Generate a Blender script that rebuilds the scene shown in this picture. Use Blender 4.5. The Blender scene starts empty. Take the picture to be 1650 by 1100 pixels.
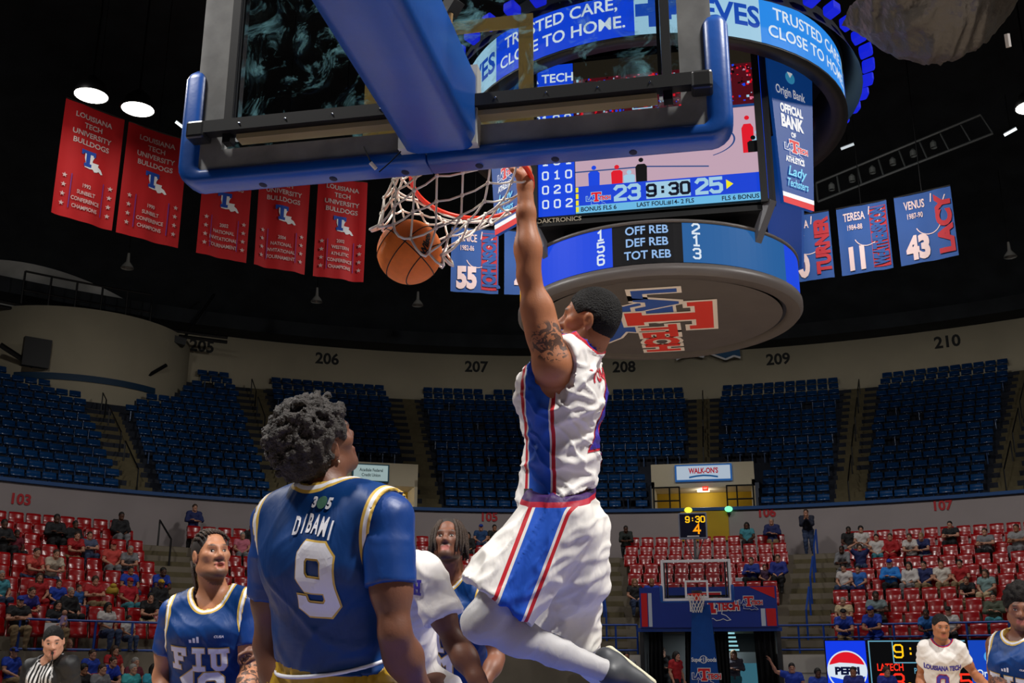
import bpy, bmesh, math, random, time
import numpy as np
from mathutils import Vector, Matrix
from mathutils.bvhtree import BVHTree

T0 = time.time()
random.seed(7); np.random.seed(7)
SC = bpy.context.scene
COL = SC.collection
PI = math.pi

# ------------------------------------------------------------------ camera
FPX = 1744.24                       # focal length in pixels of the 1650 px wide frame
CAM = np.array([0.8744, -2.0553, 1.2244])
YAW, PITCH = 0.1947, 0.2927
cam_d = bpy.data.cameras.new('camera')
cam_d.sensor_width = 36.0
cam_d.lens = FPX / 1650 * 36.0
cam_d.clip_start = 0.05
cam_d.clip_end = 300
cam = bpy.data.objects.new('camera', cam_d)
COL.objects.link(cam)
cam.location = CAM
cam.rotation_euler = (PI / 2 + PITCH, 0, YAW)
SC.camera = cam

# ------------------------------------------------------------------ view, world
SC.view_settings.view_transform = 'Standard'
SC.view_settings.look = 'None'
SC.view_settings.gamma = 1.0
SC.view_settings.use_curve_mapping = False
SC.view_settings.exposure = 0.0
world = bpy.data.worlds.new('arena_air')
SC.world = world
world.use_nodes = True
world.node_tree.nodes['Background'].inputs[0].default_value = (0.55, 0.6, 0.75, 1)
world.node_tree.nodes['Background'].inputs[1].default_value = 0.035

# ------------------------------------------------------------------ arena lighting: the rig over the court
def area_light(name, loc, target, size, power, color=(1.0, 0.97, 0.93), spread=110):
    d = bpy.data.lights.new(name, 'AREA')
    d.shape = 'DISK'; d.size = size; d.energy = power; d.color = color; d.spread = math.radians(spread)
    o = bpy.data.objects.new(name, d); COL.objects.link(o)
    o.location = loc
    v = Vector(target) - Vector(loc)
    o.rotation_euler = v.to_track_quat('-Z', 'Y').to_euler()
    return o
LIGHT_K = .36
#            azimuth, radius, power, how far out the lamp is aimed, beam spread
for (az, r, p, aim, sp) in [(-152, 19, .31, .62, 80), (152, 19, .52, .62, 80), (-105, 17, .34, .5, 95), (105, 17, .34, .5, 95), (-78, 17, .34, 1.6, 180), (58, 17, .26, 1.6, 180), (-18, 16, .25, 1.6, 180), (18, 16, .25, 1.6, 180)]:
    a = math.radians(az); out = sp > 100
    area_light('court_lamp_light', (r * math.sin(a), 14.3 + r * math.cos(a), 17.0), ((aim if out else .3 * aim) * r * math.sin(a), 14.3 + aim * r * math.cos(a), 4.0 if out else 1.0), 1.4, 5200 * p * LIGHT_K, spread=sp)
# ------------------------------------------------------------------ helpers
CP, SP, CY, SY = math.cos(PITCH), math.sin(PITCH), math.cos(YAW), math.sin(YAW)
FWD = np.array([-SY * CP, CY * CP, SP]); RGT = np.array([CY, SY, 0.0]); UPV = np.cross(RGT, FWD)
def ray(x, y): return FWD + (x - 825) / FPX * RGT + (550 - y) / FPX * UPV
def PD(x, y, d): return CAM + ray(x, y) * d                      # survey: point at a depth
def PZ(x, y, z): r = ray(x, y); return CAM + r * ((z - CAM[2]) / r[2])
def PY(x, y, Y): r = ray(x, y); return CAM + r * ((Y - CAM[1]) / r[1])
CEN = np.array([0.0, 14.3, 0.0])                                  # centre of the round hall
def pol(R, az, z): a = math.radians(az); return np.array([R * math.sin(a), 14.3 + R * math.cos(a), z])
def PR(x, y, R):
    d = ray(x, y); o = CAM - CEN
    A = d[0]**2 + d[1]**2; B = 2 * (o[0] * d[0] + o[1] * d[1]); C = o[0]**2 + o[1]**2 - R * R
    t = (-B + math.sqrt(B * B - 4 * A * C)) / (2 * A); h = CAM + t * d
    return h, math.degrees(math.atan2(h[0], h[1] - 14.3))
def to_px(p):
    d = np.asarray(p, float) - CAM; z = d @ FWD
    return 825 + FPX * (d @ RGT) / z, 550 - FPX * (d @ UPV) / z, z
def nrm(v): v = np.asarray(v, float); return v / (np.linalg.norm(v) + 1e-12)

def lin(c):
    return tuple((x / 255 / 12.92 if x / 255 <= .04045 else ((x / 255 + .055) / 1.055) ** 2.4) for x in c[:3]) + (1.0,)
MATS = {}
def mat(name, c, rough=.6, metal=0., emit=0., spec=.5, noise=0., nscale=20., bump=0., bscale=60., coat=0., sheen=0., nc=None):
    """principled material; noise mixes c towards nc (or a darker c) by a noise texture in object space; bump adds fine relief"""
    if name in MATS: return MATS[name]
    m = bpy.data.materials.new(name); MATS[name] = m; m.use_nodes = True
    nt = m.node_tree; b = nt.nodes['Principled BSDF']
    L = lin(c)
    b.inputs['Base Color'].default_value = L
    b.inputs['Roughness'].default_value = rough; b.inputs['Metallic'].default_value = metal
    b.inputs['Specular IOR Level'].default_value = spec
    b.inputs['Coat Weight'].default_value = coat; b.inputs['Coat Roughness'].default_value = .2
    b.inputs['Sheen Weight'].default_value = sheen
    if noise or bump:
        tc = nt.nodes.new('ShaderNodeTexCoord')
    if noise:
        n = nt.nodes.new('ShaderNodeTexNoise'); n.inputs['Scale'].default_value = nscale; n.inputs['Detail'].default_value = 4
        nt.links.new(tc.outputs['Object'], n.inputs['Vector'])
        r = nt.nodes.new('ShaderNodeValToRGB'); r.color_ramp.elements[0].position = .35; r.color_ramp.elements[1].position = .7
        d = lin(nc) if nc else tuple(x * (1 - noise) for x in L[:3]) + (1,)
        r.color_ramp.elements[0].color = d; r.color_ramp.elements[1].color = L
        nt.links.new(n.outputs['Fac'], r.inputs[0]); nt.links.new(r.outputs[0], b.inputs['Base Color'])
    if bump:
        n2 = nt.nodes.new('ShaderNodeTexNoise'); n2.inputs['Scale'].default_value = bscale; n2.inputs['Detail'].default_value = 3
        nt.links.new(tc.outputs['Object'], n2.inputs['Vector'])
        bp = nt.nodes.new('ShaderNodeBump'); bp.inputs['Strength'].default_value = bump; bp.inputs['Distance'].default_value = .02
        nt.links.new(n2.outputs['Fac'], bp.inputs['Height']); nt.links.new(bp.outputs[0], b.inputs['Normal'])
    if emit:
        b.inputs['Emission Color'].default_value = L; b.inputs['Emission Strength'].default_value = emit
    return m
LEDK = 1.0
def led(name, c, e=.85):                                          # a lit screen pixel colour
    return mat('led_' + name, c, rough=.5, emit=e * LEDK, spec=.2) if False else _led(name, c, e)
def _led(name, c, e):
    k = 'led_' + name
    if k in MATS: return MATS[k]
    m = bpy.data.materials.new(k); MATS[k] = m; m.use_nodes = True
    b = m.node_tree.nodes['Principled BSDF']; b.inputs['Base Color'].default_value = (.01, .01, .012, 1)
    b.inputs['Roughness'].default_value = .5; b.inputs['Specular IOR Level'].default_value = .1
    b.inputs['Emission Color'].default_value = lin(c); b.inputs['Emission Strength'].default_value = e * LEDK
    return m

ORG = {}
def tag(o, label=None, cat=None, group=None, kind=None):
    if label: o['label'] = label
    if cat: o['category'] = cat
    if group: o['group'] = group
    if kind: o['kind'] = kind
    return o
def thing(name, loc, label, cat, group=None, rz=0.):
    o = bpy.data.objects.new(name, None); COL.objects.link(o); o.location = tuple(loc); o.rotation_euler = (0, 0, rz)
    o.empty_display_size = .2; ORG[o] = np.array(loc, float)
    return tag(o, label, cat, group)
def root_org(p):
    while p.parent is not None: p = p.parent
    return ORG[p]
def mesh_obj(name, V, Fc, m, parent=None, smooth=False, attrs=None, own_origin=True):
    """one mesh object from world-space vertices; children are stored relative to their thing's origin"""
    V = np.asarray(V, float).reshape(-1, 3)
    if parent is None:
        org = np.array([(V[:, 0].min() + V[:, 0].max()) / 2, (V[:, 1].min() + V[:, 1].max()) / 2, V[:, 2].min()])
    else: org = root_org(parent)
    me = bpy.data.meshes.new(name)
    Q = V - org
    if isinstance(Fc, np.ndarray):
        n = len(Fc); k = Fc.shape[1]
        me.vertices.add(len(Q)); me.vertices.foreach_set('co', Q.astype(np.float32).ravel())
        me.loops.add(n * k); me.loops.foreach_set('vertex_index', Fc.astype(np.int32).ravel())
        me.polygons.add(n); me.polygons.foreach_set('loop_start', np.arange(0, n * k, k, dtype=np.int32))
        me.update(calc_edges=True); me.validate()
    else:
        me.from_pydata([tuple(q) for q in Q], [], [tuple(f) for f in Fc]); me.update()
    if smooth: me.polygons.foreach_set('use_smooth', [True] * len(me.polygons))
    if attrs:
        for k, a in attrs.items():
            at = me.attributes.new(k, 'FLOAT', 'POINT'); at.data.foreach_set('value', np.asarray(a, np.float32))
    if m is not None: me.materials.append(m)
    o = bpy.data.objects.new(name, me); COL.objects.link(o)
    if parent is None: o.location = tuple(org); ORG[o] = org
    else: o.parent = parent
    return o

class MB:
    """collects shapes (world space) into one mesh"""
    def __init__(s): s.v = []; s.f = []
    def add(s, V, F):
        b = len(s.v); s.v += [tuple(map(float, p)) for p in V]; s.f += [tuple(b + i for i in f) for f in F]; return s
    def box(s, c, size, ax=None, bev=0.):
        """box with centre c, full size, axes ax = 3 unit vectors; bev chamfers all edges"""
        c = np.asarray(c, float); h = np.asarray(size, float) / 2
        A = np.eye(3) if ax is None else np.array([nrm(a) for a in ax])
        if bev <= 0:
            V = [c + (sx * h[0]) * A[0] + (sy * h[1]) * A[1] + (sz * h[2]) * A[2] for sx in (-1, 1) for sy in (-1, 1) for sz in (-1, 1)]
            return s.add(V, [(0, 1, 3, 2), (4, 6, 7, 5), (0, 4, 5, 1), (2, 3, 7, 6), (0, 2, 6, 4), (1, 5, 7, 3)])
        bm = bmesh.new(); bmesh.ops.create_cube(bm, size=1)
        for v in bm.verts: v.co = Vector((v.co.x * size[0], v.co.y * size[1], v.co.z * size[2]))
        bmesh.ops.bevel(bm, geom=bm.edges[:], offset=bev, segments=2, affect='EDGES', profile=.5)
        bm.verts.ensure_lookup_table()
        V = [c + v.co.x * A[0] + v.co.y * A[1] + v.co.z * A[2] for v in bm.verts]
        F = [[v.index for v in f.verts] for f in bm.faces]; bm.free()
        return s.add(V, F)
    def bar(s, a, b, w, h, up=(0, 0, 1), bev=0.):
        a = np.asarray(a, float); b = np.asarray(b, float); d = nrm(b - a)
        u = np.asarray(up, float)
        if abs(d @ u) > .98: u = np.array([0, 1., 0])
        x = nrm(np.cross(d, u)); z = np.cross(x, d)
        return s.box((a + b) / 2, (w, np.linalg.norm(b - a), h), (x, d, z), bev)
    def tube(s, pts, r, n=8, closed=False, caps=True):
        pts = [np.asarray(p, float) for p in pts]; N = len(pts)
        rr = r if hasattr(r, '__len__') else [r] * N
        V = []; prev = None
        for i in range(N):
            if closed: t = nrm(pts[(i + 1) % N] - pts[i - 1])
            else: t = nrm(pts[min(i + 1, N - 1)] - pts[max(i - 1, 0)])
            if prev is None:
                u = np.array([0, 0, 1.]) if abs(t[2]) < .9 else np.array([1., 0, 0])
                x = nrm(np.cross(t, u))
            else: x = nrm(prev - t * (prev @ t))
            prev = x; y = np.cross(t, x)
            for k in range(n):
                a = 2 * PI * k / n; V.append(pts[i] + rr[i] * (math.cos(a) * x + math.sin(a) * y))
        F = []
        for i in range(N if closed else N - 1):
            j = (i + 1) % N
            for k in range(n): F.append((i * n + k, i * n + (k + 1) % n, j * n + (k + 1) % n, j * n + k))
        if caps and not closed: F.append(tuple(range(n - 1, -1, -1))); F.append(tuple((N - 1) * n + k for k in range(n)))
        return s.add(V, F)
    def lathe(s, prof, c=(0, 0, 0), n=32, a0=0., a1=360., ax=None):
        """prof: list of (r, z) revolved about the vertical (or ax[2]) axis through c; angles in compass degrees"""
        c = np.asarray(c, float); A = np.eye(3) if ax is None else np.array([nrm(a) for a in ax])
        full = abs(a1 - a0 - 360) < 1e-6; K = n if full else n + 1
        V = []; F = []
        for k in range(K):
            a = math.radians(a0 + (a1 - a0) * k / n); d = math.sin(a) * A[0] + math.cos(a) * A[1]
            for (r, z) in prof: V.append(c + r * d + z * A[2])
        m = len(prof)
        for k in range(n):
            for i in range(m - 1):
                p = k * m + i; q = ((k + 1) % K) * m + i
                F.append((p, p + 1, q + 1, q))
        return s.add(V, F)
    def poly(s, pts, o, x, y, t=0.):
        """flat polygon given in 2-D on the frame (o, x, y); thickness t towards -normal"""
        o = np.asarray(o, float); x = np.asarray(x, float); y = np.asarray(y, float); n = np.cross(x, y)
        V = [o + p[0] * x + p[1] * y for p in pts]; N = len(V)
        if t == 0: return s.add(V, [tuple(range(N))])
        V += [v - t * n for v in V]
        return s.add(V, [tuple(range(N)), tuple(range(2 * N - 1, N - 1, -1))] + [(i, N + i, N + (i + 1) % N, (i + 1) % N) for i in range(N)])
    def sph(s, c, r, n=12, m=8, ax=None):
        c = np.asarray(c, float); r = np.ones(3) * r; A = np.eye(3) if ax is None else np.array(ax)
        V = []; F = []
        for i in range(m + 1):
            th = PI * i / m
            for k in range(n):
                ph = 2 * PI * k / n
                V.append(c + r[0] * math.sin(th) * math.cos(ph) * A[0] + r[1] * math.sin(th) * math.sin(ph) * A[1] + r[2] * math.cos(th) * A[2])
        for i in range(m):
            for k in range(n): F.append((i * n + k, (i + 1) * n + k, (i + 1) * n + (k + 1) % n, i * n + (k + 1) % n))
        return s.add(V, F)
    def build(s, name, m, parent=None, smooth=False):
        return mesh_obj(name, s.v, s.f, m, parent, smooth)
def dup(o, parent=None):
    c = o.copy(); COL.objects.link(c); c.parent = parent
    for k in list(o.children): dup(k, c)
    return c

# ---------------- lettering
TXT = {}
def text_geo(s, bold=.0, shear=0., spacing=1.):
    """flat text mesh of unit cap height, centred on x, baseline y=0"""
    k = (s, bold, shear, spacing)
    if k in TXT: return TXT[k]
    c = bpy.data.curves.new('txt', 'FONT'); c.body = s; c.size = 1; c.offset = bold; c.shear = shear; c.space_character = spacing; c.resolution_u = 3
    o = bpy.data.objects.new('txt', c)
    me = bpy.data.meshes.new_from_object(o)
    V = np.array([v.co[:] for v in me.vertices]).reshape(-1, 3)[:, :2]; F = [tuple(p.vertices) for p in me.polygons]
    bpy.data.objects.remove(o); bpy.data.curves.remove(c); bpy.data.meshes.remove(me)
    if len(V):
        V = V / .729
        V[:, 0] -= (V[:, 0].min() + V[:, 0].max()) / 2
    TXT[k] = (V, F); return V, F
STROKES = {
 '0': [[(0, .2), (.2, 0), (.8, 0), (1, .2), (1, 1.3), (.8, 1.5), (.2, 1.5), (0, 1.3), (0, .2)]],
 '1': [[(.15, 1.25), (.5, 1.5), (.5, 0)], [(.15, 0), (.85, 0)]],
 '2': [[(0, 1.25), (.2, 1.5), (.8, 1.5), (1, 1.3), (1, .95), (0, .25), (0, 0), (1, 0)]],
 '3': [[(0, 1.3), (.2, 1.5), (.8, 1.5), (1, 1.3), (1, .95), (.8, .77), (.4, .77)], [(.8, .77), (1, .58), (1, .2), (.8, 0), (.2, 0), (0, .2)]],
 '4': [[(.75, 0), (.75, 1.5), (0, .45), (1, .45)]],
 '5': [[(1, 1.5), (0, 1.5), (0, .85), (.75, .9), (1, .7), (1, .2), (.8, 0), (.2, 0), (0, .2)]],
 '6': [[(1, 1.3), (.8, 1.5), (.2, 1.5), (0, 1.3), (0, .2), (.2, 0), (.8, 0), (1, .2), (1, .65), (.8, .85), (0, .85)]],
 '7': [[(0, 1.5), (1, 1.5), (.4, 0)]],
 '8': [[(.2, .77), (0, .95), (0, 1.3), (.2, 1.5), (.8, 1.5), (1, 1.3), (1, .95), (.8, .77), (.2, .77), (0, .58), (0, .2), (.2, 0), (.8, 0), (1, .2), (1, .58), (.8, .77)]],
 '9': [[(0, .2), (0, .12), (.2, 0), (.8, 0), (1, .2), (1, 1.3), (.8, 1.5), (.2, 1.5), (0, 1.3), (0, .85), (.2, .65), (1, .65)]],
 ':': [[(.5, .4), (.5, .5)], [(.5, 1.0), (.5, 1.1)]],
 'F': [[(.25, 0), (.25, 1.5), (1, 1.5), (1, 1.2)], [(0, 0), (.5, 0)], [(0, 1.5), (.3, 1.5)], [(.25, .78), (.75, .78)]],
 'I': [[(.5, 0), (.5, 1.5)], [(.15, 0), (.85, 0)], [(.15, 1.5), (.85, 1.5)]],
 'U': [[(.15, 1.5), (.15, .25), (.35, 0), (.75, 0), (.95, .25), (.95, 1.5)], [(-.08, 1.5), (.38, 1.5)], [(.72, 1.5), (1.18, 1.5)]],
 'T': [[(.5, 0), (.5, 1.5)], [(.2, 0), (.8, 0)], [(0, 1.2), (0, 1.5), (1, 1.5), (1, 1.2)]],
 'L': [[(.25, 1.5), (.25, 0), (1, 0), (1, .35)], [(0, 1.5), (.5, 1.5)], [(0, 0), (.3, 0)]],
 'A': [[(.1, 0), (.5, 1.5), (.9, 0)], [(.3, .45), (.7, .45)], [(-.1, 0), (.3, 0)], [(.7, 0), (1.1, 0)]],
 'E': [[(.2, 0), (.2, 1.5), (1, 1.5), (1, 1.2)], [(.2, 0), (1, 0), (1, .3)], [(.2, .77), (.75, .77)], [(0, 0), (.3, 0)], [(0, 1.5), (.3, 1.5)]],
 'C': [[(1, 1.1), (1, 1.3), (.8, 1.5), (.2, 1.5), (0, 1.3), (0, .2), (.2, 0), (.8, 0), (1, .2), (1, .4)]],
 'H': [[(.15, 0), (.15, 1.5)], [(.85, 0), (.85, 1.5)], [(.15, .75), (.85, .75)], [(-.05, 0), (.35, 0)], [(.65, 0), (1.05, 0)], [(-.05, 1.5), (.35, 1.5)], [(.65, 1.5), (1.05, 1.5)]],
 '-': [[(.2, .75), (.8, .75)]], ' ': [],
}
def stroke_geo(s, w=.28, gap=.45, cell=1.0):
    """block lettering made of square-ended strokes, unit cap height, centred on x"""
    V = []; F = []; x0 = 0
    for ch in s:
        for pl in STROKES[ch]:
            P = [np.array(p, float) + (x0, 0) for p in pl]; n = len(P)
            closed = n > 2 and np.allclose(P[0], P[-1])
            if closed: P = P[:-1]; n -= 1
            off = []
            for i in range(n):                                       # mitred outline of the polyline
                if closed: a, b = P[i - 1], P[(i + 1) % n]; d0, d1 = nrm(P[i] - a), nrm(b - P[i])
                else:
                    d0 = nrm(P[i] - P[i - 1]) if i else nrm(P[1] - P[0]); d1 = nrm(P[i + 1] - P[i]) if i < n - 1 else d0
                n0 = np.array([-d0[1], d0[0]]); n1 = np.array([-d1[1], d1[0]]); m = nrm(n0 + n1)
                m = m / max(.45, m @ n0); e = np.zeros(2)
                if not closed and i == 0: e = -d0 * w * .42
                if not closed and i == n - 1: e = d0 * w * .42
                off.append((P[i] + e + m * w / 2, P[i] + e - m * w / 2))
            b = len(V)
            for q in off: V += [q[0], q[1]]
            for i in range(n if closed else n - 1):
                j = (i + 1) % n; F.append((b + 2 * i, b + 2 * i + 1, b + 2 * j + 1, b + 2 * j))
        x0 += (cell if ch not in ':1I' else .95) + gap if ch != ' ' else .6
    V = np.array(V) / 1.5
    V[:, 0] -= (V[:, 0].min() + V[:, 0].max()) / 2
    return V, F
def refine(V, F, L):
    bm = bmesh.new(); vs = [bm.verts.new((p[0], p[1], 0)) for p in V]
    for f in F:
        try: bm.faces.new([vs[i] for i in f])
        except ValueError: pass
    bmesh.ops.triangulate(bm, faces=bm.faces[:])
    for _ in range(6):
        es = [e for e in bm.edges if e.calc_length() > L]
        if not es: break
        bmesh.ops.subdivide_edges(bm, edges=es, cuts=1); bmesh.ops.triangulate(bm, faces=[f for f in bm.faces if len(f.verts) > 3])
    bm.verts.index_update()
    V2 = np.array([v.co[:2] for v in bm.verts]); F2 = [[v.index for v in f.verts] for f in bm.faces]; bm.free()
    return V2, F2
def flat_put(mb, geo, o, x, y, h, n_off=.004):
    """place flat lettering (cap height h) with the middle of its baseline at o on the frame x, y"""
    V, F = geo; o = np.asarray(o, float); x = nrm(x); y = nrm(y); n = np.cross(x, y)
    if len(V): mb.add([o + n_off * n + h * p[0] * x + h * p[1] * y for p in V], F)
    return mb
def squeeze(geo, sx):
    return (geo[0] * np.array([sx, 1.0]), geo[1])
def rect(x0, y0, x1, y1): return [(x0, y0), (x1, y0), (x1, y1), (x0, y1)]
def disc2(cx, cy, r, n=24, a0=0, a1=360, ry=None):
    return [(cx + r * math.cos(math.radians(a0 + (a1 - a0) * i / n)), cy + (ry or r) * math.sin(math.radians(a0 + (a1 - a0) * i / n))) for i in range(n + (0 if a1 - a0 == 360 else 1))]
class Panel:
    """frame on a flat thing: lay flat print on it, in the panel's own metres (0,0 = lower left)"""
    def __init__(s, o, x, y, parent): s.o = np.asarray(o, float); s.x = nrm(x); s.y = nrm(y); s.n = np.cross(s.x, s.y); s.parent = parent; s.k = 0
    def at(s, u, v): return s.o + u * s.x + v * s.y
    def shape(s, name, polys, m, lift=None):
        s.k += 1; mb = MB(); d = lift if lift is not None else .002 + .0012 * s.k
        for p in polys:
            mb.poly(p, s.o + d * s.n, s.x, s.y)
            if 1 < len(polys) <= 8: q = mb.build(name, m, s.parent); mb = MB()
        return mb.build(name, m, s.parent) if mb.v else q
    def text(s, name, lines, m, bold=.0, lift=None, stroke=None, shear=0.):
        """lines: (string, centre u, baseline v, cap height[, x squeeze])"""
        s.k += 1; mb = MB(); d = lift if lift is not None else .002 + .0012 * s.k
        for l in lines:
            g = stroke_geo(l[0], stroke) if stroke else text_geo(l[0], bold, shear)
            if len(l) > 4: g = squeeze(g, l[4])
            flat_put(mb, g, s.at(l[1], l[2]), s.x, s.y, l[3], d); q = mb.build(name, m, s.parent); mb = MB()
        return q
# ------------------------------------------------------------------ arena materials
M_conc = mat('concrete_beige', (132, 122, 106), .85, noise=.18, nscale=1.2, bump=.08, bscale=8)
M_wall = mat('painted_wall', (198, 188, 162), .8, noise=.12, nscale=.5)
M_wall2 = mat('lower_wall_paint', (150, 140, 140), .8, noise=.1, nscale=.6)
M_updeck = mat('upper_deck_paint', (34, 40, 54), .85, noise=.2, nscale=2)
M_step = mat('step_concrete', (106, 96, 68), .85, noise=.25, nscale=3)
M_dark = mat('black_ceiling', (40, 45, 50), .9, noise=.5, nscale=.8)
M_black = mat('black_metal', (10, 10, 12), .45)
M_blueseat = mat('blue_seat_plastic', (6, 66, 122), .3, spec=.6, noise=.25, nscale=.9, coat=1.)
M_redseat = mat('red_seat_plastic', (172, 4, 12), .3, spec=.5, noise=.2, nscale=.9, coat=.5)
M_bluerail = mat('blue_rail_paint', (24, 70, 160), .4)
M_yellow = mat('yellow_paint', (196, 160, 20), .7, noise=.15, nscale=1)
M_redtxt = mat('red_lettering', (178, 24, 36), .6)
M_blktxt = mat('black_lettering', (22, 24, 24), .7)
M_wood = mat('court_maple', (206, 186, 164), .4, noise=.2, nscale=4, coat=.2)
M_white = mat('white_print', (235, 235, 238), .6)
M_blue = mat('royal_blue', (14, 56, 150), .5)
M_red = mat('bright_red', (214, 24, 30), .5)

# ------------------------------------------------------------------ floor: boards of the court
fl = MB().box((0, 14.3, -.1), (80, 80, .19)).build('floor', mat('arena_floor_paint', (60, 62, 70), .6)); tag(fl, kind='structure')
ct = MB().box((0, 14.3, -.002), (15.24 + 3, 28.65 + 3, .012)).build('court_boards', M_wood, fl)
MB().box((0, 2.9, .006), (4.9, 5.8, .004)).build('key_paint', M_blue, fl)
MB().box((0, 25.7, .006), (4.9, 5.8, .004)).build('key_paint', M_blue, fl)

# ------------------------------------------------------------------ ceiling and ring walls
dome = MB().lathe([(44, 14), (44, 19), (38, 22), (28, 24.5), (14, 26), (.1, 26.5)], CEN, 64).build('ceiling', M_dark, smooth=True); tag(dome, kind='structure')
wu = MB().lathe([(42, 14.8), (42, 17.95), (42.3, 17.95)], CEN, 90, -110, 110).build('wall_upper', M_wall, smooth=True); tag(wu, kind='structure')
sof = MB().lathe([(42.3, 17.9), (40.6, 17.95), (40.6, 18.7), (42.3, 18.9)], CEN, 90, -110, 110).build('trim_roof_edge', M_dark); tag(sof, kind='structure')
wl = MB().lathe([(28.2, 4.5), (28.2, 7.3), (28.5, 7.3)], CEN, 90, -110, 110).build('wall_lower', M_wall2, smooth=True); tag(wl, kind='structure')
fas = MB().lathe([(28.15, 7.28), (28.1, 7.3), (28.1, 7.42), (28.2, 7.44), (28.5, 7.44)], CEN, 90, -110, 110).build('trim_deck_edge', mat('blue_fascia', (10, 70, 130), .5)); tag(fas, kind='structure')

def ring_text(mb, geo, R, az, z, h, off=.02):
    """letters lying on the inner face of a cylinder of radius R (read from the court)"""
    V, F = refine(geo[0] * h, geo[1], .35)
    P = []
    for x, y in V:
        P.append(pol(R - off, az + math.degrees(x / R), z + y))
    return mb.add(P, F)
for n, az in (('205', -37.2), ('206', -28.2), ('207', -17.0), ('208', -5.8), ('209', 5.6), ('210', 17.3)):
    ring_text(MB(), text_geo(n, .03), 42, az, 16.95, .62).build('section_number', M_blktxt, wu)
for n, x, y in (('103', 33, 812), ('104', 428, 834), ('105', 789, 839), ('106', 1237, 832), ('107', 1521, 821)):
    h, az = PR(x, y, 28.2)
    ring_text(MB(), text_geo(n, .035), 28.2, az, h[2], .36, .03).build('section_number', M_redtxt, wl)

# stair tower that bulges into the upper deck
tc = pol(43, -45, 0)
tw = MB().lathe([(5.3, 11.5), (5.3, 17.0), (5.0, 17.0)], tc, 40, 45, 225 - 0 + 45).build('wall_stair_tower', M_wall, smooth=True); tag(tw, kind='structure')
MB().lathe([(5.36, 13.55), (5.36, 13.85)], tc, 30, 105, 175).build('rail_stripe', mat('tower_stripe', (22, 60, 90), .6), tw, smooth=True)
MB().box(pol(38.0, -49.2, 14.6), (1.15, .3, 1.3), (nrm(np.cross((0, 0, 1), pol(1, -49, 0) - CEN)), nrm(pol(1, -49, 0) - CEN), (0, 0, 1))).build('speaker_box', M_black, tw)
MB().tube([PR(0, 555, 38.3)[0], PR(54, 590, 38.2)[0]], .12, 6).build('handrail', M_black, tw)
MB().tube([PR(218, 617, 38.3)[0], PR(268, 588, 38.5)[0]], .1, 6).build('handrail', M_black, tw)
# pale vault over the left end with the catwalk in front
arch = MB()
pts = [(-56 + 17 * i / 24, 17.0 + 3.0 * math.sin(PI * (i / 24) ** .8) ** .6) for i in range(25)]
V = [pol(41.8, a, 17.0) for a, z in pts] + [pol(41.8, a, z) for a, z in pts]
arch.add(V, [(i, i + 1, 26 + i, 25 + i) for i in range(24)])
ar = arch.build('wall_vault', mat('vault_grey', (205, 205, 200), .9, noise=.4, nscale=.6)); tag(ar, kind='structure')
cw = thing('catwalk', pol(40.2, -47, 16.95), 'dark steel catwalk with rails in front of the pale vault at upper left', 'catwalk')
for z in (16.9, 17.15): MB().tube([pol(39.6, a, z) for a in np.linspace(-58, -36, 12)], .09, 6).build('deck_beam', M_black, cw)
for z in (17.9, 18.8): MB().tube([pol(39.6, a, z) for a in np.linspace(-50, -41.5, 8)], .05, 6).build('guard_rail', M_black, cw)
for a in np.linspace(-50, -41.5, 6): MB().tube([pol(39.6, a, 16.9), pol(39.6, a, 18.8)], .05, 6).build('post', M_black, cw)
for a in (-55, -39): MB().tube([pol(39.6, a, 16.9), pol(40.4, a + 2, 19.6)], .07, 6).build('brace', M_black, cw)
MB().bar(PR(250, 538, 39.5)[0], PR(298, 553, 39.5)[0], .5, .35).build('landing', M_black, cw)

# ------------------------------------------------------------------ decks: concrete rows
LZ = lambda i: 1.64 + .41 * i
LR = lambda i: 20 + .8 * i
UZ = lambda i: 7.05 + .5 * i
UR = lambda i: 28.85 + .8 * i
def rows_prof(R0, Z, i0, i1, back):
    p = [(R0 + .8 * i0 - .42, Z(i0) - (Z(1) - Z(0)) * (1 if i0 else 8))]
    for i in range(i0, i1): p += [(R0 + .8 * i - .42, Z(i)), (R0 + .8 * i + .38, Z(i))]
    return p
ldk = tag(MB().lathe([(19.58, 0.0)] + rows_prof(20, LZ, 0, 10, 0)[1:] + [(28.3, LZ(9))], CEN, 40, -110, -5.6).build('lower_deck', M_conc), kind='structure')
MB().lathe([(19.58, 0.0)] + rows_prof(20, LZ, 0, 10, 0)[1:] + [(28.3, LZ(9))], CEN, 40, 5.6, 110).build('deck_rows', M_conc, ldk)
MB().lathe([(21.2, 2.3)] + rows_prof(20, LZ, 2, 10, 0)[1:] + [(28.3, LZ(9))], CEN, 8, -5.6, 5.6).build('deck_rows', M_conc, ldk)
PORT = [(0.0, 4.25), (-27.2, 3.3)]                                  # openings in the upper deck: azimuth, half width in degrees
udk = tag(MB().lathe(rows_prof(28.85, UZ, 5, 17, 0) + [(42.1, UZ(16))], CEN, 80, -110, 110).build('upper_deck', M_updeck), kind='structure')
segs = [(-110, -27.2 - 3.3), (-27.2 + 3.3, -4.25), (4.25, 110)]
for a0, a1 in segs:
    MB().lathe([(28.43, 7.3)] + rows_prof(28.85, UZ, 0, 5, 0)[1:] + [(32.5, UZ(5))], CEN, max(6, int((a1 - a0) / 2)), a0, a1).build('deck_rows', M_updeck, udk)

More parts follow.
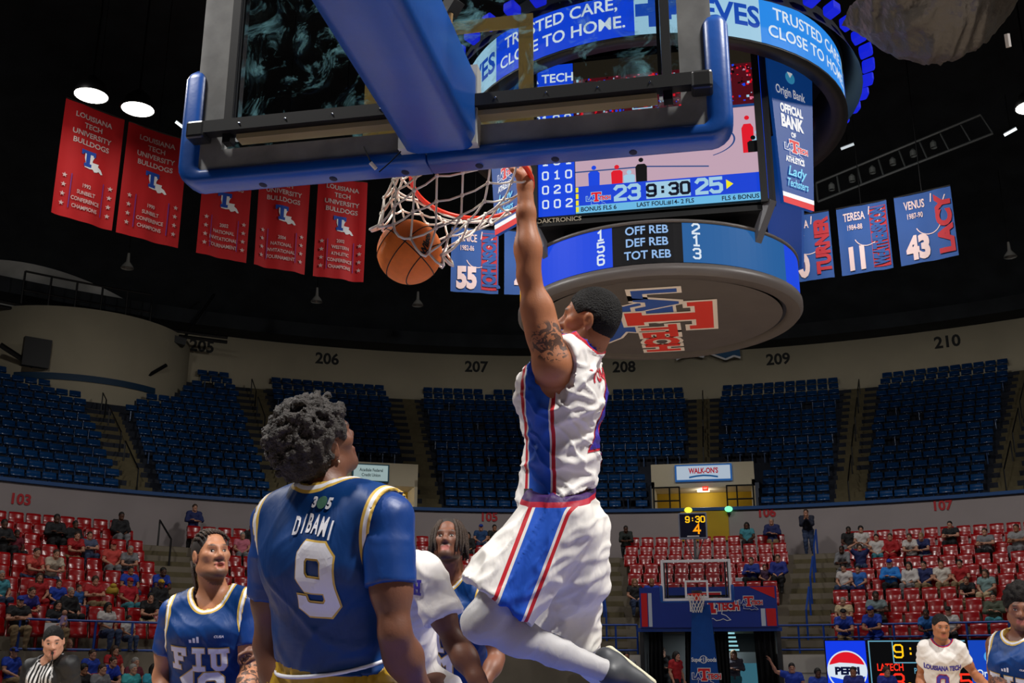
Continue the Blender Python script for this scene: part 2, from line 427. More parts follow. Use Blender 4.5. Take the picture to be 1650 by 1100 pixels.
def pol_block(mb, R0, R1, a0, a1, z0, z1, n=2):
    V = []; F = []
    for k in range(n + 1):
        a = a0 + (a1 - a0) * k / n
        V += [pol(R0, a, z0), pol(R1, a, z0), pol(R1, a, z1), pol(R0, a, z1)]
    for k in range(n):
        b = 4 * k
        for i in range(4): F.append((b + i, b + (i + 1) % 4, b + 4 + (i + 1) % 4, b + 4 + i))
    F += [(3, 2, 1, 0), (4 * n, 4 * n + 1, 4 * n + 2, 4 * n + 3)]
    return mb.add(V, F)
L_AIS = [(-10.4, -7.1), (7.1, 10.5), (-46.2, -42.6), (-28.0, -24.8)]
for a0, a1 in L_AIS:
    for i in range(10):
        if i: pol_block(MB(), LR(i) - .72, LR(i) - .40, a0, a1, LZ(i - 1), LZ(i - 1) + .205).build('step', M_step, ldk)
        pol_block(MB(), LR(i) - .41, LR(i) + .38, a0, a1, LZ(i) - .03, LZ(i) + .012).build('step', M_step, ldk)
U_AIS = [-45, -33.75, -22.5, -11.25, 0, 11.25, 22.5, 33.75]
mbs = MB()
for a in U_AIS:
    for i in range(1, 17):
        if abs(a) < 5 and i < 6: continue
        if a == -45 and i > 10: continue
        pol_block(mbs, UR(i) - .42, UR(i) + .385, a - 1.15, a + 1.15, UZ(i) - .4, UZ(i) + .015, 1)
        pol_block(mbs, UR(i) - .75, UR(i) - .40, a - 1.15, a + 1.15, UZ(i - 1), UZ(i - 1) + .25, 1)
tag(mbs.build('aisle_half_steps', M_step, udk), kind='stuff')

# upper aisle centre handrails
for a in U_AIS:
    if -30 < a < -8 or a > 30: continue
    i0, i1 = (6 if abs(a) < 5 else 1), (10 if a == -45 else 15)
    hr = thing('aisle_handrail', pol(UR(i0), a, UZ(i0)), '', 'handrail', 'thin dark handrails of the upper aisles')
    lab = {-45: 'thin dark handrail on the upper steps below the stair tower', -33.75: 'thin dark handrail on the upper steps right of the 205 block', 0: 'thin dark handrail on the upper steps above the yellow portal', 11.25: 'thin dark handrail on the upper steps left of the 210 block'}
    hr['label'] = lab.get(a, 'thin dark handrail on the upper steps at the frame edge right of block 210')
    for i in range(i0, i1, 4):
        j = min(i + 3, i1)
        MB().tube([pol(UR(i), a, UZ(i)), pol(UR(i), a, UZ(i) + .9), pol(UR(j), a, UZ(j) + .9), pol(UR(j), a, UZ(j))], .03, 5).build('rail', M_black, hr)

# ------------------------------------------------------------------ openings (vomitories) in the upper deck
def frame_at(az):
    r = nrm(pol(1, az, 0) - CEN); t = np.array([r[1], -r[0], 0]); return t, r, np.array([0, 0, 1.])
def portal(idx, az, hw, R, ztop, zbot):
    t, r, u = frame_at(az); P = lambda s, d, z: CEN + (R + d) * r + s * t + z * u
    d = MB(); A = (t, r, u)
    d.box(P(0, 1.9, (ztop + 8.28) / 2), (2 * hw, 3.9, ztop - 8.28), A)
    o = tag(d.build('wall_portal_%d' % idx, M_wall), kind='structure')
    MB().box(P(-hw + .06, 1.9, 7.75), (.12, 3.9, 1.6), A).build('side_wall', M_wall, o)
    MB().box(P(hw - .06, 1.9, 7.75), (.12, 3.9, 1.6), A).build('side_wall', M_wall, o)
    MB().box(P(0, 1.5, 7.4), (2 * hw, .1, 2.4), A).build('yellow_wall', M_yellow, o)
    for s in (-1, 1):
        MB().box(P(s * (hw + .95) / 2, .6, 7.15), (hw - .95, 1.3, .3), A).build('landing', M_wall2, o)
        MB().box(P(s * .95, .75, 6.9), (.1, 1.4, 1.1), A).build('yellow_cheek', M_yellow, o)
    MB().box(P(0, 1.4, 6.2), (1.9, 3.4, .2), A).build('passage_floor', M_yellow, o)
    lm = bpy.data.lights.new('passage_lamp_light', 'POINT'); lm.energy = 26; lm.shadow_soft_size = .15; lm.color = (1, .93, .8); lo_ = bpy.data.objects.new('passage_lamp_light', lm); COL.objects.link(lo_); lo_.location = tuple(P(0, .6, 8.12))
    MB().box(P(0, .75, 8.25), (.5, .2, .06), A).build('passage_lamp', led('passage', (255, 244, 220), 2.), o)
    return o, P, A
po1, P1, A1 = portal(1, 0.0, 2.08, 28.4, 9.28, 7.3)
po2, P2, A2 = portal(2, -27.2, 1.75, 28.4, 9.2, 7.3)
# cut the lower wall and deck edge at the first opening with a yellow doorway
MB().box(P1(0, -.24, 6.85), (1.9, .06, 1.1), A1).build('doorway_face', M_yellow, po1)
def portal_rail(P, A, lab):
    rl = thing('portal_railing', P(0, -.1, 7.4), lab, 'railing')
    for s in (-1, 1):
        for z in (7.75, 8.3): MB().tube([P(s * 2.0, -.15, z), P(s * .95, -.15, z)], .035, 6).build('bar', M_black, rl)
        for x in (2.0, 1.35, .95): MB().tube([P(s * x, -.15, 7.42), P(s * x, -.15, 8.32)], .035, 6).build('post', M_black, rl)
    return rl
portal_rail(P1, A1, 'black railing either side of the yellow portal below the lit red and blue sign')
# lit signs
sg = thing('portal_sign', P1(0.05, -.12, 8.5), 'lit white sign with red lettering and blue ribbon above the yellow portal', 'sign')
MB().box(P1(.05, -.1, 8.87), (2.3, .12, .68), A1).build('frame', led('signframe', (40, 110, 190), .5), sg)
MB().box(P1(.05, -.17, 8.87), (2.16, .03, .56), A1).build('face', led('signface', (205, 222, 240), .62), sg)
tP = Panel(P1(.05 - 1.08, -.186, 8.59), A1[0], A1[2], sg)
tP.text('lettering', [("WALK-ON'S", 1.08, .25, .22, .72)], led('sign_red', (170, 30, 50), .8), bold=.04)
tP.shape('ribbon', [[(.5, .12), (.8, .17), (1.08, .19), (1.36, .17), (1.66, .12), (1.66, .05), (1.36, .1), (1.08, .12), (.8, .1), (.5, .05)]], led('sign_blue', (20, 90, 150), .7))
ex = thing('exit_sign', P1(.1, -.2, 8.1), 'small lit red exit sign under the white portal sign', 'sign')
MB().box(P1(.1, -.2, 8.2), (.24, .06, .18), A1).build('housing', led('exit_red', (255, 60, 30), 1.0), ex)
Panel(P1(-.02, -.24, 8.11), A1[0], A1[2], ex).text('lettering', [('EXIT', .12, .06, .07, .8)], led('exit_white', (255, 220, 200), 1.0), bold=.03)
for s, c, nme, lb in ((-.62, (235, 225, 60), 'yellow', 'small glowing yellow lamp left of the shot clock at the portal doorway'), (.98, (120, 235, 170), 'green', 'small glowing green lamp right of the shot clock at the portal doorway')):
    lp = thing('doorway_lamp', P1(s, -.4, 7.2), lb, 'lamp')
    MB().sph(P1(s, -.4, 7.32), (.16, .1, .12), 10, 6).build('bulb', led('door_' + nme, c, 1.6), lp, True)
    MB().box(P1(s, -.3, 7.18), (.12, .12, .12), A1).build('bracket', M_black, lp)
s2 = thing('credit_union_sign', P2(-.35, -.12, 8.3), 'pale lit sign with small dark lettering on the left portal beside the curly haired player', 'sign')
MB().box(P2(-.2, -.1, 8.75), (1.5, .1, .72), A2).build('frame', mat('sign_teal', (20, 90, 110), .5), s2)
MB().box(P2(-.2, -.16, 8.75), (1.38, .03, .62), A2).build('face', led('signface2', (190, 215, 215), .55), s2)
Panel(P2(-.89, -.18, 8.44), A2[0], A2[2], s2).text('lettering', [('Acadiale Federal', .7, .36, .13, .8), ('Credit Union', .7, .16, .13, .8)], mat('sign_ink', (30, 80, 80), .6), bold=.02)
# state-shaped sign hanging on the upper wall
LOUIS = [(-.6, .9), (.15, .9), (.2, .6), (.05, .25), (.05, .1), (.55, .1), (.5, -.1), (.75, -.25), (.95, -.55), (.8, -.6), (.6, -.45), (.45, -.55), (.25, -.6), (.1, -.42), (-.15, -.45), (-.55, -.4), (-.5, 0), (-.6, .3)]
st = thing('state_sign', PR(1142, 582, 41.5)[0], 'blue state-shaped sign with white edge on the upper wall under the scoreboard', 'sign')
t, r, u = frame_at(0.4)
oo = PR(1142, 577, 41.5)[0]
low = [(-1.75, .8), (1.65, 1.0), (1.7, -.1), (1.35, .02), (.9, -.15), (.3, .12), (-.2, .38), (-.25, .05), (-.9, .22), (-1.3, .18), (-1.75, -.02)]
MB().poly([(x, y + .0) for x, y in low], oo - .05 * r, t, u, .08).build('panel', mat('state_blue', (20, 84, 130), .6), st)
edge = MB(); pe = low[2:]
for a, b in zip(pe[:-1], pe[1:]):
    edge.bar(oo - .12 * r + a[0] * t + a[1] * u, oo - .12 * r + b[0] * t + b[1] * u, .04, .1)
edge.build('white_edge', M_white, st)

# ------------------------------------------------------------------ seats
def seat_mesh(name, m, short=False):
    prof = [(-.10, .36), (-.16, .40), (-.15, .47), (-.07, .60), (-.045, .66), (-.035, .755), (-.005, .815), (.035, .845), (.065, .85), (.085, .82), (.05, .42), (.0, .36)]
    if short: prof = [(y, .54 + (z - .36) * .62) for y, z in prof]
    z0 = min(p[1] for p in prof)
    xs = [(-.235, .93), (-.215, .985), (0, 1.0), (.215, .985), (.235, .93)]
    V = []; F = []; n = len(prof)
    for x, k in xs:
        for y, z in prof: V.append((x, y * (.7 + .3 * (k > .95)), .0 + z0 + (z - z0) * k))
    for c in range(4):
        for i in range(n): F.append((c * n + i, c * n + (i + 1) % n, (c + 1) * n + (i + 1) % n, (c + 1) * n + i))
    F.append(tuple(range(n))); F.append(tuple(4 * n + i for i in range(n - 1, -1, -1)))
    b = len(V)
    for sx in (-.03, .03):
        for p in ((-.05, 0), (.04, 0), (.04, z0 + .04), (-.05, z0 + .04)): V.append((sx, p[0], p[1]))
    F += [(b, b + 3, b + 2, b + 1), (b + 4, b + 5, b + 6, b + 7), (b, b + 4, b + 7, b + 3), (b + 1, b + 2, b + 6, b + 5)]
    me = bpy.data.meshes.new(name); me.from_pydata(V, [], F); me.update()
    me.polygons.foreach_set('use_smooth', [True] * len(me.polygons)); me.materials.append(m)
    return me, np.array(V), F
def seat_rows(R, Z, rows, blocks, pitch, skip):
    out = []
    for (a0, a1, lab) in blocks:
        for i in rows:
            da = math.degrees(pitch / R(i)); n = int((a1 - a0) / da)
            for k in range(n):
                a = (a0 + a1) / 2 + (k - (n - 1) / 2) * da
                if skip(i, a): continue
                p = pol(R(i), a, Z(i)); x, y, d = to_px(p + np.array([0, 0, .6]))
                if d > 0 and -40 < x < 1690 and -40 < y < 1140: out.append((d, i, a, p, lab, k))
    return sorted(out, key=lambda s: s[0])
ORD = ['front', 'second', 'third', 'fourth', 'fifth', 'sixth', 'seventh', 'eighth', 'ninth', 'tenth', 'eleventh', 'twelfth', 'thirteenth', 'fourteenth', 'fifteenth', 'sixteenth', 'seventeenth']
NTH = ['first'] + ORD[1:] + ['eighteenth', 'nineteenth', 'twentieth', 'twenty-first', 'twenty-second']
def place_seats(lst, data, name, colour, limit, hidden):
    me, V, F = data; n = 0; rest = MB(); rv = []; rf = []
    for (d, i, a, p, lab, k) in lst:
        ra = -math.radians(a); c, s = math.cos(ra), math.sin(ra)
        if n < limit and not hidden(p):
            o = bpy.data.objects.new(name, me); COL.objects.link(o); o.location = tuple(p); o.rotation_euler = (0, 0, ra)
            l = '%s chair, %s from left, %s row, %s' % (colour, NTH[k], ORD[i], lab)
            tag(o, l, 'chair', '%s stadium chairs in %s' % (colour, lab)); n += 1
        else:
            b = len(rv) * len(V); rv.append(np.stack([V[:, 0] * c - V[:, 1] * s, V[:, 0] * s + V[:, 1] * c, V[:, 2]], 1) + p); rf += [tuple(b + k for k in f) for f in F]
    if rv:
        o = mesh_obj(name + '_rows', np.concatenate(rv), rf, me.materials[0], None, True)
        tag(o, 'the remaining rows of %s plastic tip-up seats further back' % colour, 'seats', kind='stuff')
    return n
def in_tower(p): return np.hypot(p[0] - tc[0], p[1] - tc[1]) < 5.9
up_blocks = [(-56, -46.2, 'far left upper block'), (-43.8, -34.9, 'upper block right of the stair tower'), (-32.6, -23.6, 'upper block behind the curly hair'), (-21.4, -12.4, 'upper block left of the dunker'), (-10.1, -1.1, 'upper block right behind the dunker'), (1.1, 10.1, 'upper block right of the portal'), (12.4, 21.4, 'large upper right block'), (23.6, 32, 'upper right edge block')]
def up_skip(i, a):
    if i <= 5 and any(abs(a - c) < h + .6 for c, h in PORT): return True
    return in_tower(pol(UR(i), a, 0)) or random.random() < .015
upl = seat_rows(UR, UZ, range(17), up_blocks, .55, up_skip)
def hid(p):
    x, y, d = to_px(p + np.array([0, 0, .6]))
    return (430 < x < 575 and 640 < y < 800) or (835 < x < 985 and y > 600) or (415 < x < 670 and y > 790)
NUP = place_seats(upl, seat_mesh('blue_stadium_chair', M_blueseat, True), 'blue_stadium_chair', 'blue', 300, hid)
lo_blocks = [(-64, -46.4, 'lower left block'), (-42.4, -28.2, 'block behind the braided player'), (-24.6, -10.6, 'lower block left of the dunker'), (-6.9, 6.9, 'block behind the far goal'), (10.7, 28, 'lower right block')]
lol = seat_rows(LR, LZ, range(10), lo_blocks, .56, lambda i, a: abs(a) < 7 and i < 3)
def hid2(p):
    x, y, d = to_px(p + np.array([0, 0, .6]))
    return (412 < x < 670) or (760 < x < 985) or y > 1095 or (300 < x < 385 and y > 870)
NLO = place_seats(lol, seat_mesh('red_stadium_chair', M_redseat), 'red_stadium_chair', 'red', 300, hid2)

# ------------------------------------------------------------------ rails along the lower front and the aisles
def rail_run(lab, pts, z0s, mids=(.45, .9), m=M_bluerail, name='blue_railing', group=None, r=.035):
    o = thing(name, pts[0], lab, 'railing', group)
    P = [np.array(p, float) for p in pts]
    for h in mids: MB().tube([p + (0, 0, h) for p in P], r, 6).build('bar', m, o)
    for p in P: MB().tube([p, p + (0, 0, mids[-1])], r, 6).build('post', m, o)
    return o
rail_run('blue pipe railing in front of the seats above the video boards', [pol(19.66, a, LZ(0)) for a in (6.6, 8.4, 10.6, 13.6, 16.6, 19.6, 22.6, 26)], None, (.12, .48, .85))
rail_run('blue pipe railing left of the far goal by the aisle steps', [pol(19.66, a, LZ(0)) for a in (-12.5, -10.3, -8.2, -6.2)], None, (.12, .5, .9))
rail_run('blue pipe railing below the red seats at left behind the referee', [pol(19.66, a, LZ(0) - .05) for a in (-61, -58, -55, -52, -49, -46.5)], None, (.1, .85))
MB().box(pol(19.6, -58.4, LZ(0) + .42), (.5, .02, .6), frame_at(-58.4)).build('white_panel', M_white, bpy.data.objects['blue_railing.002'])
for a, lb in ((8.9, 'blue handrail down the aisle steps right of the far goal'), (-44.4, 'dark handrail at the top of the aisle steps left of the braided player'), (-8.9, 'blue handrail down the aisle steps left of the far goal')):
    m = M_bluerail if abs(a) < 20 else M_black
    hr = thing('step_handrail', pol(LR(1), a, LZ(1)), lb, 'handrail')
    for i in ((1, 4, 7) if abs(a) < 20 else (7,)):
        j = i + 2
        MB().tube([pol(LR(i), a, LZ(i)), pol(LR(i), a, LZ(i) + .95), pol(LR(j), a, LZ(j) + .95), pol(LR(j), a, LZ(j))], .035, 6).build('rail', m, hr)

# ------------------------------------------------------------------ banners hung round the hall
def cloth_grid(R, a0, a1, z0, z1, nu=14, nv=18, wave=.05, ph=0., sag=0.):
    V = []; F = []
    for j in range(nv + 1):
        for i in range(nu + 1):
            u = i / nu; v = j / nv
            w = wave * (math.sin(9 * u + ph + 2 * v) * .6 + math.sin(17 * u + 2 * ph) * .4) * (1.1 - .5 * v)
            p = pol(R + w, a0 + (a1 - a0) * u, z0 + (z1 - z0) * v); p[2] += sag * (u - .5); V.append(p)
    n = nu + 1
    for j in range(nv):
        for i in range(nu): F.append((j * n + i, j * n + i + 1, (j + 1) * n + i + 1, (j + 1) * n + i))
    return V, F
class Cloth:
    """print laid on a banner: u, v in metres from the lower left corner"""
    def __init__(s, R, a0, a1, z0, z1, wave, ph, parent): s.R, s.a0, s.a1, s.z0, s.z1, s.w, s.ph, s.parent = R, a0, a1, z0, z1, wave, ph, parent; s.W = math.radians(a1 - a0) * R; s.H = z1 - z0; s.k = 0
    def pt(s, x, y, d):
        u = x / s.W; v = y / s.H
        w = s.w * (math.sin(9 * u + s.ph + 2 * v) * .6 + math.sin(17 * u + 2 * s.ph) * .4) * (1.1 - .5 * v)
        return pol(s.R + w - d, s.a0 + (s.a1 - s.a0) * u, s.z0 + y)
    def put(s, name, geos, m):
        s.k += 1; mb = MB()
        for (geo, cx, cy, h, *sx) in geos:
            V = geo[0] * h
            if sx: V = V * np.array([sx[0], 1])
            V, F = refine(V, geo[1], .22)
            mb.add([s.pt(cx + p[0], cy + p[1], .012 + .006 * s.k) for p in V], F)
            if len(geos) > 1: mb.build(name, m, s.parent); mb = MB()
        return mb.build(name, m, s.parent) if mb.v else None
def poly_geo(ps):
    V = []; F = []
    for p in ps: b = len(V); V += list(p); F.append(tuple(range(b, b + len(p))))
    return np.array(V, float), F
def star(cx, cy, r): return [(cx + (r if k % 2 == 0 else r * .42) * math.sin(PI * k / 5), cy + (r if k % 2 == 0 else r * .42) * math.cos(PI * k / 5)) for k in range(10)]
TBAR = [(-.5, 1.0), (-.5, .72), (-.36, .72), (-.36, .8), (-.13, .8), (-.13, .2), (-.24, .2), (-.24, 0), (.24, 0), (.24, .2), (.13, .2), (.13, .8), (.36, .8), (.36, .72), (.5, .72), (.5, 1.0)]
M_ban = mat('red_banner_cloth', (190, 8, 18), .75, noise=.15, nscale=.6)
M_bantxt = mat('banner_white_print', (206, 180, 178), .7)
M_purple = mat('banner_violet_print', (110, 40, 130), .7)
M_blogo = mat('banner_logo_blue', (20, 70, 170), .7)
RB = [(-61.6, -56.3, ['1992', 'SUNBELT', 'CONFERENCE', 'CHAMPIONS'], 0, 'leftmost, under the round ceiling lamps'), (-55.9, -50.3, ['1990', 'SUNBELT', 'CONFERENCE', 'CHAMPIONS'], 0, 'second from the left, partly behind the backboard pad'),
      (-48.6, -43.9, ['2002', 'NATIONAL', 'INVITATIONAL', 'TOURNAMENT'], 1, 'third from the left below the blue pad'), (-43.2, -38.2, ['2004', 'NATIONAL', 'INVITATIONAL', 'TOURNAMENT'], 1, 'fourth from the left below the blue pad'), (-37.4, -32.5, ['2002', 'WESTERN', 'ATHLETIC', 'CONFERENCE', 'CHAMPIONS'], 1, 'the last one beside the ball')]
for k, (a0, a1, tx, ser, lb) in enumerate(RB):
    z0, z1 = 14.0, 17.75
    th = thing('red_banner', pol(20.5, (a0 + a1) / 2, z0), 'red championship banner, ' + lb, 'banner', 'red championship banners')
    wv = .045 if k < 3 else .075
    V, F = cloth_grid(20.5, a0, a1, z0, z1, wave=wv, ph=k * 1.7); mesh_obj('cloth', V, F, M_ban, th, True)
    MB().tube([pol(20.5, a0, z1 + .02), pol(20.5, (a0 + a1) / 2, z1 + .02), pol(20.5, a1, z1 + .02)], .03, 6).build('top_pole', M_black, th)
    MB().tube([pol(20.5, (a0 + a1) / 2, z1), pol(20.5, (a0 + a1) / 2, 24)], .015, 4).build('hanging_cable', M_black, th)
    c = Cloth(20.5, a0, a1, z0, z1, wv, k * 1.7, th); W = c.W
    c.put('club_lettering', [(text_geo(s, .02), W / 2, y, .17) for s, y in (('LOUISIANA', 3.3), ('TECH', 3.02), ('UNIVERSITY', 2.74), ('BULLDOGS', 2.46))], M_bantxt)
    c.put('state_mark', [(poly_geo([[(x * .4, y * .42) for x, y in LOUIS]]), W / 2 + .08, 1.92, 1)], M_white)
    c.put('letter_mark', [(poly_geo([[(x * .46, y * .52) for x, y in r_] for r_ in (rect(-.5, .8, .5, 1), rect(-.5, .7, -.34, .8), rect(.34, .7, .5, .8), rect(-.14, .2, .14, .8), rect(-.26, 0, .26, .2))]), W / 2 - .05, 1.78, 1)], M_blogo)
    n = len(tx)
    c.put('title_lettering', [(text_geo(s, .02), W / 2, .36 + (n - 1 - j) * .24, .125, .82) for j, s in enumerate(tx)], M_bantxt)
    c.put('side_bar', [(poly_geo([rect(W * f, .3, W * (f + .015), 1.4)]), 0, 0, 1) for f in (.23, .77)], M_purple)
    c.put('star', [(poly_geo([star(W * f, .4 + .3 * j, .085)]), 0, 0, 1) for j in range(4) for f in (.13, .89)], M_bantxt)
M_bb = mat('blue_banner_cloth', (16, 68, 136), .75, noise=.15, nscale=.6)
M_br = mat('banner_red_print', (158, 12, 30), .75)
BB = [(-23.8, -19.0, 'JANICE', '1982-86', '55', 'JOHNSON', 'next to the ball below the rim'), (-18.4, -13.6, 'PAM', '1981-85', '4', 'GANT', 'mostly behind the raised arm'), (9.2, 14.0, 'ANGELA', '1980-84', '30', 'TURNER', 'half hidden by the right rim of the scoreboard'), (14.7, 19.4, 'TERESA', '1984-88', '11', 'WEATHERSPOON', 'numbered 11 right of the scoreboard'), (20.1, 25.2, 'VENUS', '1987-90', '43', 'LACY', 'numbered 43, the rightmost')]
for k, (a0, a1, fn, yr, num, ln, lb) in enumerate(BB):
    z0, z1 = 14.0, 16.45
    if k == 0: lb = 'numbered 55, ' + lb
    th = thing('retired_jersey_banner', pol(20.5, (a0 + a1) / 2, z0), 'blue and red retired number banner, ' + lb, 'banner', 'blue retired number banners')
    V, F = cloth_grid(20.5, a0, a1, z0, z1, wave=.035, ph=k * 2.1); mesh_obj('cloth', V, F, M_bb, th, True)
    MB().tube([pol(20.5, a0, z1 + .02), pol(20.5, a1, z1 + .02)], .03, 6).build('top_pole', M_black, th)
    MB().tube([pol(20.5, (a0 + a1) / 2, z1), pol(20.5, (a0 + a1) / 2, 24)], .015, 4).build('hanging_cable', M_black, th)
    c = Cloth(20.5, a0, a1, z0, z1, .035, k * 2.1, th); W = c.W
    if len(ln) > 6: c.put('red_strip', [(poly_geo([rect(W * .64, .12, W * .97, 2.3)]), 0, 0, 1)], M_br)
    arc = [];
    for i in range(14):
        q0, q1 = math.radians(200 + 11 * i), math.radians(200 + 11 * (i + 1))
        arc.append([(W * .55 + r * math.cos(q), 1.35 + r * math.sin(q)) for r, q in ((.42, q0), (.42, q1), (.39, q1), (.39, q0))])
    arc += [[(W * .78, 1.75), (W * .8, 1.76), (W * .9, 2.2), (W * .88, 2.2)], [(W * .62, 2.05), (W * .64, 2.05), (W * .66, 2.35), (W * .64, 2.35)]]
    c.put('ball_lines', [(poly_geo(arc), 0, 0, 1)], M_bantxt)
    c.put('first_name', [(text_geo(fn, .02), W * .34, 1.93, .30, .52)], M_bantxt)
    c.put('years', [(text_geo(yr, .01), W * .34, 1.58, .2, .58)], M_bantxt)
    c.put('number', [(text_geo(num, .06), W * .33, .18, .78, .68)], M_bantxt)
    g = text_geo(ln, .06); h = .46; Lg = g[0][:, 0].max() * 2
    gv = np.stack([-g[0][:, 1] * h, g[0][:, 0] * (2.1 / Lg)], 1)      # surname runs upwards
    m_ = M_br if len(ln) <= 6 else M_bb
    c.put('surname', [((gv, g[1]), W * .95 if len(ln) <= 6 else W * .93, 1.22, 1)], m_)
# ------------------------------------------------------------------ marks used in several places
def tech_logo(pn, cx, cy, s, red, blue, white, state=True, name='mark'):
    """blocky club mark: LA + tall T + ECH over a state outline; cx, cy centre of the T's foot, s = T height"""
    sc = lambda P, k=1., dx=0., dy=0.: [(cx + s * (x * k + dx), cy + s * (y * k + dy)) for x, y in P]
    def grow(P, d):
        c = np.mean(np.array(P), 0); out = []
        n = len(P)
        for i in range(n):
            a, b, e = np.array(P[i - 1]), np.array(P[i]), np.array(P[(i + 1) % n])
            d0, d1 = nrm(b - a), nrm(e - b); n0 = np.array([d0[1], -d0[0]]); n1 = np.array([d1[1], -d1[0]])
            m = nrm(n0 + n1); m = m / max(.5, m @ n0); out.append(tuple(b + m * d))
        return out
    area = lambda P: sum(P[i - 1][0] * P[i][1] - P[i][0] * P[i - 1][1] for i in range(len(P)))
    def ccw(P): return P if area(P) > 0 else P[::-1]
    if state:
        L = ccw([(x * .95 - .0, y * .6 + .02) for x, y in LOUIS])
        pn.shape(name + '_state_edge', [sc(grow(L, .035))], white); pn.shape(name + '_state', [sc(L)], blue)
    T = ccw(TBAR)
    la = text_geo('LA', .05); ec = text_geo('ECH', .05)
    pn.text(name + '_left_edge', [('LA', cx - s * .62, cy + s * .17, s * .46, .95)], white, bold=.13)
    pn.text(name + '_right_edge', [('TECH', cx + s * .83, cy + s * .17, s * .4, .8)], white, bold=.13)
    pn.text(name + '_left', [('LA', cx - s * .62, cy + s * .17, s * .46, .95)], blue, bold=.05)
    pn.text(name + '_right', [('TECH', cx + s * .83, cy + s * .17, s * .4, .8)], red, bold=.05)
    pn.shape(name + '_letter_edge', [sc(grow(T, .05))], white); pn.shape(name + '_letter', [sc(T)], red)

# ------------------------------------------------------------------ centre-hung scoreboard
sb = thing('scoreboard', (0, 14.3, 6.45), 'large centre-hung scoreboard with lit screens and two round LED rings', 'scoreboard')
M_sbk = mat('scoreboard_black', (12, 13, 15), .5)
M_disc = mat('scoreboard_soffit', (84, 78, 74), .6, noise=.15, nscale=2)
W_ = led('white', (225, 238, 250), .9); K_ = led('black', (6, 8, 10), .4); B_ = led('blue', (18, 70, 225), .95); T_ = led('teal', (30, 96, 160), .9); SKY_ = led('sky', (44, 140, 235), .95)
PALE_ = led('pale', (170, 215, 240), .85); YEL_ = led('yellow', (240, 225, 20), 1.); RED_ = led('red', (230, 20, 40), .9); NAVY_ = led('navy', (14, 40, 130), .85)
def ring_pt(R, phi, z): a = math.radians(phi); return np.array([R * math.sin(a), 14.3 - R * math.cos(a), z])
def ring_band(R, p0, p1, z0, z1, n=None):
    n = n or max(2, int(abs(p1 - p0) / 3)); V = []; F = []
    for k in range(n + 1):
        p = p0 + (p1 - p0) * k / n; V += [ring_pt(R, p, z0), ring_pt(R, p, z1)]
    for k in range(n): F.append((2 * k, 2 * k + 2, 2 * k + 3, 2 * k + 1))
    return V, F
def ring_put(mb, geo, R, phi, z, h, sx=1., off=.012):
    V, F = refine(geo[0] * np.array([h * sx, h]), geo[1], .12)
    return mb.add([ring_pt(R + off, phi + math.degrees(x / R), z + y) for x, y in V], F)
# upper ring
R2, zb, zt = 3.1, 9.62, 10.40
MB().lathe([(R2 - .22, 10.5), (R2 - .22, 9.58), (R2 + .03, 9.58), (R2 + .03, 9.62), (R2 - .01, 9.62), (R2 - .01, 10.44), (R2 + .03, 10.46), (R2 + .03, 10.52), (1.9, 10.52), (1.9, 11.4)], CEN, 72).build('upper_ring_housing', M_sbk, sb, True)
MB().lathe([(3.4, 10.1), (3.2, 10.6), (2.2, 11.6), (1.4, 11.8)], CEN, 64).build('ring_collar', mat('collar_dark', (16, 22, 34), .5), sb, True)
for k, p0 in enumerate((-122, -44, 34, 112)):
    V, F = ring_band(R2, p0, p0 + 44, zb, zt); bl = mesh_obj('blue_led_panel', V, F, SKY_ if p0 > 0 else B_, sb)
    for s_, z_ in (('TRUSTED CARE,', 10.08), ('CLOSE TO HOME.', 9.78)): ring_put(MB(), text_geo(s_, .015), R2, p0 + 22, z_, .195, 1.0).build('slogan_lettering', W_, bl)
    V, F = ring_band(R2, p0 + 44, p0 + 78, zb, zt); wp = mesh_obj('white_led_panel', V, F, PALE_, sb)
    t_ = MB(); ring_put(t_, text_geo('REEVES', .03), R2, p0 + 65, 9.86, .34, .95); t_.build('name_lettering', led('reeves', (30, 80, 190), .8), wp)
    c_ = MB(); ring_put(c_, poly_geo([rect(-.28, -.1, .28, .1), rect(-.1, -.28, .1, .28)]), R2, p0 + 49.5, 10.02, 1, 1); c_.build('cross_mark', led('reeves', (30, 80, 190), .8), wp)
# ring of blue lamps above
for k in range(48):
    ph = k * 7.5; d = nrm(ring_pt(1, ph, 0) - ring_pt(0, ph, 0)); t = np.array([-d[1], d[0], 0])
    MB().box(ring_pt(3.5, ph, 10.32), (.2, .2, .15), (t, nrm(d + (0, 0, .25)), (0, 0, 1)), .03).build('blue_lamp', led('bluelamp', (20, 36, 230), .8), sb)
# hoist housing and cables above
MB().lathe([(1.4, 11.4), (1.4, 13.0), (.4, 13.4), (.4, 25.5)], CEN, 24).build('hoist_housing', M_sbk, sb)
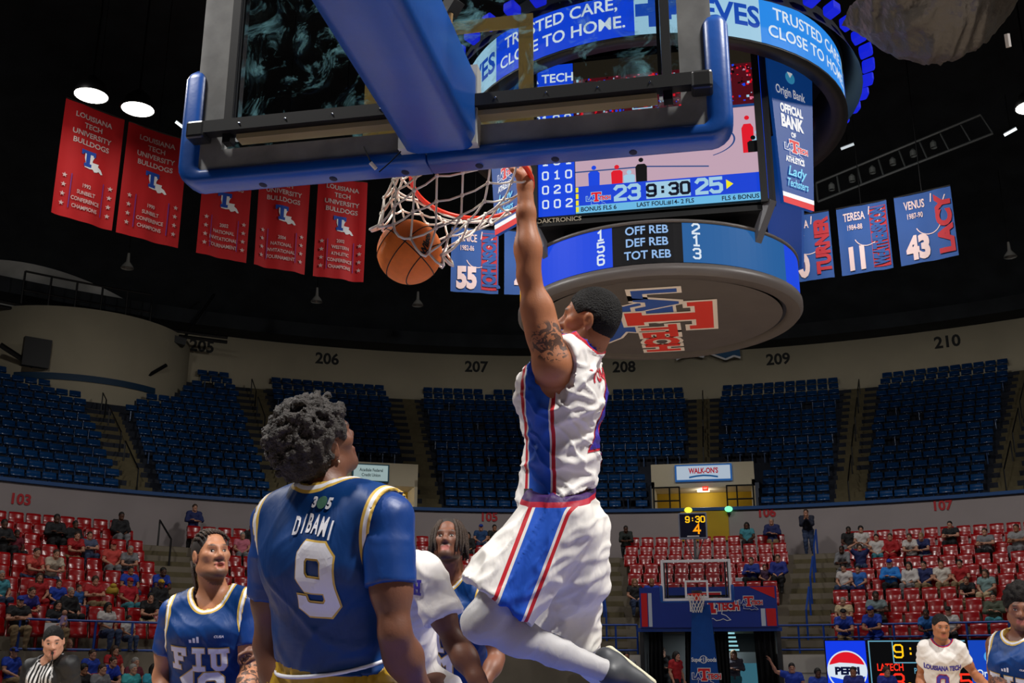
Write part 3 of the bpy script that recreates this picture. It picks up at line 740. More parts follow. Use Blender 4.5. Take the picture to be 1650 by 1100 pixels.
# cube with the screens
MB().box((0, 14.3, 8.85), (3.3, 3.3, 2.7)).build('cube_core', M_sbk, sb)
MB().box((0, 14.3, 7.5), (2.6, 2.6, .7)).build('lower_truss', M_sbk, sb)
for sx in (-1, 1):
    for sy in (-1, 1):
        MB().bar((sx * 1.75, 14.3 + sy * 1.75, 7.6), (sx * 1.45, 14.3 + sy * 1.45, 6.95), .12, .12).build('strut', mat('strut_grey', (90, 90, 95), .5), sb)
def screen_face(rot, detail):
    a = math.radians(rot); c, s = math.cos(a), math.sin(a)
    tf = lambda p: np.array([p[0] * c - p[1] * s, 14.3 + p[0] * s + p[1] * c, p[2]])
    x = tf((1, 0, 0)) - tf((0, 0, 0)); n = tf((0, -1, 0)) - tf((0, 0, 0))
    bx_ = MB().box(tf((0, -1.66, 8.88)), (3.64, .1, 2.66), (x, -n, (0, 0, 1))).build('screen_cabinet', M_sbk, sb)
    o = tf((-1.79, -1.715, 7.62)); pn = Panel(o, x, (0, 0, 1), bx_)
    pn.shape('stats_panel', [rect(0, .0, .73, 2.52)], B_)
    pn.shape('court_picture', [rect(.74, .43, 3.5, 1.55)], led('court', (205, 172, 190), .85))
    if not detail: return
    pn.shape('stand_picture', [rect(.74, 1.5, 3.5, 2.52)], led('stand', (90, 16, 28), .7))
    R = random.Random(3); blobs = {}
    for k in range(420):
        u, v = R.uniform(.76, 3.46), R.uniform(1.58, 2.2); w = R.uniform(.015, .04)
        cidx = R.choice(['r', 'r', 'r', 'w', 'b', 'k', 'p']); blobs.setdefault(cidx, []).append(rect(u, v, u + w, v + w * R.uniform(.6, 1.6)))
    for cidx, m in (('r', RED_), ('w', PALE_), ('b', B_), ('k', K_), ('p', led('pink', (235, 120, 150), .8))):
        q = pn.shape('crowd_picture', blobs[cidx], m); tag(q, kind='stuff')
    pn.shape('roof_picture', [rect(.74, 2.22, 3.5, 2.52)], led('roofpic', (46, 40, 30), .5))
    pn.shape('backboard_picture', [rect(1.62, 1.62, 1.64, 1.9), rect(1.9, 1.62, 1.92, 1.9), rect(1.62, 1.88, 1.92, 1.9), rect(1.62, 1.62, 1.92, 1.64)], PALE_)
    arc = []
    for i in range(20):
        q0, q1 = math.radians(-60 + 6 * i), math.radians(-60 + 6 * (i + 1))
        arc.append([(2.45 + r * 1.25 * math.cos(q), 1.0 + r * .55 * math.sin(q)) for r, q in ((.52, q0), (.52, q1), (.5, q1), (.5, q0))])
    arc += [rect(.74, .66, 1.8, .68), [(1.8, .66), (2.7, .58), (2.7, .6), (1.8, .68)], rect(2.75, 1.5, 3.5, 1.54)]
    pn.shape('court_lines_picture', arc, led('courtline', (30, 80, 150), .7))
    for u, col, h in ((1.02, B_, .28), (1.36, RED_, .26), (1.54, PALE_, .16), (1.72, K_, .34), (3.28, RED_, .55), (3.42, PALE_, .3), (3.35, K_, .22)):
        v = .43 if u < 3 else .75
        pn.shape('player_picture', [disc2(u, v + h + .01, .036, 12), [(u - .08, v), (u + .08, v), (u + .085, v + h * .72), (u + .05, v + h * .84), (u - .05, v + h * .84), (u - .085, v + h * .72)]], col)
    # score strip
    pn.shape('score_strip', [rect(.74, .12, 3.5, .43)], led('strip', (20, 66, 215), .95))
    pn.shape('foul_strip', [rect(.74, .0, 3.5, .12)], led('paleblue', (110, 190, 235), .9))
    pn.shape('clock_box', [rect(1.78, .145, 2.42, .405)], PALE_)
    pn.text('clock_digits', [('9:30', 2.1, .19, .17)], led('ink', (10, 20, 50), .4), stroke=.38)
    pn.text('score_digits', [('23', 1.5, .17, .21), ('25', 2.68, .17, .21)], PALE_, stroke=.38)
    pn.shape('possession_arrow', [[(2.93, .2), (3.03, .275), (2.93, .35)]], YEL_)
    pn.shape('timeout_marks', [rect(.745, .02 + .105 * i, .785, .10 + .105 * i) for i in range(4)] + [rect(3.455, .02 + .105 * i, 3.495, .10 + .105 * i) for i in range(4)], YEL_)
    pn.text('foul_lettering', [('BONUS FLS 6', 1.08, .025, .07, .95), ('LAST FOUL:#14- 2 FLS', 2.05, .03, .07, .9), ('FLS 6 BONUS', 3.12, .025, .07, .95)], led('ink', (10, 20, 50), .4), bold=.02)
    tech_logo(pn, 1.05, .16, .15, RED_, led('strip', (20, 66, 215), .95), PALE_)
    # stats column
    pn.text('team_lettering', [('LA TECH', .36, 2.2, .15, .95)], W_, bold=.02)
    pn.text('column_lettering', [('PTS R A FL', .36, 2.0, .1, .92)], W_, bold=.01)
    pn.shape('rule', [rect(.02, 2.13, .72, 2.145), rect(.02, 1.95, .72, 1.965)], W_)
    rows = ['8 3 2 1', '10 1 0 0', '4 1 1 1', '6 0 2 0', '1 1 0 1', '3 0 1 0', '4 0 2 0', '0 0 0 2']
    L = []
    for i, r in enumerate(rows):
        for j, d in enumerate(r.split()): L.append((d, .12 + .175 * j, 1.74 - .232 * i, .12))
    pn.text('stat_digits', L, W_, stroke=.3)
    Panel(tf((-1.3, -1.72, 7.5)), x, (0, 0, 1), sb).text('maker_lettering', [('DAKTRONICS', .0, .02, .07, 1.1)], mat('maker_print', (190, 180, 160), .5), bold=.02)
    MB().box(tf((0, -1.66, 7.53)), (3.5, .1, .12), (x, -n, (0, 0, 1))).build('screen_skirt', M_sbk, sb)
for k, rot in enumerate((0, 90, 180, 270)): screen_face(rot, k == 0)
# corner banners between the screens
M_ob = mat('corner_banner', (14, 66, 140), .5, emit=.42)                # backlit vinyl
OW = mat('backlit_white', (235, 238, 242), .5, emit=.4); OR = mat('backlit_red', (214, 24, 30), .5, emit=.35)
for k, (sx_, sy_) in enumerate(((1, -1), (-1, -1), (1, 1), (-1, 1))):
    inn, out_ = np.array([1.86 * sx_, 14.3 + 1.7 * sy_, 0]), np.array([2.56 * sx_, 14.3 + 1.02 * sy_, 0])
    first = sx_ * sy_ < 0                                              # the straight inner edge is at the left seen from outside
    A0, B0 = (inn, out_) if first else (out_, inn); x = nrm(B0 - A0); Wd = np.linalg.norm(B0 - A0)
    h0, h1 = 7.6, 10.2; H = h1 - h0
    if first: lx = lambda v: .10 - .12 * v / H; rx = lambda v: Wd * (.74 + .26 * v / H); mid = .42
    else: lx = lambda v: Wd * (.26 - .26 * v / H); rx = lambda v: Wd - .10 + .12 * v / H; mid = Wd - .42
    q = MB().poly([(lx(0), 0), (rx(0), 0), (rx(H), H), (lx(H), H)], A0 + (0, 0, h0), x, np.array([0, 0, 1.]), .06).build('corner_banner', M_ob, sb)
    pn = Panel(A0 + np.array([0, 0, h0]), x, (0, 0, 1), q)
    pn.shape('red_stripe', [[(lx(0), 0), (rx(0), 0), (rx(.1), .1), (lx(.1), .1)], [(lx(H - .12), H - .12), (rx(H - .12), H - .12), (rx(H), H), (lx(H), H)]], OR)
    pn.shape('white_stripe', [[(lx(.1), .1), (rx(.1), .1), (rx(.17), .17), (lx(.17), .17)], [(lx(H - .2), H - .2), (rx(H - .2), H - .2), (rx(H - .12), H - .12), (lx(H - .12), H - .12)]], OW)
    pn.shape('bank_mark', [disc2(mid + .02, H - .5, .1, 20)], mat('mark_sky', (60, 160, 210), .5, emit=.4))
    pn.shape('bank_mark_wedge', [[(mid + .02, H - .5), (mid - .04, H - .41), (mid + .08, H - .41)]], OW)
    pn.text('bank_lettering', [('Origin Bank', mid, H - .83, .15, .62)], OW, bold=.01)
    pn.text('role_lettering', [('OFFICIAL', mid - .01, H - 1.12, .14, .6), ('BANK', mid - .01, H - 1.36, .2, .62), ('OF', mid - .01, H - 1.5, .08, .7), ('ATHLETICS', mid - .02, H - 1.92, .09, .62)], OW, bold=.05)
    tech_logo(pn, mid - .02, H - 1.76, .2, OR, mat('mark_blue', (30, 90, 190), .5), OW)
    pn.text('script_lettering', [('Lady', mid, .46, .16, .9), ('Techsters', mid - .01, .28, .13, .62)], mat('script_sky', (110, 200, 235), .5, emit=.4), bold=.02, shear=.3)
# lower ring
R3 = 2.18
MB().lathe([(1.3, 7.3), (1.7, 7.24), (R3 + .02, 7.24), (R3 + .02, 7.2), (R3 - .01, 7.2), (R3 - .01, 6.58), (R3 + .03, 6.58), (R3 + .03, 6.48), (R3 - .02, 6.42)], CEN, 72).build('lower_ring_housing', mat('ring_grey', (96, 90, 88), .45), sb, True)
MB().lathe([(R3 - .02, 6.42), (1.98, 6.42), (1.95, 6.5)], CEN, 72).build('soffit_rim', M_disc, sb, True)
MB().lathe([(1.99, 6.47), (1.9, 6.49)], CEN, 72).build('soffit_groove', M_sbk, sb)
dsc = MB().lathe([(1.9, 6.45), (.01, 6.45)], CEN, 72).build('soffit_disc', M_disc, sb)
dp = Panel((0, 14.3, 6.45), (0, 1, 0), (1, 0, 0), dsc)
tech_logo(dp, -.18, -.5, 1.35, mat('disc_red', (225, 50, 24), .5), mat('disc_blue', (40, 84, 170), .5), mat('disc_white', (235, 225, 215), .5), name='soffit_mark')
for p0, p1, m in ((-13, 13, K_), (13, 62, T_), (62, 135, B_), (-62, -13, B_), (-135, -62, led('gold', (220, 160, 20), .8)), (135, 225, B_)):
    V, F = ring_band(R3, p0, p1, 6.6, 7.19); mesh_obj('led_panel', V, F, m, sb)
t_ = MB()
for s, z in (('OFF REB', 7.04), ('DEF REB', 6.86), ('TOT REB', 6.67)): ring_put(MB(), text_geo(s, .02), R3, 0, z, .125, .95).build('stat_lettering', led('stattxt', (150, 190, 240), .9), sb)
t_ = MB()
for (l, r_), z in zip((('1', '2'), ('5', '1'), ('6', '3')), (7.03, 6.85, 6.66)):
    for c_, p_ in ((l, -17.5), (r_, 18)): ring_put(MB(), stroke_geo(c_, .3), R3, p_, z, .14).build('rebound_digit', W_, sb)

# ------------------------------------------------------------------ lamps and rigging under the roof
def round_lamp(p, lab, r=.46):
    o = thing('ceiling_lamp', p, lab, 'lamp', 'round arena lamps')
    p = np.array(p, float)
    MB().lathe([(.0, .0), (r, .0)], p, 24).build('lens', led('lamp_lens', (255, 252, 240), 14.), o)
    MB().lathe([(r + .02, -.02), (r + .05, .02), (r * .8, .35), (r * .3, .6), (.01, .62)], p, 24).build('housing', M_black, o, True)
    MB().tube([p + (0, 0, .6), (p[0], p[1], 24.0)], .03, 5).build('stem', M_black, o)
round_lamp(PZ(147, 154, 17.0), 'bright round arena lamp above the leftmost red banner')
round_lamp(PZ(222, 176, 17.0), 'bright round arena lamp above the second red banner')
round_lamp(PZ(1664, 172, 17.0), 'bright round arena lamp at the right edge of the frame')
for (x, y, R, lb) in ((205, 432, 34, 'small bell lamp hanging below the first red banner'), (673, 492, 34, 'small bell lamp hanging below the ball'), (1628, 414, 34, 'small bell lamp at far right below the numbered banners'), (510, 486, 34, 'small bell lamp hanging below the fourth red banner')):
    p = PR(x, y, R)[0]; o = thing('bell_lamp', p, lb, 'lamp')
    MB().lathe([(.28, 0), (.22, .12), (.08, .3), (.05, .7)], p, 16).build('shade', mat('bell_grey', (150, 150, 145), .5), o, True)
    MB().tube([p + (0, 0, .7), (p[0], p[1], 22.5)], .02, 5).build('cord', M_black, o)
for (x0, y0, x1, y1, R, lb) in ((1355, 240, 1376, 232, 30, 'short pale tube lamp right of the scoreboard'), (1618, 218, 1638, 207, 30, 'short bright tube lamp near the right edge'), (283, 196, 296, 206, 30, 'small bright tube lamp beside the second red banner')):
    p0, p1 = PR(x0, y0, R)[0], PR(x1, y1, R)[0]; o = thing('tube_lamp', (p0 + p1) / 2, lb, 'lamp')
    MB().tube([p0, p1], .06, 8).build('tube', led('tube' + str(x0), (235, 245, 250), .7 if x0 == 1355 else 1.6), o)
    MB().bar(p0 + (0, 0, .1), p1 + (0, 0, .1), .14, .06).build('fitting', M_black, o)
    MB().tube([(p0 + p1) / 2 + (0, 0, .1), (p0 + p1) / 2 + (0, 0, 2.5)], .015, 4).build('cord', M_black, o)
tr = thing('lighting_truss', PR(1420, 260, 24)[0], 'dark lighting truss behind the numbered banners right of the scoreboard', 'truss')
for (x0, y0, x1, y1) in ((1315, 295, 1580, 185), (1318, 325, 1600, 215)):
    MB().tube([PR(x0, y0, 24)[0], PR(x1, y1, 24)[0]], .05, 6).build('chord', mat('truss_grey', (70, 74, 74), .5), tr)
for k in range(9):
    f = k / 8; MB().tube([PR(1315 + 265 * f, 295 - 110 * f, 24)[0], PR(1318 + 282 * f, 325 - 110 * f, 24)[0]], .035, 5).build('web', MATS['truss_grey'], tr)
for k in range(6):
    f = k / 7; p = PR(1340 + 230 * f, 302 - 95 * f, 24)[0]
    MB().lathe([(.12, -.1), (.12, .1), (.04, .2)], p, 10).build('spot_can', mat('can_grey', (96, 100, 98), .5), tr)
# wrapped bundle hanging at the top right
hb = thing('wrapped_bundle', PD(1510, 105, 12), 'crumpled dark plastic sheeting slung under the roof at top right', 'tarpaulin')
P00 = PD(1528, -40, 12)
V = []; F = []; nu, nv = 60, 30
for j in range(nv + 1):
    for i in range(nu + 1):
        u = -1 + 2 * i / nu; v = j / nv; th = (v - .5) * PI
        x = 1.0 * u; dep = math.cos(th); z = -(.92 * (1 - abs(u) ** 2.0) + .1) * dep
        yy = 1.0 * math.sin(th) * (1 - .3 * u * u)
        cr = .10 * abs(math.sin(5 * u + 4 * v + 2 * math.sin(5 * v + 3 * u))) + .07 * abs(math.sin(11 * u - 9 * v + 2 * math.sin(6 * u))) + .05 * abs(math.sin(17 * v + 13 * u * u + 3 * math.sin(9 * v))) + random.uniform(-.02, .02)
        V.append(P00 + np.array([x * CY - yy * SY, x * SY + yy * CY, z + .7 * cr * dep + .18 * u]))
n = nu + 1
for j in range(nv):
    for i in range(nu): F.append((j * n + i, j * n + i + 1, (j + 1) * n + i + 1, (j + 1) * n + i))
mesh_obj('sheeting', V, F, mat('black_plastic', (66, 63, 59), .35, spec=.6, bump=1., bscale=9), hb, True)
for sx in (-1.1, 0, 1.1): MB().tube([P00 + np.array([sx * CY, sx * SY, .0]), P00 + np.array([sx * CY, sx * SY, 8])], .03, 5).build('sling', M_black, hb)
MB().tube([PD(1622, 55, 11.5), PD(1625, 76, 11.5)], .03, 5).build('loose_tie', mat('tie_white', (170, 165, 160), .6), hb)
# ------------------------------------------------------------------ basketball goals
M_pad = mat('blue_pad_vinyl', (8, 76, 160), .36, spec=.5, noise=.12, nscale=6, bump=.03, bscale=40)
M_alu = mat('frame_aluminium', (160, 160, 158), .45, metal=.3, noise=.35, nscale=9)
M_sq = bpy.data.materials.new('target_tape'); M_sq.use_nodes = True
_nt = M_sq.node_tree; _nt.nodes.remove(_nt.nodes['Principled BSDF']); _d = _nt.nodes.new('ShaderNodeBsdfDiffuse'); _t = _nt.nodes.new('ShaderNodeBsdfTranslucent'); _m = _nt.nodes.new('ShaderNodeMixShader')
_d.inputs[0].default_value = lin((226, 212, 160)); _t.inputs[0].default_value = lin((240, 226, 170)); _m.inputs[0].default_value = .5
_nt.links.new(_d.outputs[0], _m.inputs[1]); _nt.links.new(_t.outputs[0], _m.inputs[2]); _nt.links.new(_m.outputs[0], _nt.nodes['Material Output'].inputs[0])
M_rim = mat('rim_orange', (236, 50, 16), .4)
M_net = mat('net_cord', (232, 226, 214), .8)
def glass_mat(name, smear_sheen):
    m = bpy.data.materials.new(name); m.use_nodes = True; nt = m.node_tree; nt.nodes.clear()
    out = nt.nodes.new('ShaderNodeOutputMaterial'); tr = nt.nodes.new('ShaderNodeBsdfTransparent'); gl = nt.nodes.new('ShaderNodeBsdfGlossy'); gl.inputs['Roughness'].default_value = .03
    tr.inputs[0].default_value = (.93, .96, .96, 1)
    fr = nt.nodes.new('ShaderNodeFresnel'); fr.inputs[0].default_value = 1.5
    mx = nt.nodes.new('ShaderNodeMixShader'); nt.links.new(fr.outputs[0], mx.inputs[0]); nt.links.new(tr.outputs[0], mx.inputs[1]); nt.links.new(gl.outputs[0], mx.inputs[2])
    df = nt.nodes.new('ShaderNodeBsdfDiffuse'); df.inputs[0].default_value = (.3, .68, .75, 1)  # smears on the glass; the cyan cast they reflect is painted into their colour
    tc = nt.nodes.new('ShaderNodeTexCoord'); n1 = nt.nodes.new('ShaderNodeTexNoise'); n1.inputs['Scale'].default_value = 7; n1.inputs['Detail'].default_value = 8; n1.inputs['Roughness'].default_value = .7
    n1.inputs['Distortion'].default_value = 1.2
    nt.links.new(tc.outputs['Object'], n1.inputs['Vector'])
    rp = nt.nodes.new('ShaderNodeValToRGB'); rp.color_ramp.elements[0].position = .53; rp.color_ramp.elements[1].position = .8
    rp.color_ramp.elements[0].color = (0, 0, 0, 1); rp.color_ramp.elements[1].color = (smear_sheen,) * 3 + (1,)
    nt.links.new(n1.outputs['Fac'], rp.inputs[0])
    m2 = nt.nodes.new('ShaderNodeMixShader'); nt.links.new(rp.outputs[0], m2.inputs[0]); nt.links.new(mx.outputs[0], m2.inputs[1]); nt.links.new(df.outputs[0], m2.inputs[2])
    nt.links.new(m2.outputs[0], out.inputs[0]); return m
def rrect(w, h, r, n=4):
    P = []
    for cx, cy, a0 in ((w / 2 - r, h / 2 - r, 0), (-w / 2 + r, h / 2 - r, 90), (-w / 2 + r, -h / 2 + r, 180), (w / 2 - r, -h / 2 + r, 270)):
        for k in range(n + 1): a = math.radians(a0 + 90 * k / n); P.append((cx + r * math.cos(a), cy + r * math.sin(a)))
    return P
def sweep(pts, nrmls, yv, sec, scales, tf, thin=None):
    """rounded section swept along pts; nrmls = outward in-plane normals, yv = depth axis"""
    V = []; F = []; m = len(sec)
    for p, n_, k, w in zip(pts, nrmls, scales, thin or [1] * len(pts)):
        for a, b in sec: V.append(tf(np.array(p) + k * w * a * np.array(n_) + k * b * np.array(yv)))
    for i in range(len(pts) - 1):
        for j in range(m): F.append((i * m + j, i * m + (j + 1) % m, (i + 1) * m + (j + 1) % m, (i + 1) * m + j))
    F.append(tuple(range(m - 1, -1, -1))); F.append(tuple((len(pts) - 1) * m + j for j in range(m)))
    return V, F
def net_mesh(T, B, rows=6, n=12, bulge=0., sag=None, r=.0035):
    """lattice from the top ring T(angle) to the bottom ring B(angle)"""
    mb = MB(); node = lambda j, k: None
    def nd(j, k):
        a = 2 * PI * (k + .5 * (j % 2)) / n; f = j / rows
        p = T(a) * (1 - f) + B(a) * f
        if sag is not None: p = p + sag(a, f)
        return p
    for j in range(rows):
        for k in range(n):
            p = nd(j, k)
            ks = (k, k - 1) if j % 2 == 0 else (k, k + 1)
            for q in ks:
                e = nd(j + 1, q % n); mid = (p + e) / 2 + np.array([0, 0, -.006])
                mb.tube([p, mid, e], r, 5)
            if j: mb.sph(p, r * 2.1, 6, 4)
    for k in range(n): mb.sph(nd(rows, k), r * 2.1, 6, 4)
    return mb
def goal(tf, lab, near):
    g = thing('basketball_goal', tf((0, -4.2, 0)), lab, 'basketball goal')
    ax = (tf((1, 0, 0)) - tf((0, 0, 0)), tf((0, 1, 0)) - tf((0, 0, 0)), np.array([0, 0, 1.]))
    bx = lambda mb, c, s, bev=0.: mb.box(tf(c), s, ax, bev)
    gp = bx(MB(), (0, -.022, 3.435), (1.76, .018, 1.0)).build('backboard_glass', glass_mat('board_glass_near' if near else 'board_glass_far', .75 if near else .1), g)
    fr = MB()
    bx(fr, (-.86, -.045, 3.435), (.11, .055, 1.07)); bx(fr, (.86, -.045, 3.435), (.11, .055, 1.07)); bx(fr, (0, -.045, 2.94), (1.61, .055, .075)); bx(fr, (0, -.045, 3.935), (1.61, .055, .07))
    fr = fr.build('backboard_frame', M_alu, g)
    if not near:
        w = MB(); bx(w, (-.88, -.006, 3.435), (.07, .02, 1.07)); bx(w, (.88, -.006, 3.435), (.07, .02, 1.07)); bx(w, (0, -.006, 2.935), (1.7, .02, .07)); bx(w, (0, -.006, 3.935), (1.7, .02, .07))
        w.build('white_border', M_white, fr)
    sq = MB(); z0, z1, hx, t = 2.975, 3.432, .305, .052
    for c, s in (((-hx + t / 2, -.005, (z0 + z1) / 2), (t, .004, z1 - z0)), ((hx - t / 2, -.005, (z0 + z1) / 2), (t, .004, z1 - z0)), ((0, -.005, z0 + t / 2), (2 * hx - 2 * t, .004, t)), ((0, -.005, z1 - t / 2), (2 * hx - 2 * t, .004, t))): bx(sq, c, s)
    sq.build('target_square', M_sq if near else M_white, gp)
    # pads: two mirrored halves with a seam
    pts = []; nn = []
    X, Zb, Zt, rc = .925, 2.879, 3.315, .05
    pts.append((X, 0, Zt)); nn.append((1, 0, 0)); pts.append((X, 0, Zt - .02)); nn.append((1, 0, 0)); pts.append((X, 0, Zt - .045)); nn.append((1, 0, 0)); pts.append((X, 0, Zb + rc + .05)); nn.append((1, 0, 0))
    for k in range(7):
        a = math.radians(-90 * k / 6); pts.append((X - rc + rc * math.cos(a), 0, Zb + rc + rc * math.sin(a))); nn.append((math.cos(a), 0, math.sin(a)))
    pts.append((.3, 0, Zb)); nn.append((0, 0, -1))
    for sgn, seam in ((1, -.046), (-1, .054)):
        P_ = [(sgn * p[0], -.028, p[2]) for p in pts + [(seam, 0, Zb)]]; N_ = [(sgn * n_[0], 0, n_[2]) for n_ in nn + [(0, 0, -1)]]
        sc_ = [.45, .8, 1.0] + [1] * (len(P_) - 3)
        V, F = sweep(P_, N_, (0, 1, 0), rrect(.088, .115, .03), sc_, tf, [.64 + .36 * abs(n_[0]) for n_ in N_])
        if sgn > 0: F = [f[::-1] for f in F]
        pd = mesh_obj('edge_pad', V, F, M_pad, g, True)
        for x in (.12, .38, .64):
            MB().sph(tf((sgn * x + (-.02 if sgn < 0 else 0), -.022, 2.851)), (.014, .02, .004), 10, 6).build('screw_hole', mat('hole_dark', (6, 18, 50), .8), pd)
    # rear steel
    cb = MB(); bx(cb, (0, -.12, 3.035), (1.78, .045, .045)); cb.build('rear_crossbar', M_black, g)
    for sx in (-1, 1):
        v = MB(); bx(v, (sx * .765, -.1, 3.45), (.03, .04, .94)); v.build('rear_upright', M_black, g)
        v = MB(); bx(v, (sx * .742, -.09, 3.45), (.012, .03, .9)); v.build('bright_strip', mat('chrome', (210, 215, 220), .15, metal=1.), g)
        v = MB(); bx(v, (sx * .875, -.11, 3.03), (.07, .07, .065), .01); v.build('corner_clamp', mat('clamp_steel', (70, 70, 70), .35, metal=.8), g)
        v = MB(); bx(v, (sx * .42, -.09, 3.0), (.62, .05, .018)); v.build('lower_channel', mat('channel_tan', (150, 135, 100), .6), g)
        for k in range(4): MB().sph(tf((sx * (.2 + .17 * k), -.143, 3.035)), .004, 6, 4).build('bolt', mat('chrome', (210, 215, 220), .15, metal=1.), g)
    # arm
    A_ = MB(); bx(A_, (0.005, -1.96, 3.02), (.25, 3.78, .3), .045); arm = A_.build('padded_arm', M_pad, g, True)
    A_ = MB(); bx(A_, (0, -.1, 3.03), (.27, .06, .29)); A_.build('arm_plate', mat('plate_grey', (170, 170, 165), .5), g)
    # mast and base
    m_ = MB(); w0, w1 = .26, .45
    V = [tf(p) for p in ((-w0, -3.55, 3.0), (w0, -3.55, 3.0), (w0, -4.0, 3.0), (-w0, -4.0, 3.0), (-w1, -3.35, .25), (w1, -3.35, .25), (w1, -4.4, .25), (-w1, -4.4, .25))]
    m_.add(V, [(0, 1, 5, 4), (1, 2, 6, 5), (2, 3, 7, 6), (3, 0, 4, 7), (0, 3, 2, 1)]); mast = m_.build('padded_mast', M_pad, g)
    b_ = MB(); bx(b_, (0, -4.2, .15), (1.1, 2.0, .3), .04); b_.build('padded_base', M_pad, g)
    # rim
    ang = -12.5 if near else 0.; ca, sa = math.cos(math.radians(ang)), math.sin(math.radians(ang)); hy, hz = .06, 3.05
    def tilt(p): y, z = p[1] - hy, p[2] - hz; return tf((p[0], hy + y * ca - z * sa, hz + y * sa + z * ca))
    rm = MB().tube([tilt((.2286 * math.cos(a), .381 + .2286 * math.sin(a), 3.05)) for a in np.linspace(0, 2 * PI, 49)[:-1]], .0095, 10, True).build('rim', M_rim, g, True)
    pl = MB(); bx(pl, (0, .01, 3.0), (.16, .02, .2)); pl.build('rim_plate', M_rim, rm)
    br = MB().box(tilt((0, .1, 3.035)), (.12, .12, .03), (ax[0], nrm(tilt((0, 1, 3.05)) - tilt((0, 0, 3.05))), nrm(tilt((0, 0, 4)) - tilt((0, 0, 3))))); br.build('rim_bracket', M_rim, rm)
    for sx in (-1, 1): MB().tube([tilt((sx * .05, .1, 3.03)), tilt((sx * .13, .19, 3.045))], .008, 6).build('rim_brace', M_rim, rm)
    Tn = lambda a: tilt((.2286 * math.cos(a), .381 + .2286 * math.sin(a), 3.04))
    return g, Tn, mast, tf
near_tf = lambda p: np.array([p[0], 1.22 + p[1], p[2]], float)
far_tf = lambda p: np.array([-p[0], 27.43 - p[1], p[2]], float)
gn, Tn, _, _ = goal(near_tf, 'near basketball goal seen from behind with blue padded glass backboard and arm', True)
gf, Tf, mastf, _ = goal(far_tf, 'far basketball goal with white-edged glass backboard on a blue padded stand', False)
# far net hangs straight
net_mesh(Tf, lambda a: far_tf((.12 * math.cos(a), .381 + .12 * math.sin(a), 2.6)), 5, 12, r=.006, sag=lambda a, f: np.array([0, 0, 0.]) ).build('net', M_net, gf)
# near net is whipped sideways round the ball
BC = PD(660, 406, 4.02)
e1 = nrm(PD(712, 410, 3.95) - PD(612, 362, 4.1)); e2 = nrm(FWD - e1 * (FWD @ e1)); ctr = PD(664, 388, 4.04)
def Bn(a):
    return ctr + .148 * math.cos(a) * e1 + .135 * math.sin(a) * e2 + np.array([0, 0, .02 * math.sin(3 * a)])
def nsag(a, f):
    s = math.sin(PI * f)
    lf = max(0., -math.cos(a))
    return s * (np.array([0, 0, .035]) + lf * np.array([-.02, 0, .03])) + .012 * s * np.array([math.sin(5 * a + 7 * f), math.cos(4 * a + 5 * f), math.sin(6 * a - 5 * f)])
nm = net_mesh(Tn, Bn, 6, 12, r=.0042, sag=nsag)
for k in range(12):                                                   # loose loops at the bottom edge
    a = 2 * PI * k / 12; p0, p1 = Bn(a), Bn(a + 2 * PI / 12); o_ = nrm((p0 + p1) / 2 - ctr) * .028 + np.array([0, 0, -.022])
    nm.tube([p0, (p0 * .75 + p1 * .25) + o_, (p0 + p1) / 2 + 1.3 * o_, (p0 * .25 + p1 * .75) + o_, p1], .0048, 5)
nm.build('net', M_net, gn, True)
# cable with a clip, and the board camera
cb = MB().tube([PD(586, 236, 3.62), PD(596, 258, 3.56), PD(608, 272, 3.55)], .0022, 5).tube([PD(611, 277, 3.55), PD(628, 262, 3.56), PD(646, 244, 3.58)], .0022, 5).build('cable', mat('cable_rubber', (12, 12, 12), .9, spec=.1), gn)
MB().tube([PD(597, 262, 3.545), PD(606, 272, 3.545)], .007, 8).build('cable_clip', mat('clip_white', (225, 220, 205), .5), cb)
MB().bar(near_tf((.015, -.08, 3.42)), near_tf((.05, -.1, 3.46)), .05, .05).build('board_camera', mat('camera_grey', (60, 60, 58), .4), gn)
MB().tube([near_tf((-.02, -.08, 3.38)), near_tf((-.01, -.11, 3.44)), near_tf((.03, -.1, 3.40)), near_tf((.02, -.09, 3.30))], .01, 6).build('camera_cable', mat('camera_wire', (150, 120, 80), .5), gn)
# print on the far mast
pm = Panel(far_tf((.45, -3.35, .25)), (1, 0, 0), nrm(far_tf((0, -3.55, 3.0)) - far_tf((0, -3.35, .25))), mastf)
pm.text('sponsor_lettering', [('Super', .26, 1.15, .12, .8), ('Foods', .66, 1.15, .12, .8), ('1', .45, 1.15, .12, .8)], M_white, bold=.03, lift=.01)
pm.shape('sponsor_ring', [[(.45 + r * math.cos(q), 1.21 + r * math.sin(q)) for r, q in ((.11, a), (.11, a + .35), (.09, a + .35), (.09, a))] for a in np.linspace(0, 5.95, 18)], M_white, lift=.01)
tech_logo(pm, .45, .62, .34, M_red, M_blue, M_white)
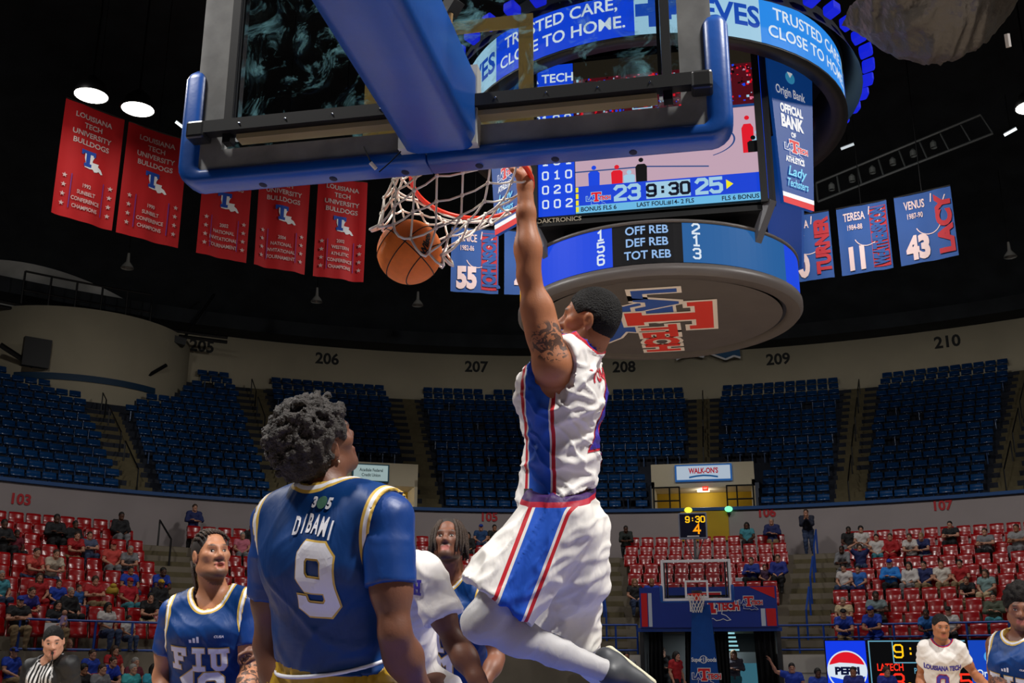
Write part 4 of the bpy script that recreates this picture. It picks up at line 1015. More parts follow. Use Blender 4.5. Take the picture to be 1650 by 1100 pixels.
# shot clock on the far goal
sc_ = thing('shot_clock', far_tf((0, -.3, 4.0)), 'shot clock reading 9:30 and 4 above the far backboard', 'shot clock')
bxx = MB().box(far_tf((.03, -.4, 4.9)), (.76, .16, .7), None, .02).build('case', mat('clock_case', (150, 160, 180), .4), sc_)
MB().box(far_tf((.03, -.315, 4.9)), (.68, .02, .62)).build('face', mat('clock_face', (22, 26, 40), .25), bxx)
pc = Panel(far_tf((.37, -.3, 4.59)), (1, 0, 0), (0, 0, 1), bxx)
pc.text('time_digits', [('9:30', .41, .4, .15, .95)], led('amber', (255, 190, 20), 1.2), stroke=.3)
pc.text('shot_digits', [('4', .44, .1, .24)], led('amber2', (255, 150, 10), 1.2), stroke=.3)
pc.shape('label_strip', [rect(.18, .01, .5, .04)], M_white)
MB().tube([far_tf((0, -.35, 4.0)), far_tf((0, -.38, 4.56))], .035, 8).build('pole', mat('pole_grey', (90, 95, 100), .4), sc_)
for sx in (-1, 1): MB().tube([far_tf((sx * .05, -.32, 4.02)), far_tf((sx * .25, -.38, 4.56))], .015, 6).build('brace', MATS['pole_grey'], sc_)
MB().bar(far_tf((0, -.1, 3.97)), far_tf((0, -.36, 4.0)), .08, .05).build('foot_bracket', MATS['pole_grey'], sc_)

# ------------------------------------------------------------------ tunnel under the far stand
Yt = 33.0
aw = thing('tunnel_banner', (.15, Yt, 2.42), 'blue banner with red and white end stripes over the tunnel behind the far goal', 'banner')
MB().box((.15, Yt, 3.03), (4.2, .06, 1.22)).build('cloth', mat('tunnel_blue', (18, 52, 150), .55, noise=.1, nscale=2), aw)
pn = Panel((-1.95, Yt - .031, 2.42), (1, 0, 0), (0, 0, 1), aw)
pn.shape('red_stripe', [rect(.05, .03, .24, 1.05), [(3.87, .03), (4.15, .03), (4.15, .55), (3.85, .55)], [(3.4, 1.2), (4.15, .85), (4.15, 1.2)]], M_red)
pn.shape('white_stripe', [rect(.27, .03, .38, 1.05), rect(3.7, .03, 3.83, .55)], mat('stripe_pale', (200, 210, 225), .6))
tech_logo(pn, 2.2, .42, .62, M_red, mat('tunnel_blue', (18, 52, 150)), M_white, name='tunnel_mark')
tech_logo(pn, 3.35, .62, .3, M_red, mat('tunnel_blue', (18, 52, 150)), M_white, name='corner_mark')
MB().box((.15, Yt + .1, 2.36), (4.4, .14, .12)).build('header_bar', M_bluerail, aw)
tun = tag(MB().box((.15, Yt + 4.5, 1.2), (4.0, .1, 2.4)).build('wall_tunnel_end', mat('tunnel_back', (88, 86, 84), .8)), kind='structure')
for sx in (-1.95, 2.25): MB().box((sx, Yt + 2.55, 1.18), (.12, 4.5, 2.36)).build('side_wall', mat('tunnel_side', (60, 60, 62), .8), tun)
MB().box((.15, Yt + 2.6, 2.40), (4.2, 4.5, .06)).build('tunnel_roof', M_black, tun)
MB().box((-1.1, Yt + 3.2, 1.2), (.8, .1, 2.3)).build('tunnel_door', mat('tunnel_door_grey', (120, 124, 124), .6), tun)
MB().box((1.1, Yt + 3.0, 1.55), (1.4, .08, .35)).build('tunnel_sign', mat('tunnel_sign_white', (190, 195, 195), .6), tun)
MB().box((1.0, Yt + 3.4, 1.0), (1.2, .08, .9)).build('tunnel_screen', led('tunscr', (70, 130, 150), .5), tun)
for k in range(5): MB().box((.75, Yt + 2.0, 2.3 - .13 * k), (.35 + .06 * k, .2, .05)).build('lamp_louvre', led('louvre', (150, 215, 225), .8), tun)
lm = bpy.data.lights.new('tunnel_lamp_light', 'AREA'); lm.energy = 35; lm.size = .8; lm.color = (.85, .95, 1); lo_ = bpy.data.objects.new('tunnel_lamp_light', lm); COL.objects.link(lo_); lo_.location = (.4, Yt + 1.6, 2.33)
for sx, w in ((-1.55, .5), (-.45, .45), (.55, .35), (1.85, .55)):
    cu = thing('black_curtain', (sx, Yt + .5, 0), {-1.55: 'black curtain at the left side of the tunnel under the blue banner', -.45: 'black curtain left of the far goal stand', .55: 'black curtain right of the far goal stand', 1.85: 'black curtain at the right side of the tunnel under the blue banner'}[sx], 'curtain')
    V = []; F = []; nu = 24
    for i in range(nu + 1):
        u = i / nu; x = sx - w / 2 + w * u; y = Yt + .5 + .06 * math.sin(u * 22)
        V += [(x, y, 0.02), (x + (.15 if sx < 0 else -.15) * (1 - u) * .5, y, 2.36)]
    for i in range(nu): F.append((2 * i, 2 * i + 2, 2 * i + 3, 2 * i + 1))
    mesh_obj('drape', V, F, mat('curtain_black', (22, 22, 24), .85), cu, True)
    MB().tube([(sx - w / 2, Yt + .5, 2.37), (sx + w / 2, Yt + .5, 2.37)], .02, 6).build('curtain_rod', M_black, cu)
# pale block walls flanking the tunnel
for sx, lab in ((-2.7, 0), (3.0, 1)):
    w_ = tag(MB().box((sx, Yt - .5, .8), (1.5 if sx < 0 else 1.4, .2, 1.6)).build('wall_block_%d' % (lab + 1), mat('block_white', (196, 190, 180), .8, noise=.1, nscale=3)), kind='structure')
    for z in (.55, 1.08): MB().box((sx, Yt - .603, z), (1.4, .008, .02)).build('joint', mat('joint_grey', (120, 116, 110), .9), w_)

# ------------------------------------------------------------------ courtside video boards at right
def vboard(x0, x1, ztop, name, lab, Y=31.5, zbot=.35):
    A0, A1 = PY(x0, 1032, Y), PY(x1, 1034, Y)
    o = thing(name, ((A0[0] + A1[0]) / 2, Y, 0), lab, 'video board')
    MB().box(((A0[0] + A1[0]) / 2, Y + .12, (ztop) / 2), (A1[0] - A0[0], .2, ztop)).build('cabinet', M_black, o)
    W = A1[0] - A0[0] - .04
    return o, Panel((A0[0] + .02, Y + .018, zbot), (1, 0, 0), (0, 0, 1), o), W, ztop - zbot - .03
o, pn, W, H = vboard(1328, 1395, 2.0, 'drink_board', 'lit blue board with a round red white and blue drink logo')
pn.shape('lit_face', [rect(0, 0, W, H)], led('pepsiblue', (16, 60, 235), .95))
cx, cy, r = W / 2, H - .82, .55
pn.shape('white_disc', [disc2(cx, cy, r, 40)], W_)
pn.shape('red_cap', [disc2(cx, cy, r * .93, 20, 18, 162) + [(cx - .2, cy + .22), (cx + .15, cy + .2)][::1]], RED_)
pn.shape('blue_cap', [disc2(cx, cy, r * .93, 20, 198, 342) + [(cx + .2, cy - .2), (cx - .15, cy - .24)]], led('pepsiblue2', (20, 70, 235), .95))
pn.text('logo_lettering', [('PEPSI', cx, cy - .1, .2, 1.12)], led('pepsink', (8, 20, 70), .5), bold=.06)
o, pn, W, H = vboard(1397, 1556, 2.0, 'courtside_scoreboard', 'black courtside scoreboard with amber and red digits behind the white number 0 player')
pn.shape('lit_face', [rect(0, 0, W, H)], K_)
pn.shape('border', [rect(0, H - .03, W, H), rect(0, 0, .03, H), rect(.65, H - .62, .68, H), rect(.65, H - .62, W - .5, H - .59), rect(W - .5, H - .62, W - .47, H)], led('cyanline', (120, 190, 220), .7))
pn.text('clock_digits', [('9:30', 1.3, H - .46, .34)], led('amber', (255, 190, 20), 1.2), stroke=.2)
pn.text('home_lettering', [('LATECH', .55, H - .82, .2, .72)], led('redled', (255, 50, 30), 1.), bold=.02)
pn.text('period_lettering', [('PERIOD', 1.45, H - .9, .16, .7)], led('cyanline', (120, 190, 220), .7), bold=.01)
pn.text('visitor_lettering', [('FIU', 2.3, H - .82, .2, .72)], led('redled', (255, 50, 30), 1.), bold=.02)
pn.text('home_digits', [('23', .55, H - 1.32, .4)], led('redled', (255, 50, 30), 1.), stroke=.22)
pn.text('visitor_digits', [('25', 2.35, H - 1.32, .4)], led('redled', (255, 50, 30), 1.), stroke=.22)
pn.text('bonus_lettering', [('B', 1.05, H - 1.28, .14), ('B', 1.8, H - 1.28, .14)], led('amber', (255, 190, 20), 1.2), bold=.02)
o, pn, W, H = vboard(1558, 1648, 2.0, 'bank_board', 'lit blue board with a pale round mark and white lettering at lower right')
pn.shape('lit_face', [rect(0, 0, W, H)], led('bankblue', (18, 70, 190), .9))
pn.shape('round_mark', [disc2(W * .38, H - .45, .16, 24)], led('marksky', (80, 170, 240), .9))
pn.shape('mark_wedge', [[(W * .38, H - .45), (W * .38 - .1, H - .33), (W * .38 + .1, H - .33)], [(W * .38, H - .45), (W * .38 + .1, H - .57), (W * .38 - .1, H - .57)]], W_)
pn.text('bank_lettering', [('Origin Bank', W * .5, H - .98, .2, .85)], W_, bold=.02)
pn.text('small_lettering', [('THE OFFICIAL BANK', W * .5, H - 1.28, .1, .8), ('OF LA TECH', W * .5, H - 1.42, .1, .8)], W_, bold=.01)
# ------------------------------------------------------------------ sculpting: smooth unions of tapered limbs meshed with surface nets
class SD:
    def __init__(s, lo, hi, h):
        s.lo = np.array(lo, float); s.h = h; s.n = np.ceil((np.array(hi, float) - s.lo) / h).astype(int) + 1
        s.D = np.full(s.n, .5, np.float32)
        s.ax = [(s.lo[i] + h * np.arange(s.n[i])).astype(np.float32) for i in range(3)]
    def _sub(s, lo, hi):
        i0 = np.clip(np.floor((lo - s.lo) / s.h).astype(int), 0, s.n); i1 = np.clip(np.ceil((hi - s.lo) / s.h).astype(int) + 1, 0, s.n)
        sl = tuple(slice(a, b) for a, b in zip(i0, i1))
        X = s.ax[0][sl[0]][:, None, None]; Y = s.ax[1][sl[1]][None, :, None]; Z = s.ax[2][sl[2]][None, None, :]
        return sl, X, Y, Z
    def put(s, d, sl, k, op='u'):
        A = s.D[sl]
        if op == 'u':
            if k > 0: h = np.maximum(k - np.abs(A - d), 0) / k; s.D[sl] = np.minimum(A, d) - h * h * k * .25
            else: s.D[sl] = np.minimum(A, d)
        else:
            if k > 0: h = np.maximum(k - np.abs(A + d), 0) / k; s.D[sl] = np.maximum(A, -d) + h * h * k * .25
            else: s.D[sl] = np.maximum(A, -d)
    def cap(s, a, b, ra, rb, k=.02, side=None, f=1., op='u', cuts=()):
        a = np.asarray(a, float); b = np.asarray(b, float); R = max(ra, rb) * max(f, 1.) + k + 2 * s.h
        sl, X, Y, Z = s._sub(np.minimum(a, b) - R, np.maximum(a, b) + R)
        d = cap_d(X, Y, Z, a, b, ra, rb, side, f)
        for (p, n) in cuts: d = np.maximum(d, (X - p[0]) * n[0] + (Y - p[1]) * n[1] + (Z - p[2]) * n[2])
        s.put(d, sl, k, op)
    def ell(s, c, r, A=None, k=.02, op='u'):
        c = np.asarray(c, float); r = np.ones(3) * r; A = np.eye(3) if A is None else A; R = r.max() + k + 2 * s.h
        sl, X, Y, Z = s._sub(c - R, c + R); s.put(ell_d(X, Y, Z, c, r, A), sl, k, op)
    def prims(s, L, inf=0., kk=None):
        for p in L:
            if p[0] == 'c': s.cap(p[1], p[2], p[3] + inf, p[4] + inf, p[5] if kk is None else kk, p[6], p[7])
            else: s.ell(p[1], np.array(p[2]) + inf, p[3], p[4] if kk is None else kk)
    def mesh(s):
        D = s.D; ins = D < 0
        nx, ny, nz = D.shape
        c8 = np.zeros((nx - 1, ny - 1, nz - 1), np.int8)
        for i in (0, 1):
            for j in (0, 1):
                for k in (0, 1): c8 += ins[i:nx - 1 + i, j:ny - 1 + j, k:nz - 1 + k]
        act = (c8 > 0) & (c8 < 8); idx = np.argwhere(act); n = len(idx)
        vid = np.full(c8.shape, -1, np.int32); vid[act] = np.arange(n)
        acc = np.zeros((n, 3)); cnt = np.zeros(n)
        I, J, K = idx.T
        cor = [(0, 0, 0), (1, 0, 0), (0, 1, 0), (1, 1, 0), (0, 0, 1), (1, 0, 1), (0, 1, 1), (1, 1, 1)]
        val = [D[I + a, J + b, K + c].astype(float) for a, b, c in cor]
        for p in range(8):
            for ax in range(3):
                if cor[p][ax] == 0:
                    q = p + (1, 2, 4)[ax]; va, vb = val[p], val[q]; m = (va < 0) != (vb < 0)
                    t = np.where(m, va / np.where(m, va - vb, 1), 0); co = np.array(cor[p], float)
                    P = np.tile(co, (n, 1)); P[:, ax] += t; acc[m] += P[m]; cnt[m] += 1
        V = s.lo + s.h * (idx + acc / cnt[:, None])
        Q = []
        for ax in range(3):
            a0 = [slice(None)] * 3; a1 = [slice(None)] * 3; a0[ax] = slice(0, -1); a1[ax] = slice(1, None)
            S0, S1 = ins[tuple(a0)], ins[tuple(a1)]; E = np.argwhere(S0 != S1)
            o1, o2 = [(1, 2), (2, 0), (0, 1)][ax]
            ok = (E[:, o1] > 0) & (E[:, o2] > 0) & (E[:, o1] < D.shape[o1] - 1) & (E[:, o2] < D.shape[o2] - 1); E = E[ok]
            def g(d1, d2): C = E.copy(); C[:, o1] -= d1; C[:, o2] -= d2; return vid[C[:, 0], C[:, 1], C[:, 2]]
            q = np.stack([g(1, 1), g(0, 1), g(0, 0), g(1, 0)], 1)
            fl = ~S0[E[:, 0], E[:, 1], E[:, 2]]; q[fl] = q[fl][:, ::-1]; Q.append(q)
        return V, np.concatenate(Q)
def cap_d(X, Y, Z, a, b, ra, rb, side=None, f=1.):
    ba = b - a; L2 = float(ba @ ba) + 1e-12
    px, py, pz = X - a[0], Y - a[1], Z - a[2]
    t = np.clip((px * ba[0] + py * ba[1] + pz * ba[2]) / L2, 0, 1)
    qx, qy, qz = px - t * ba[0], py - t * ba[1], pz - t * ba[2]
    d2 = qx * qx + qy * qy + qz * qz
    if side is not None and f != 1.:
        qs = qx * side[0] + qy * side[1] + qz * side[2]; d2 = np.maximum(d2 - qs * qs * (1 - 1 / (f * f)), 0)
    return np.sqrt(d2) - (ra + (rb - ra) * t)
def ell_d(X, Y, Z, c, r, A):
    px, py, pz = X - c[0], Y - c[1], Z - c[2]
    u = [(px * A[i][0] + py * A[i][1] + pz * A[i][2]) for i in range(3)]
    k0 = np.sqrt(sum((u[i] / r[i]) ** 2 for i in range(3))); k1 = np.sqrt(sum((u[i] / (r[i] ** 2)) ** 2 for i in range(3))) + 1e-9
    return k0 * (k0 - 1) / k1
def C_(a, b, ra, rb, k=.03, side=None, f=1.): return ('c', np.asarray(a, float), np.asarray(b, float), ra, rb, k, side, f)
def E_(c, r, A=None, k=.02): return ('e', np.asarray(c, float), r, np.eye(3) if A is None else np.asarray(A), k)
def lerp(a, b, t): return np.asarray(a) * (1 - t) + np.asarray(b) * t
def bounds(L, pad):
    lo = np.full(3, 1e9); hi = -lo
    for p in L:
        if p[0] == 'c':
            R = max(p[3], p[4]) * max(1, p[7])
            for q in (p[1], p[2]): lo = np.minimum(lo, q - R); hi = np.maximum(hi, q + R)
        else: R = np.max(p[2]); lo = np.minimum(lo, p[1] - R); hi = np.maximum(hi, p[1] + R)
    return lo - pad, hi + pad

# ---------------- anatomy
def head_frame(fwd, up):
    f = nrm(fwd); r = nrm(np.cross(f, up)); u = np.cross(r, f); return np.array([r, f, u])     # rows: right, forward, up
def head_prims(c, A, s=1., ears=True, nose=1., lips=1.):
    c = np.asarray(c, float); P = lambda x, y, z: c + s * (x * A[0] + y * A[1] + z * A[2]); L = []
    R = lambda *r: np.array(r) * s
    L.append(E_(P(0, -.012, .038), R(.076, .098, .088), A, .02)); L.append(E_(P(0, .03, -.03), R(.061, .066, .085), A, .03 * s))
    for x in (-1, 1):
        L.append(C_(P(x * .05, .0, -.06), P(x * .018, .072, -.1), .026 * s, .022 * s, .03 * s))
        L.append(E_(P(x * .046, .06, -.012), R(.022, .024, .02), A, .025 * s))
    L.append(C_(P(-.036, .084, .024), P(.036, .084, .024), .0125 * s, .0125 * s, .02 * s))
    L.append(E_(P(0, .086, -.098), R(.022, .018, .02), A, .02 * s))
    L.append(C_(P(0, .092, .012), P(0, .113, -.026), .0085 * s, .0125 * s * nose, .012 * s)); L.append(C_(P(-.014 * nose, .1, -.031), P(.014 * nose, .1, -.031), .0105 * s, .0105 * s, .008 * s))
    L.append(C_(P(-.019, .092, -.06), P(.019, .092, -.06), .0085 * s * lips, .0085 * s * lips, .008 * s)); L.append(C_(P(-.016, .091, -.0755), P(.016, .091, -.0755), .009 * s * lips, .009 * s * lips, .007 * s))
    if ears:
        for x in (-1, 1):
            L.append(E_(P(x * .079, -.006, -.002), R(.009, .02, .032), A, .008 * s))
    return L
def head_cuts(c, A, s=1.):
    P = lambda x, y, z: np.asarray(c, float) + s * (x * A[0] + y * A[1] + z * A[2]); R = lambda *r: np.array(r) * s
    L = [(P(x * .033, .107, .004), R(.022, .02, .014), .014 * s) for x in (-1, 1)]
    L += [(P(x * .09, -.003, .002), R(.008, .010, .016), .004 * s) for x in (-1, 1)]
    L += [(P(0, .108, -.068), R(.02, .012, .0022), .003 * s)]
    return L
def hand_prims(w, d, n, side, curl=.4, s=1., spread=.1, thumb=.5):
    """w wrist, d direction of the fingers, n palm-facing normal, side = +1/-1: which way the thumb points along cross(d, n)"""
    d = nrm(d); n = nrm(n - d * (np.asarray(n) @ d)); x = np.cross(d, n) * side; L = []
    w = np.asarray(w, float); pc = w + d * .05 * s
    L.append(C_(w, w + d * .035 * s, .027 * s, .03 * s, .015, x, 1.25)); L.append(C_(w + d * .03 * s, w + d * .082 * s, .0185 * s, .0165 * s, .014, x, 2.1))
    for i, (off, ln, r) in enumerate(((.031, .075, .0095), (.0105, .085, .0098), (-.0105, .079, .0094), (-.030, .062, .0082))):
        p = w + d * (.088 - .004 * abs(i - 1)) * s + x * off * s; a = curl * (.75 + .1 * i); dd = nrm(d + x * spread * (1.5 - i) * .25)
        for seg, fr in enumerate((.45, .32, .23)):
            a_ = a * (seg + 1) * .75 if seg else a * .6
            v = dd * math.cos(a_) + n * math.sin(a_); q = p + v * ln * fr * s; L.append(C_(p, q, r * s * (1 - .1 * seg), r * s * (.95 - .1 * seg), .005)); p = q
    p = w + d * .025 * s + x * .026 * s; v = nrm(d * .7 + x * .75 + n * thumb * .6)
    q = p + v * .042 * s; L.append(C_(p, q, .0135 * s, .0115 * s, .012)); v2 = nrm(d * .9 + x * (.5 - .5 * thumb) + n * thumb * .8); L.append(C_(q, q + v2 * .034 * s, .011 * s, .009 * s, .005))
    return L
def torso_prims(J, s=1., belly=0., w=1.):
    pel = (J['hL'] + J['hR']) / 2; top = (J['sL'] + J['sR']) / 2; sS = nrm(J['sR'] - J['sL']); sH = nrm(J['hR'] - J['hL'])
    up = nrm(top - pel); fw = nrm(np.cross(up, sS)); fh = nrm(np.cross(up, sH)); L = []
    wa = lerp(pel, top, .42); ch = lerp(pel, top, .74); tp = lerp(pel, top, .97); sm = nrm(sS + sH)
    L.append(C_(pel - up * .02, wa, .112 * s, .102 * s, .04, sH, 1.42 * w)); L.append(C_(wa, ch, .102 * s, .122 * s, .05, sm, 1.38 * w)); L.append(C_(ch, tp, .12 * s, .078 * s, .05, sS, 1.45 * w))
    for q in ('hL', 'hR'): L.append(E_(J[q] - fh * .035 * s - up * .02 * s, np.array([.098, .09, .1]) * s, None, .05))
    if belly: L.append(E_(wa + fw * .05 + up * -.02, np.array([.13, .12, .14]) * (1 + belly), None, .06))
    for q in ('sL', 'sR'):
        L.append(C_(lerp(top, J['nk'], .75), J[q], .052 * s, .064 * s, .05))
        L.append(E_(lerp(ch, J[q], .42) + fw * .06 * s, np.array([.075, .075, .06]) * s, None, .05))
        L.append(E_(lerp(ch, J[q], .4) - fw * .055 * s, np.array([.07, .07, .1]) * s, None, .05))
    return L
def arm_prims(S, E, W, s=1., m=1.):
    d = nrm(E - S); e = nrm(W - E); bn = nrm(np.cross(np.cross(d, e) + np.array([.02, .03, .01]), d)); q = lambda t: lerp(S, E, t); w = lambda t: lerp(E, W, t)
    b2 = bn - e * (bn @ e); b2 = nrm(b2) if np.linalg.norm(b2) > .2 else nrm(d - e * (d @ e)); Aa = np.array([bn, np.cross(d, bn), d]); Ab = np.array([b2, np.cross(e, b2), e])
    return [C_(S, q(.3), .064 * s * m, .057 * s * m, .04), C_(q(.3), q(.65), .057 * s * m, .05 * s * m, .03), C_(q(.65), E, .05 * s * m, .040 * s, .03), C_(E, w(.3), .040 * s, .0445 * s * m, .03), C_(w(.3), w(.7), .0445 * s * m, .034 * s, .03), C_(w(.7), W, .034 * s, .0285 * s, .02),
            E_(q(.52) + bn * .020 * s, np.array([.042, .040, .088]) * s * m, Aa, .03), E_(q(.48) - bn * .022 * s, np.array([.042, .046, .10]) * s * m, Aa, .03), E_(w(.26) - np.cross(e, b2) * .012 * s, np.array([.04, .042, .085]) * s * m, Ab, .03)]
def leg_prims(H, K, A, s=1.):
    bk = nrm(np.cross(np.cross(K - H, A - K) + 1e-6, A - K))
    return [C_(H, lerp(H, K, .5), .096 * s, .086 * s, .05), C_(lerp(H, K, .45), K, .086 * s, .06 * s, .04), E_(K, np.ones(3) * .06 * s, None, .03), C_(K, lerp(K, A, .3), .054 * s, .06 * s, .03), C_(lerp(K, A, .25), lerp(K, A, .6), .06 * s, .046 * s, .03), C_(lerp(K, A, .55), A, .047 * s, .036 * s, .03)]

# ---------------- materials for people
def attr_node(nt, nm):
    a = nt.nodes.new('ShaderNodeAttribute'); a.attribute_name = nm; return a.outputs['Fac']
def mixc(nt, fac, a, b):
    m = nt.nodes.new('ShaderNodeMix'); m.data_type = 'RGBA'
    nt.links.new(fac, m.inputs['Factor'])
    for i, v in ((6, a), (7, b)):
        if isinstance(v, tuple): m.inputs[i].default_value = v
        else: nt.links.new(v, m.inputs[i])
    return m.outputs[2]
def mth(nt, op, a, b=None, c=None):
    m = nt.nodes.new('ShaderNodeMath'); m.operation = op
    for i, v in enumerate((a, b, c)):
        if v is None: continue
        if isinstance(v, (int, float)): m.inputs[i].default_value = v
        else: nt.links.new(v, m.inputs[i])
    return m.outputs[0]
def band(nt, v, a, b): return mth(nt, 'MULTIPLY', mth(nt, 'GREATER_THAN', v, a), mth(nt, 'LESS_THAN', v, b))
def skin_mat(name, c, lip=(150, 70, 62), dark=.55, tat=True):
    if name in MATS: return MATS[name]
    m = mat(name, c, .5, spec=.4); nt = m.node_tree; b = nt.nodes['Principled BSDF']
    b.inputs['Subsurface Weight'].default_value = .0
    L = lin(c); D = tuple(x * dark for x in L[:3]) + (1,)
    tc = nt.nodes.new('ShaderNodeTexCoord'); n = nt.nodes.new('ShaderNodeTexNoise'); n.inputs['Scale'].default_value = 9; n.inputs['Detail'].default_value = 4; nt.links.new(tc.outputs['Object'], n.inputs[0])
    rp = nt.nodes.new('ShaderNodeMapRange'); rp.inputs[1].default_value = .4; rp.inputs[2].default_value = .8; rp.inputs[3].default_value = 0; rp.inputs[4].default_value = .55; nt.links.new(n.outputs['Fac'], rp.inputs[0])
    col = mixc(nt, rp.outputs[0], L, D)
    col = mixc(nt, attr_node(nt, 'lip'), col, lin(lip)); col = mixc(nt, attr_node(nt, 'hairy'), col, (.012, .008, .006, 1))
    # ink drawings under the skin
    n2 = nt.nodes.new('ShaderNodeTexNoise'); n2.inputs['Scale'].default_value = 26; n2.inputs['Detail'].default_value = 3; n2.inputs['Distortion'].default_value = 1.6; nt.links.new(tc.outputs['Object'], n2.inputs[0])
    ink = mth(nt, 'MULTIPLY', attr_node(nt, 'ink'), mth(nt, 'GREATER_THAN', n2.outputs['Fac'], .49))
    col = mixc(nt, mth(nt, 'MULTIPLY', ink, .8), col, (.012, .014, .016, 1))
    nt.links.new(col, b.inputs['Base Color'])
    n3 = nt.nodes.new('ShaderNodeTexNoise'); n3.inputs['Scale'].default_value = 180; nt.links.new(tc.outputs['Object'], n3.inputs[0])
    bp = nt.nodes.new('ShaderNodeBump'); bp.inputs['Strength'].default_value = .12; bp.inputs['Distance'].default_value = .004; nt.links.new(n3.outputs['Fac'], bp.inputs['Height']); nt.links.new(bp.outputs[0], b.inputs['Normal'])
    return m
def cloth_bump(nt, b, scale=9., st=.35, fine=.1):
    tc = nt.nodes.new('ShaderNodeTexCoord'); n = nt.nodes.new('ShaderNodeTexNoise'); n.inputs['Scale'].default_value = scale; n.inputs['Detail'].default_value = 3; n.inputs['Distortion'].default_value = .8
    mp = nt.nodes.new('ShaderNodeMapping'); mp.inputs['Scale'].default_value = (1, 1, .55); nt.links.new(tc.outputs['Object'], mp.inputs[0]); nt.links.new(mp.outputs[0], n.inputs[0])
    n2 = nt.nodes.new('ShaderNodeTexNoise'); n2.inputs['Scale'].default_value = 420; nt.links.new(tc.outputs['Object'], n2.inputs[0])
    b1 = nt.nodes.new('ShaderNodeBump'); b1.inputs['Strength'].default_value = st; b1.inputs['Distance'].default_value = .03; nt.links.new(n.outputs['Fac'], b1.inputs['Height'])
    b2 = nt.nodes.new('ShaderNodeBump'); b2.inputs['Strength'].default_value = fine; b2.inputs['Distance'].default_value = .002; nt.links.new(n2.outputs['Fac'], b2.inputs['Height']); nt.links.new(b1.outputs[0], b2.inputs['Normal'])
    nt.links.new(b2.outputs[0], b.inputs['Normal'])
def jersey_mat(name, base, trims, rough=.55, st=.35):
    """trims: list of (attribute, [(lo, hi, colour), ...]) bands of printed trim along seams"""
    m = mat(name, base, rough, spec=.3, sheen=.0); nt = m.node_tree; b = nt.nodes['Principled BSDF']; col = lin(base)
    for at, bands in trims:
        v = attr_node(nt, at)
        for lo, hi, c in bands: col = mixc(nt, band(nt, v, lo, hi), col, lin(c))
    if not isinstance(col, tuple): nt.links.new(col, b.inputs['Base Color'])
    cloth_bump(nt, b, st=st); return m

def wr(P, a, dirv, freq, seed=0):
    """folds: ridges running across dirv, broken up by warping"""
    r = np.random.RandomState(seed); d = nrm(dirv); s = np.zeros(len(P))
    for i in range(9):
        k = freq * r.uniform(.55, 1.5) * (d + .38 * r.normal(size=3)); s += np.sin(P @ k + r.uniform(0, 6.28))
    s /= 2.1
    return a * (1.5 * np.exp(-(s * 2.0) ** 2) - .5)
def vnormals(V, F):
    n = np.zeros_like(V); a = V[F[:, 2]] - V[F[:, 0]]; b = V[F[:, 3]] - V[F[:, 1]]; fn = np.cross(a, b)
    for i in range(4): np.add.at(n, F[:, i], fn)
    return n / (np.linalg.norm(n, axis=1)[:, None] + 1e-12)
def decal(name, geos, V, F, o, x, y, m, parent, lift=.0025, L=.02, start=.35):
    """print cast on to a sculpted garment; geos: (geo, u, v, height, squeeze)"""
    bv = BVHTree.FromPolygons([tuple(p) for p in V], [tuple(f) for f in F]); x = nrm(x); y = nrm(y - x * (y @ x)); n = np.cross(x, y); out = None
    for (g, u, v, h, *sx) in geos:
        G, Fg = refine(g[0] * np.array([h * (sx[0] if sx else 1), h]), g[1], L); P = []; ok = []
        for p in G:
            w = o + (u + p[0]) * x + (v + p[1]) * y; q = bv.ray_cast(Vector(w + start * n), Vector(-n), 2 * start)
            ok.append(q[0] is not None and q[1].dot(Vector(n)) > .05)
            P.append(np.array(q[0]) + lift * np.array(q[1]) if q[0] is not None else w)
        Fk = [f for f in Fg if all(ok[i] for i in f)]
        if Fk: out = mesh_obj(name, P, Fk, m, parent)
    return out
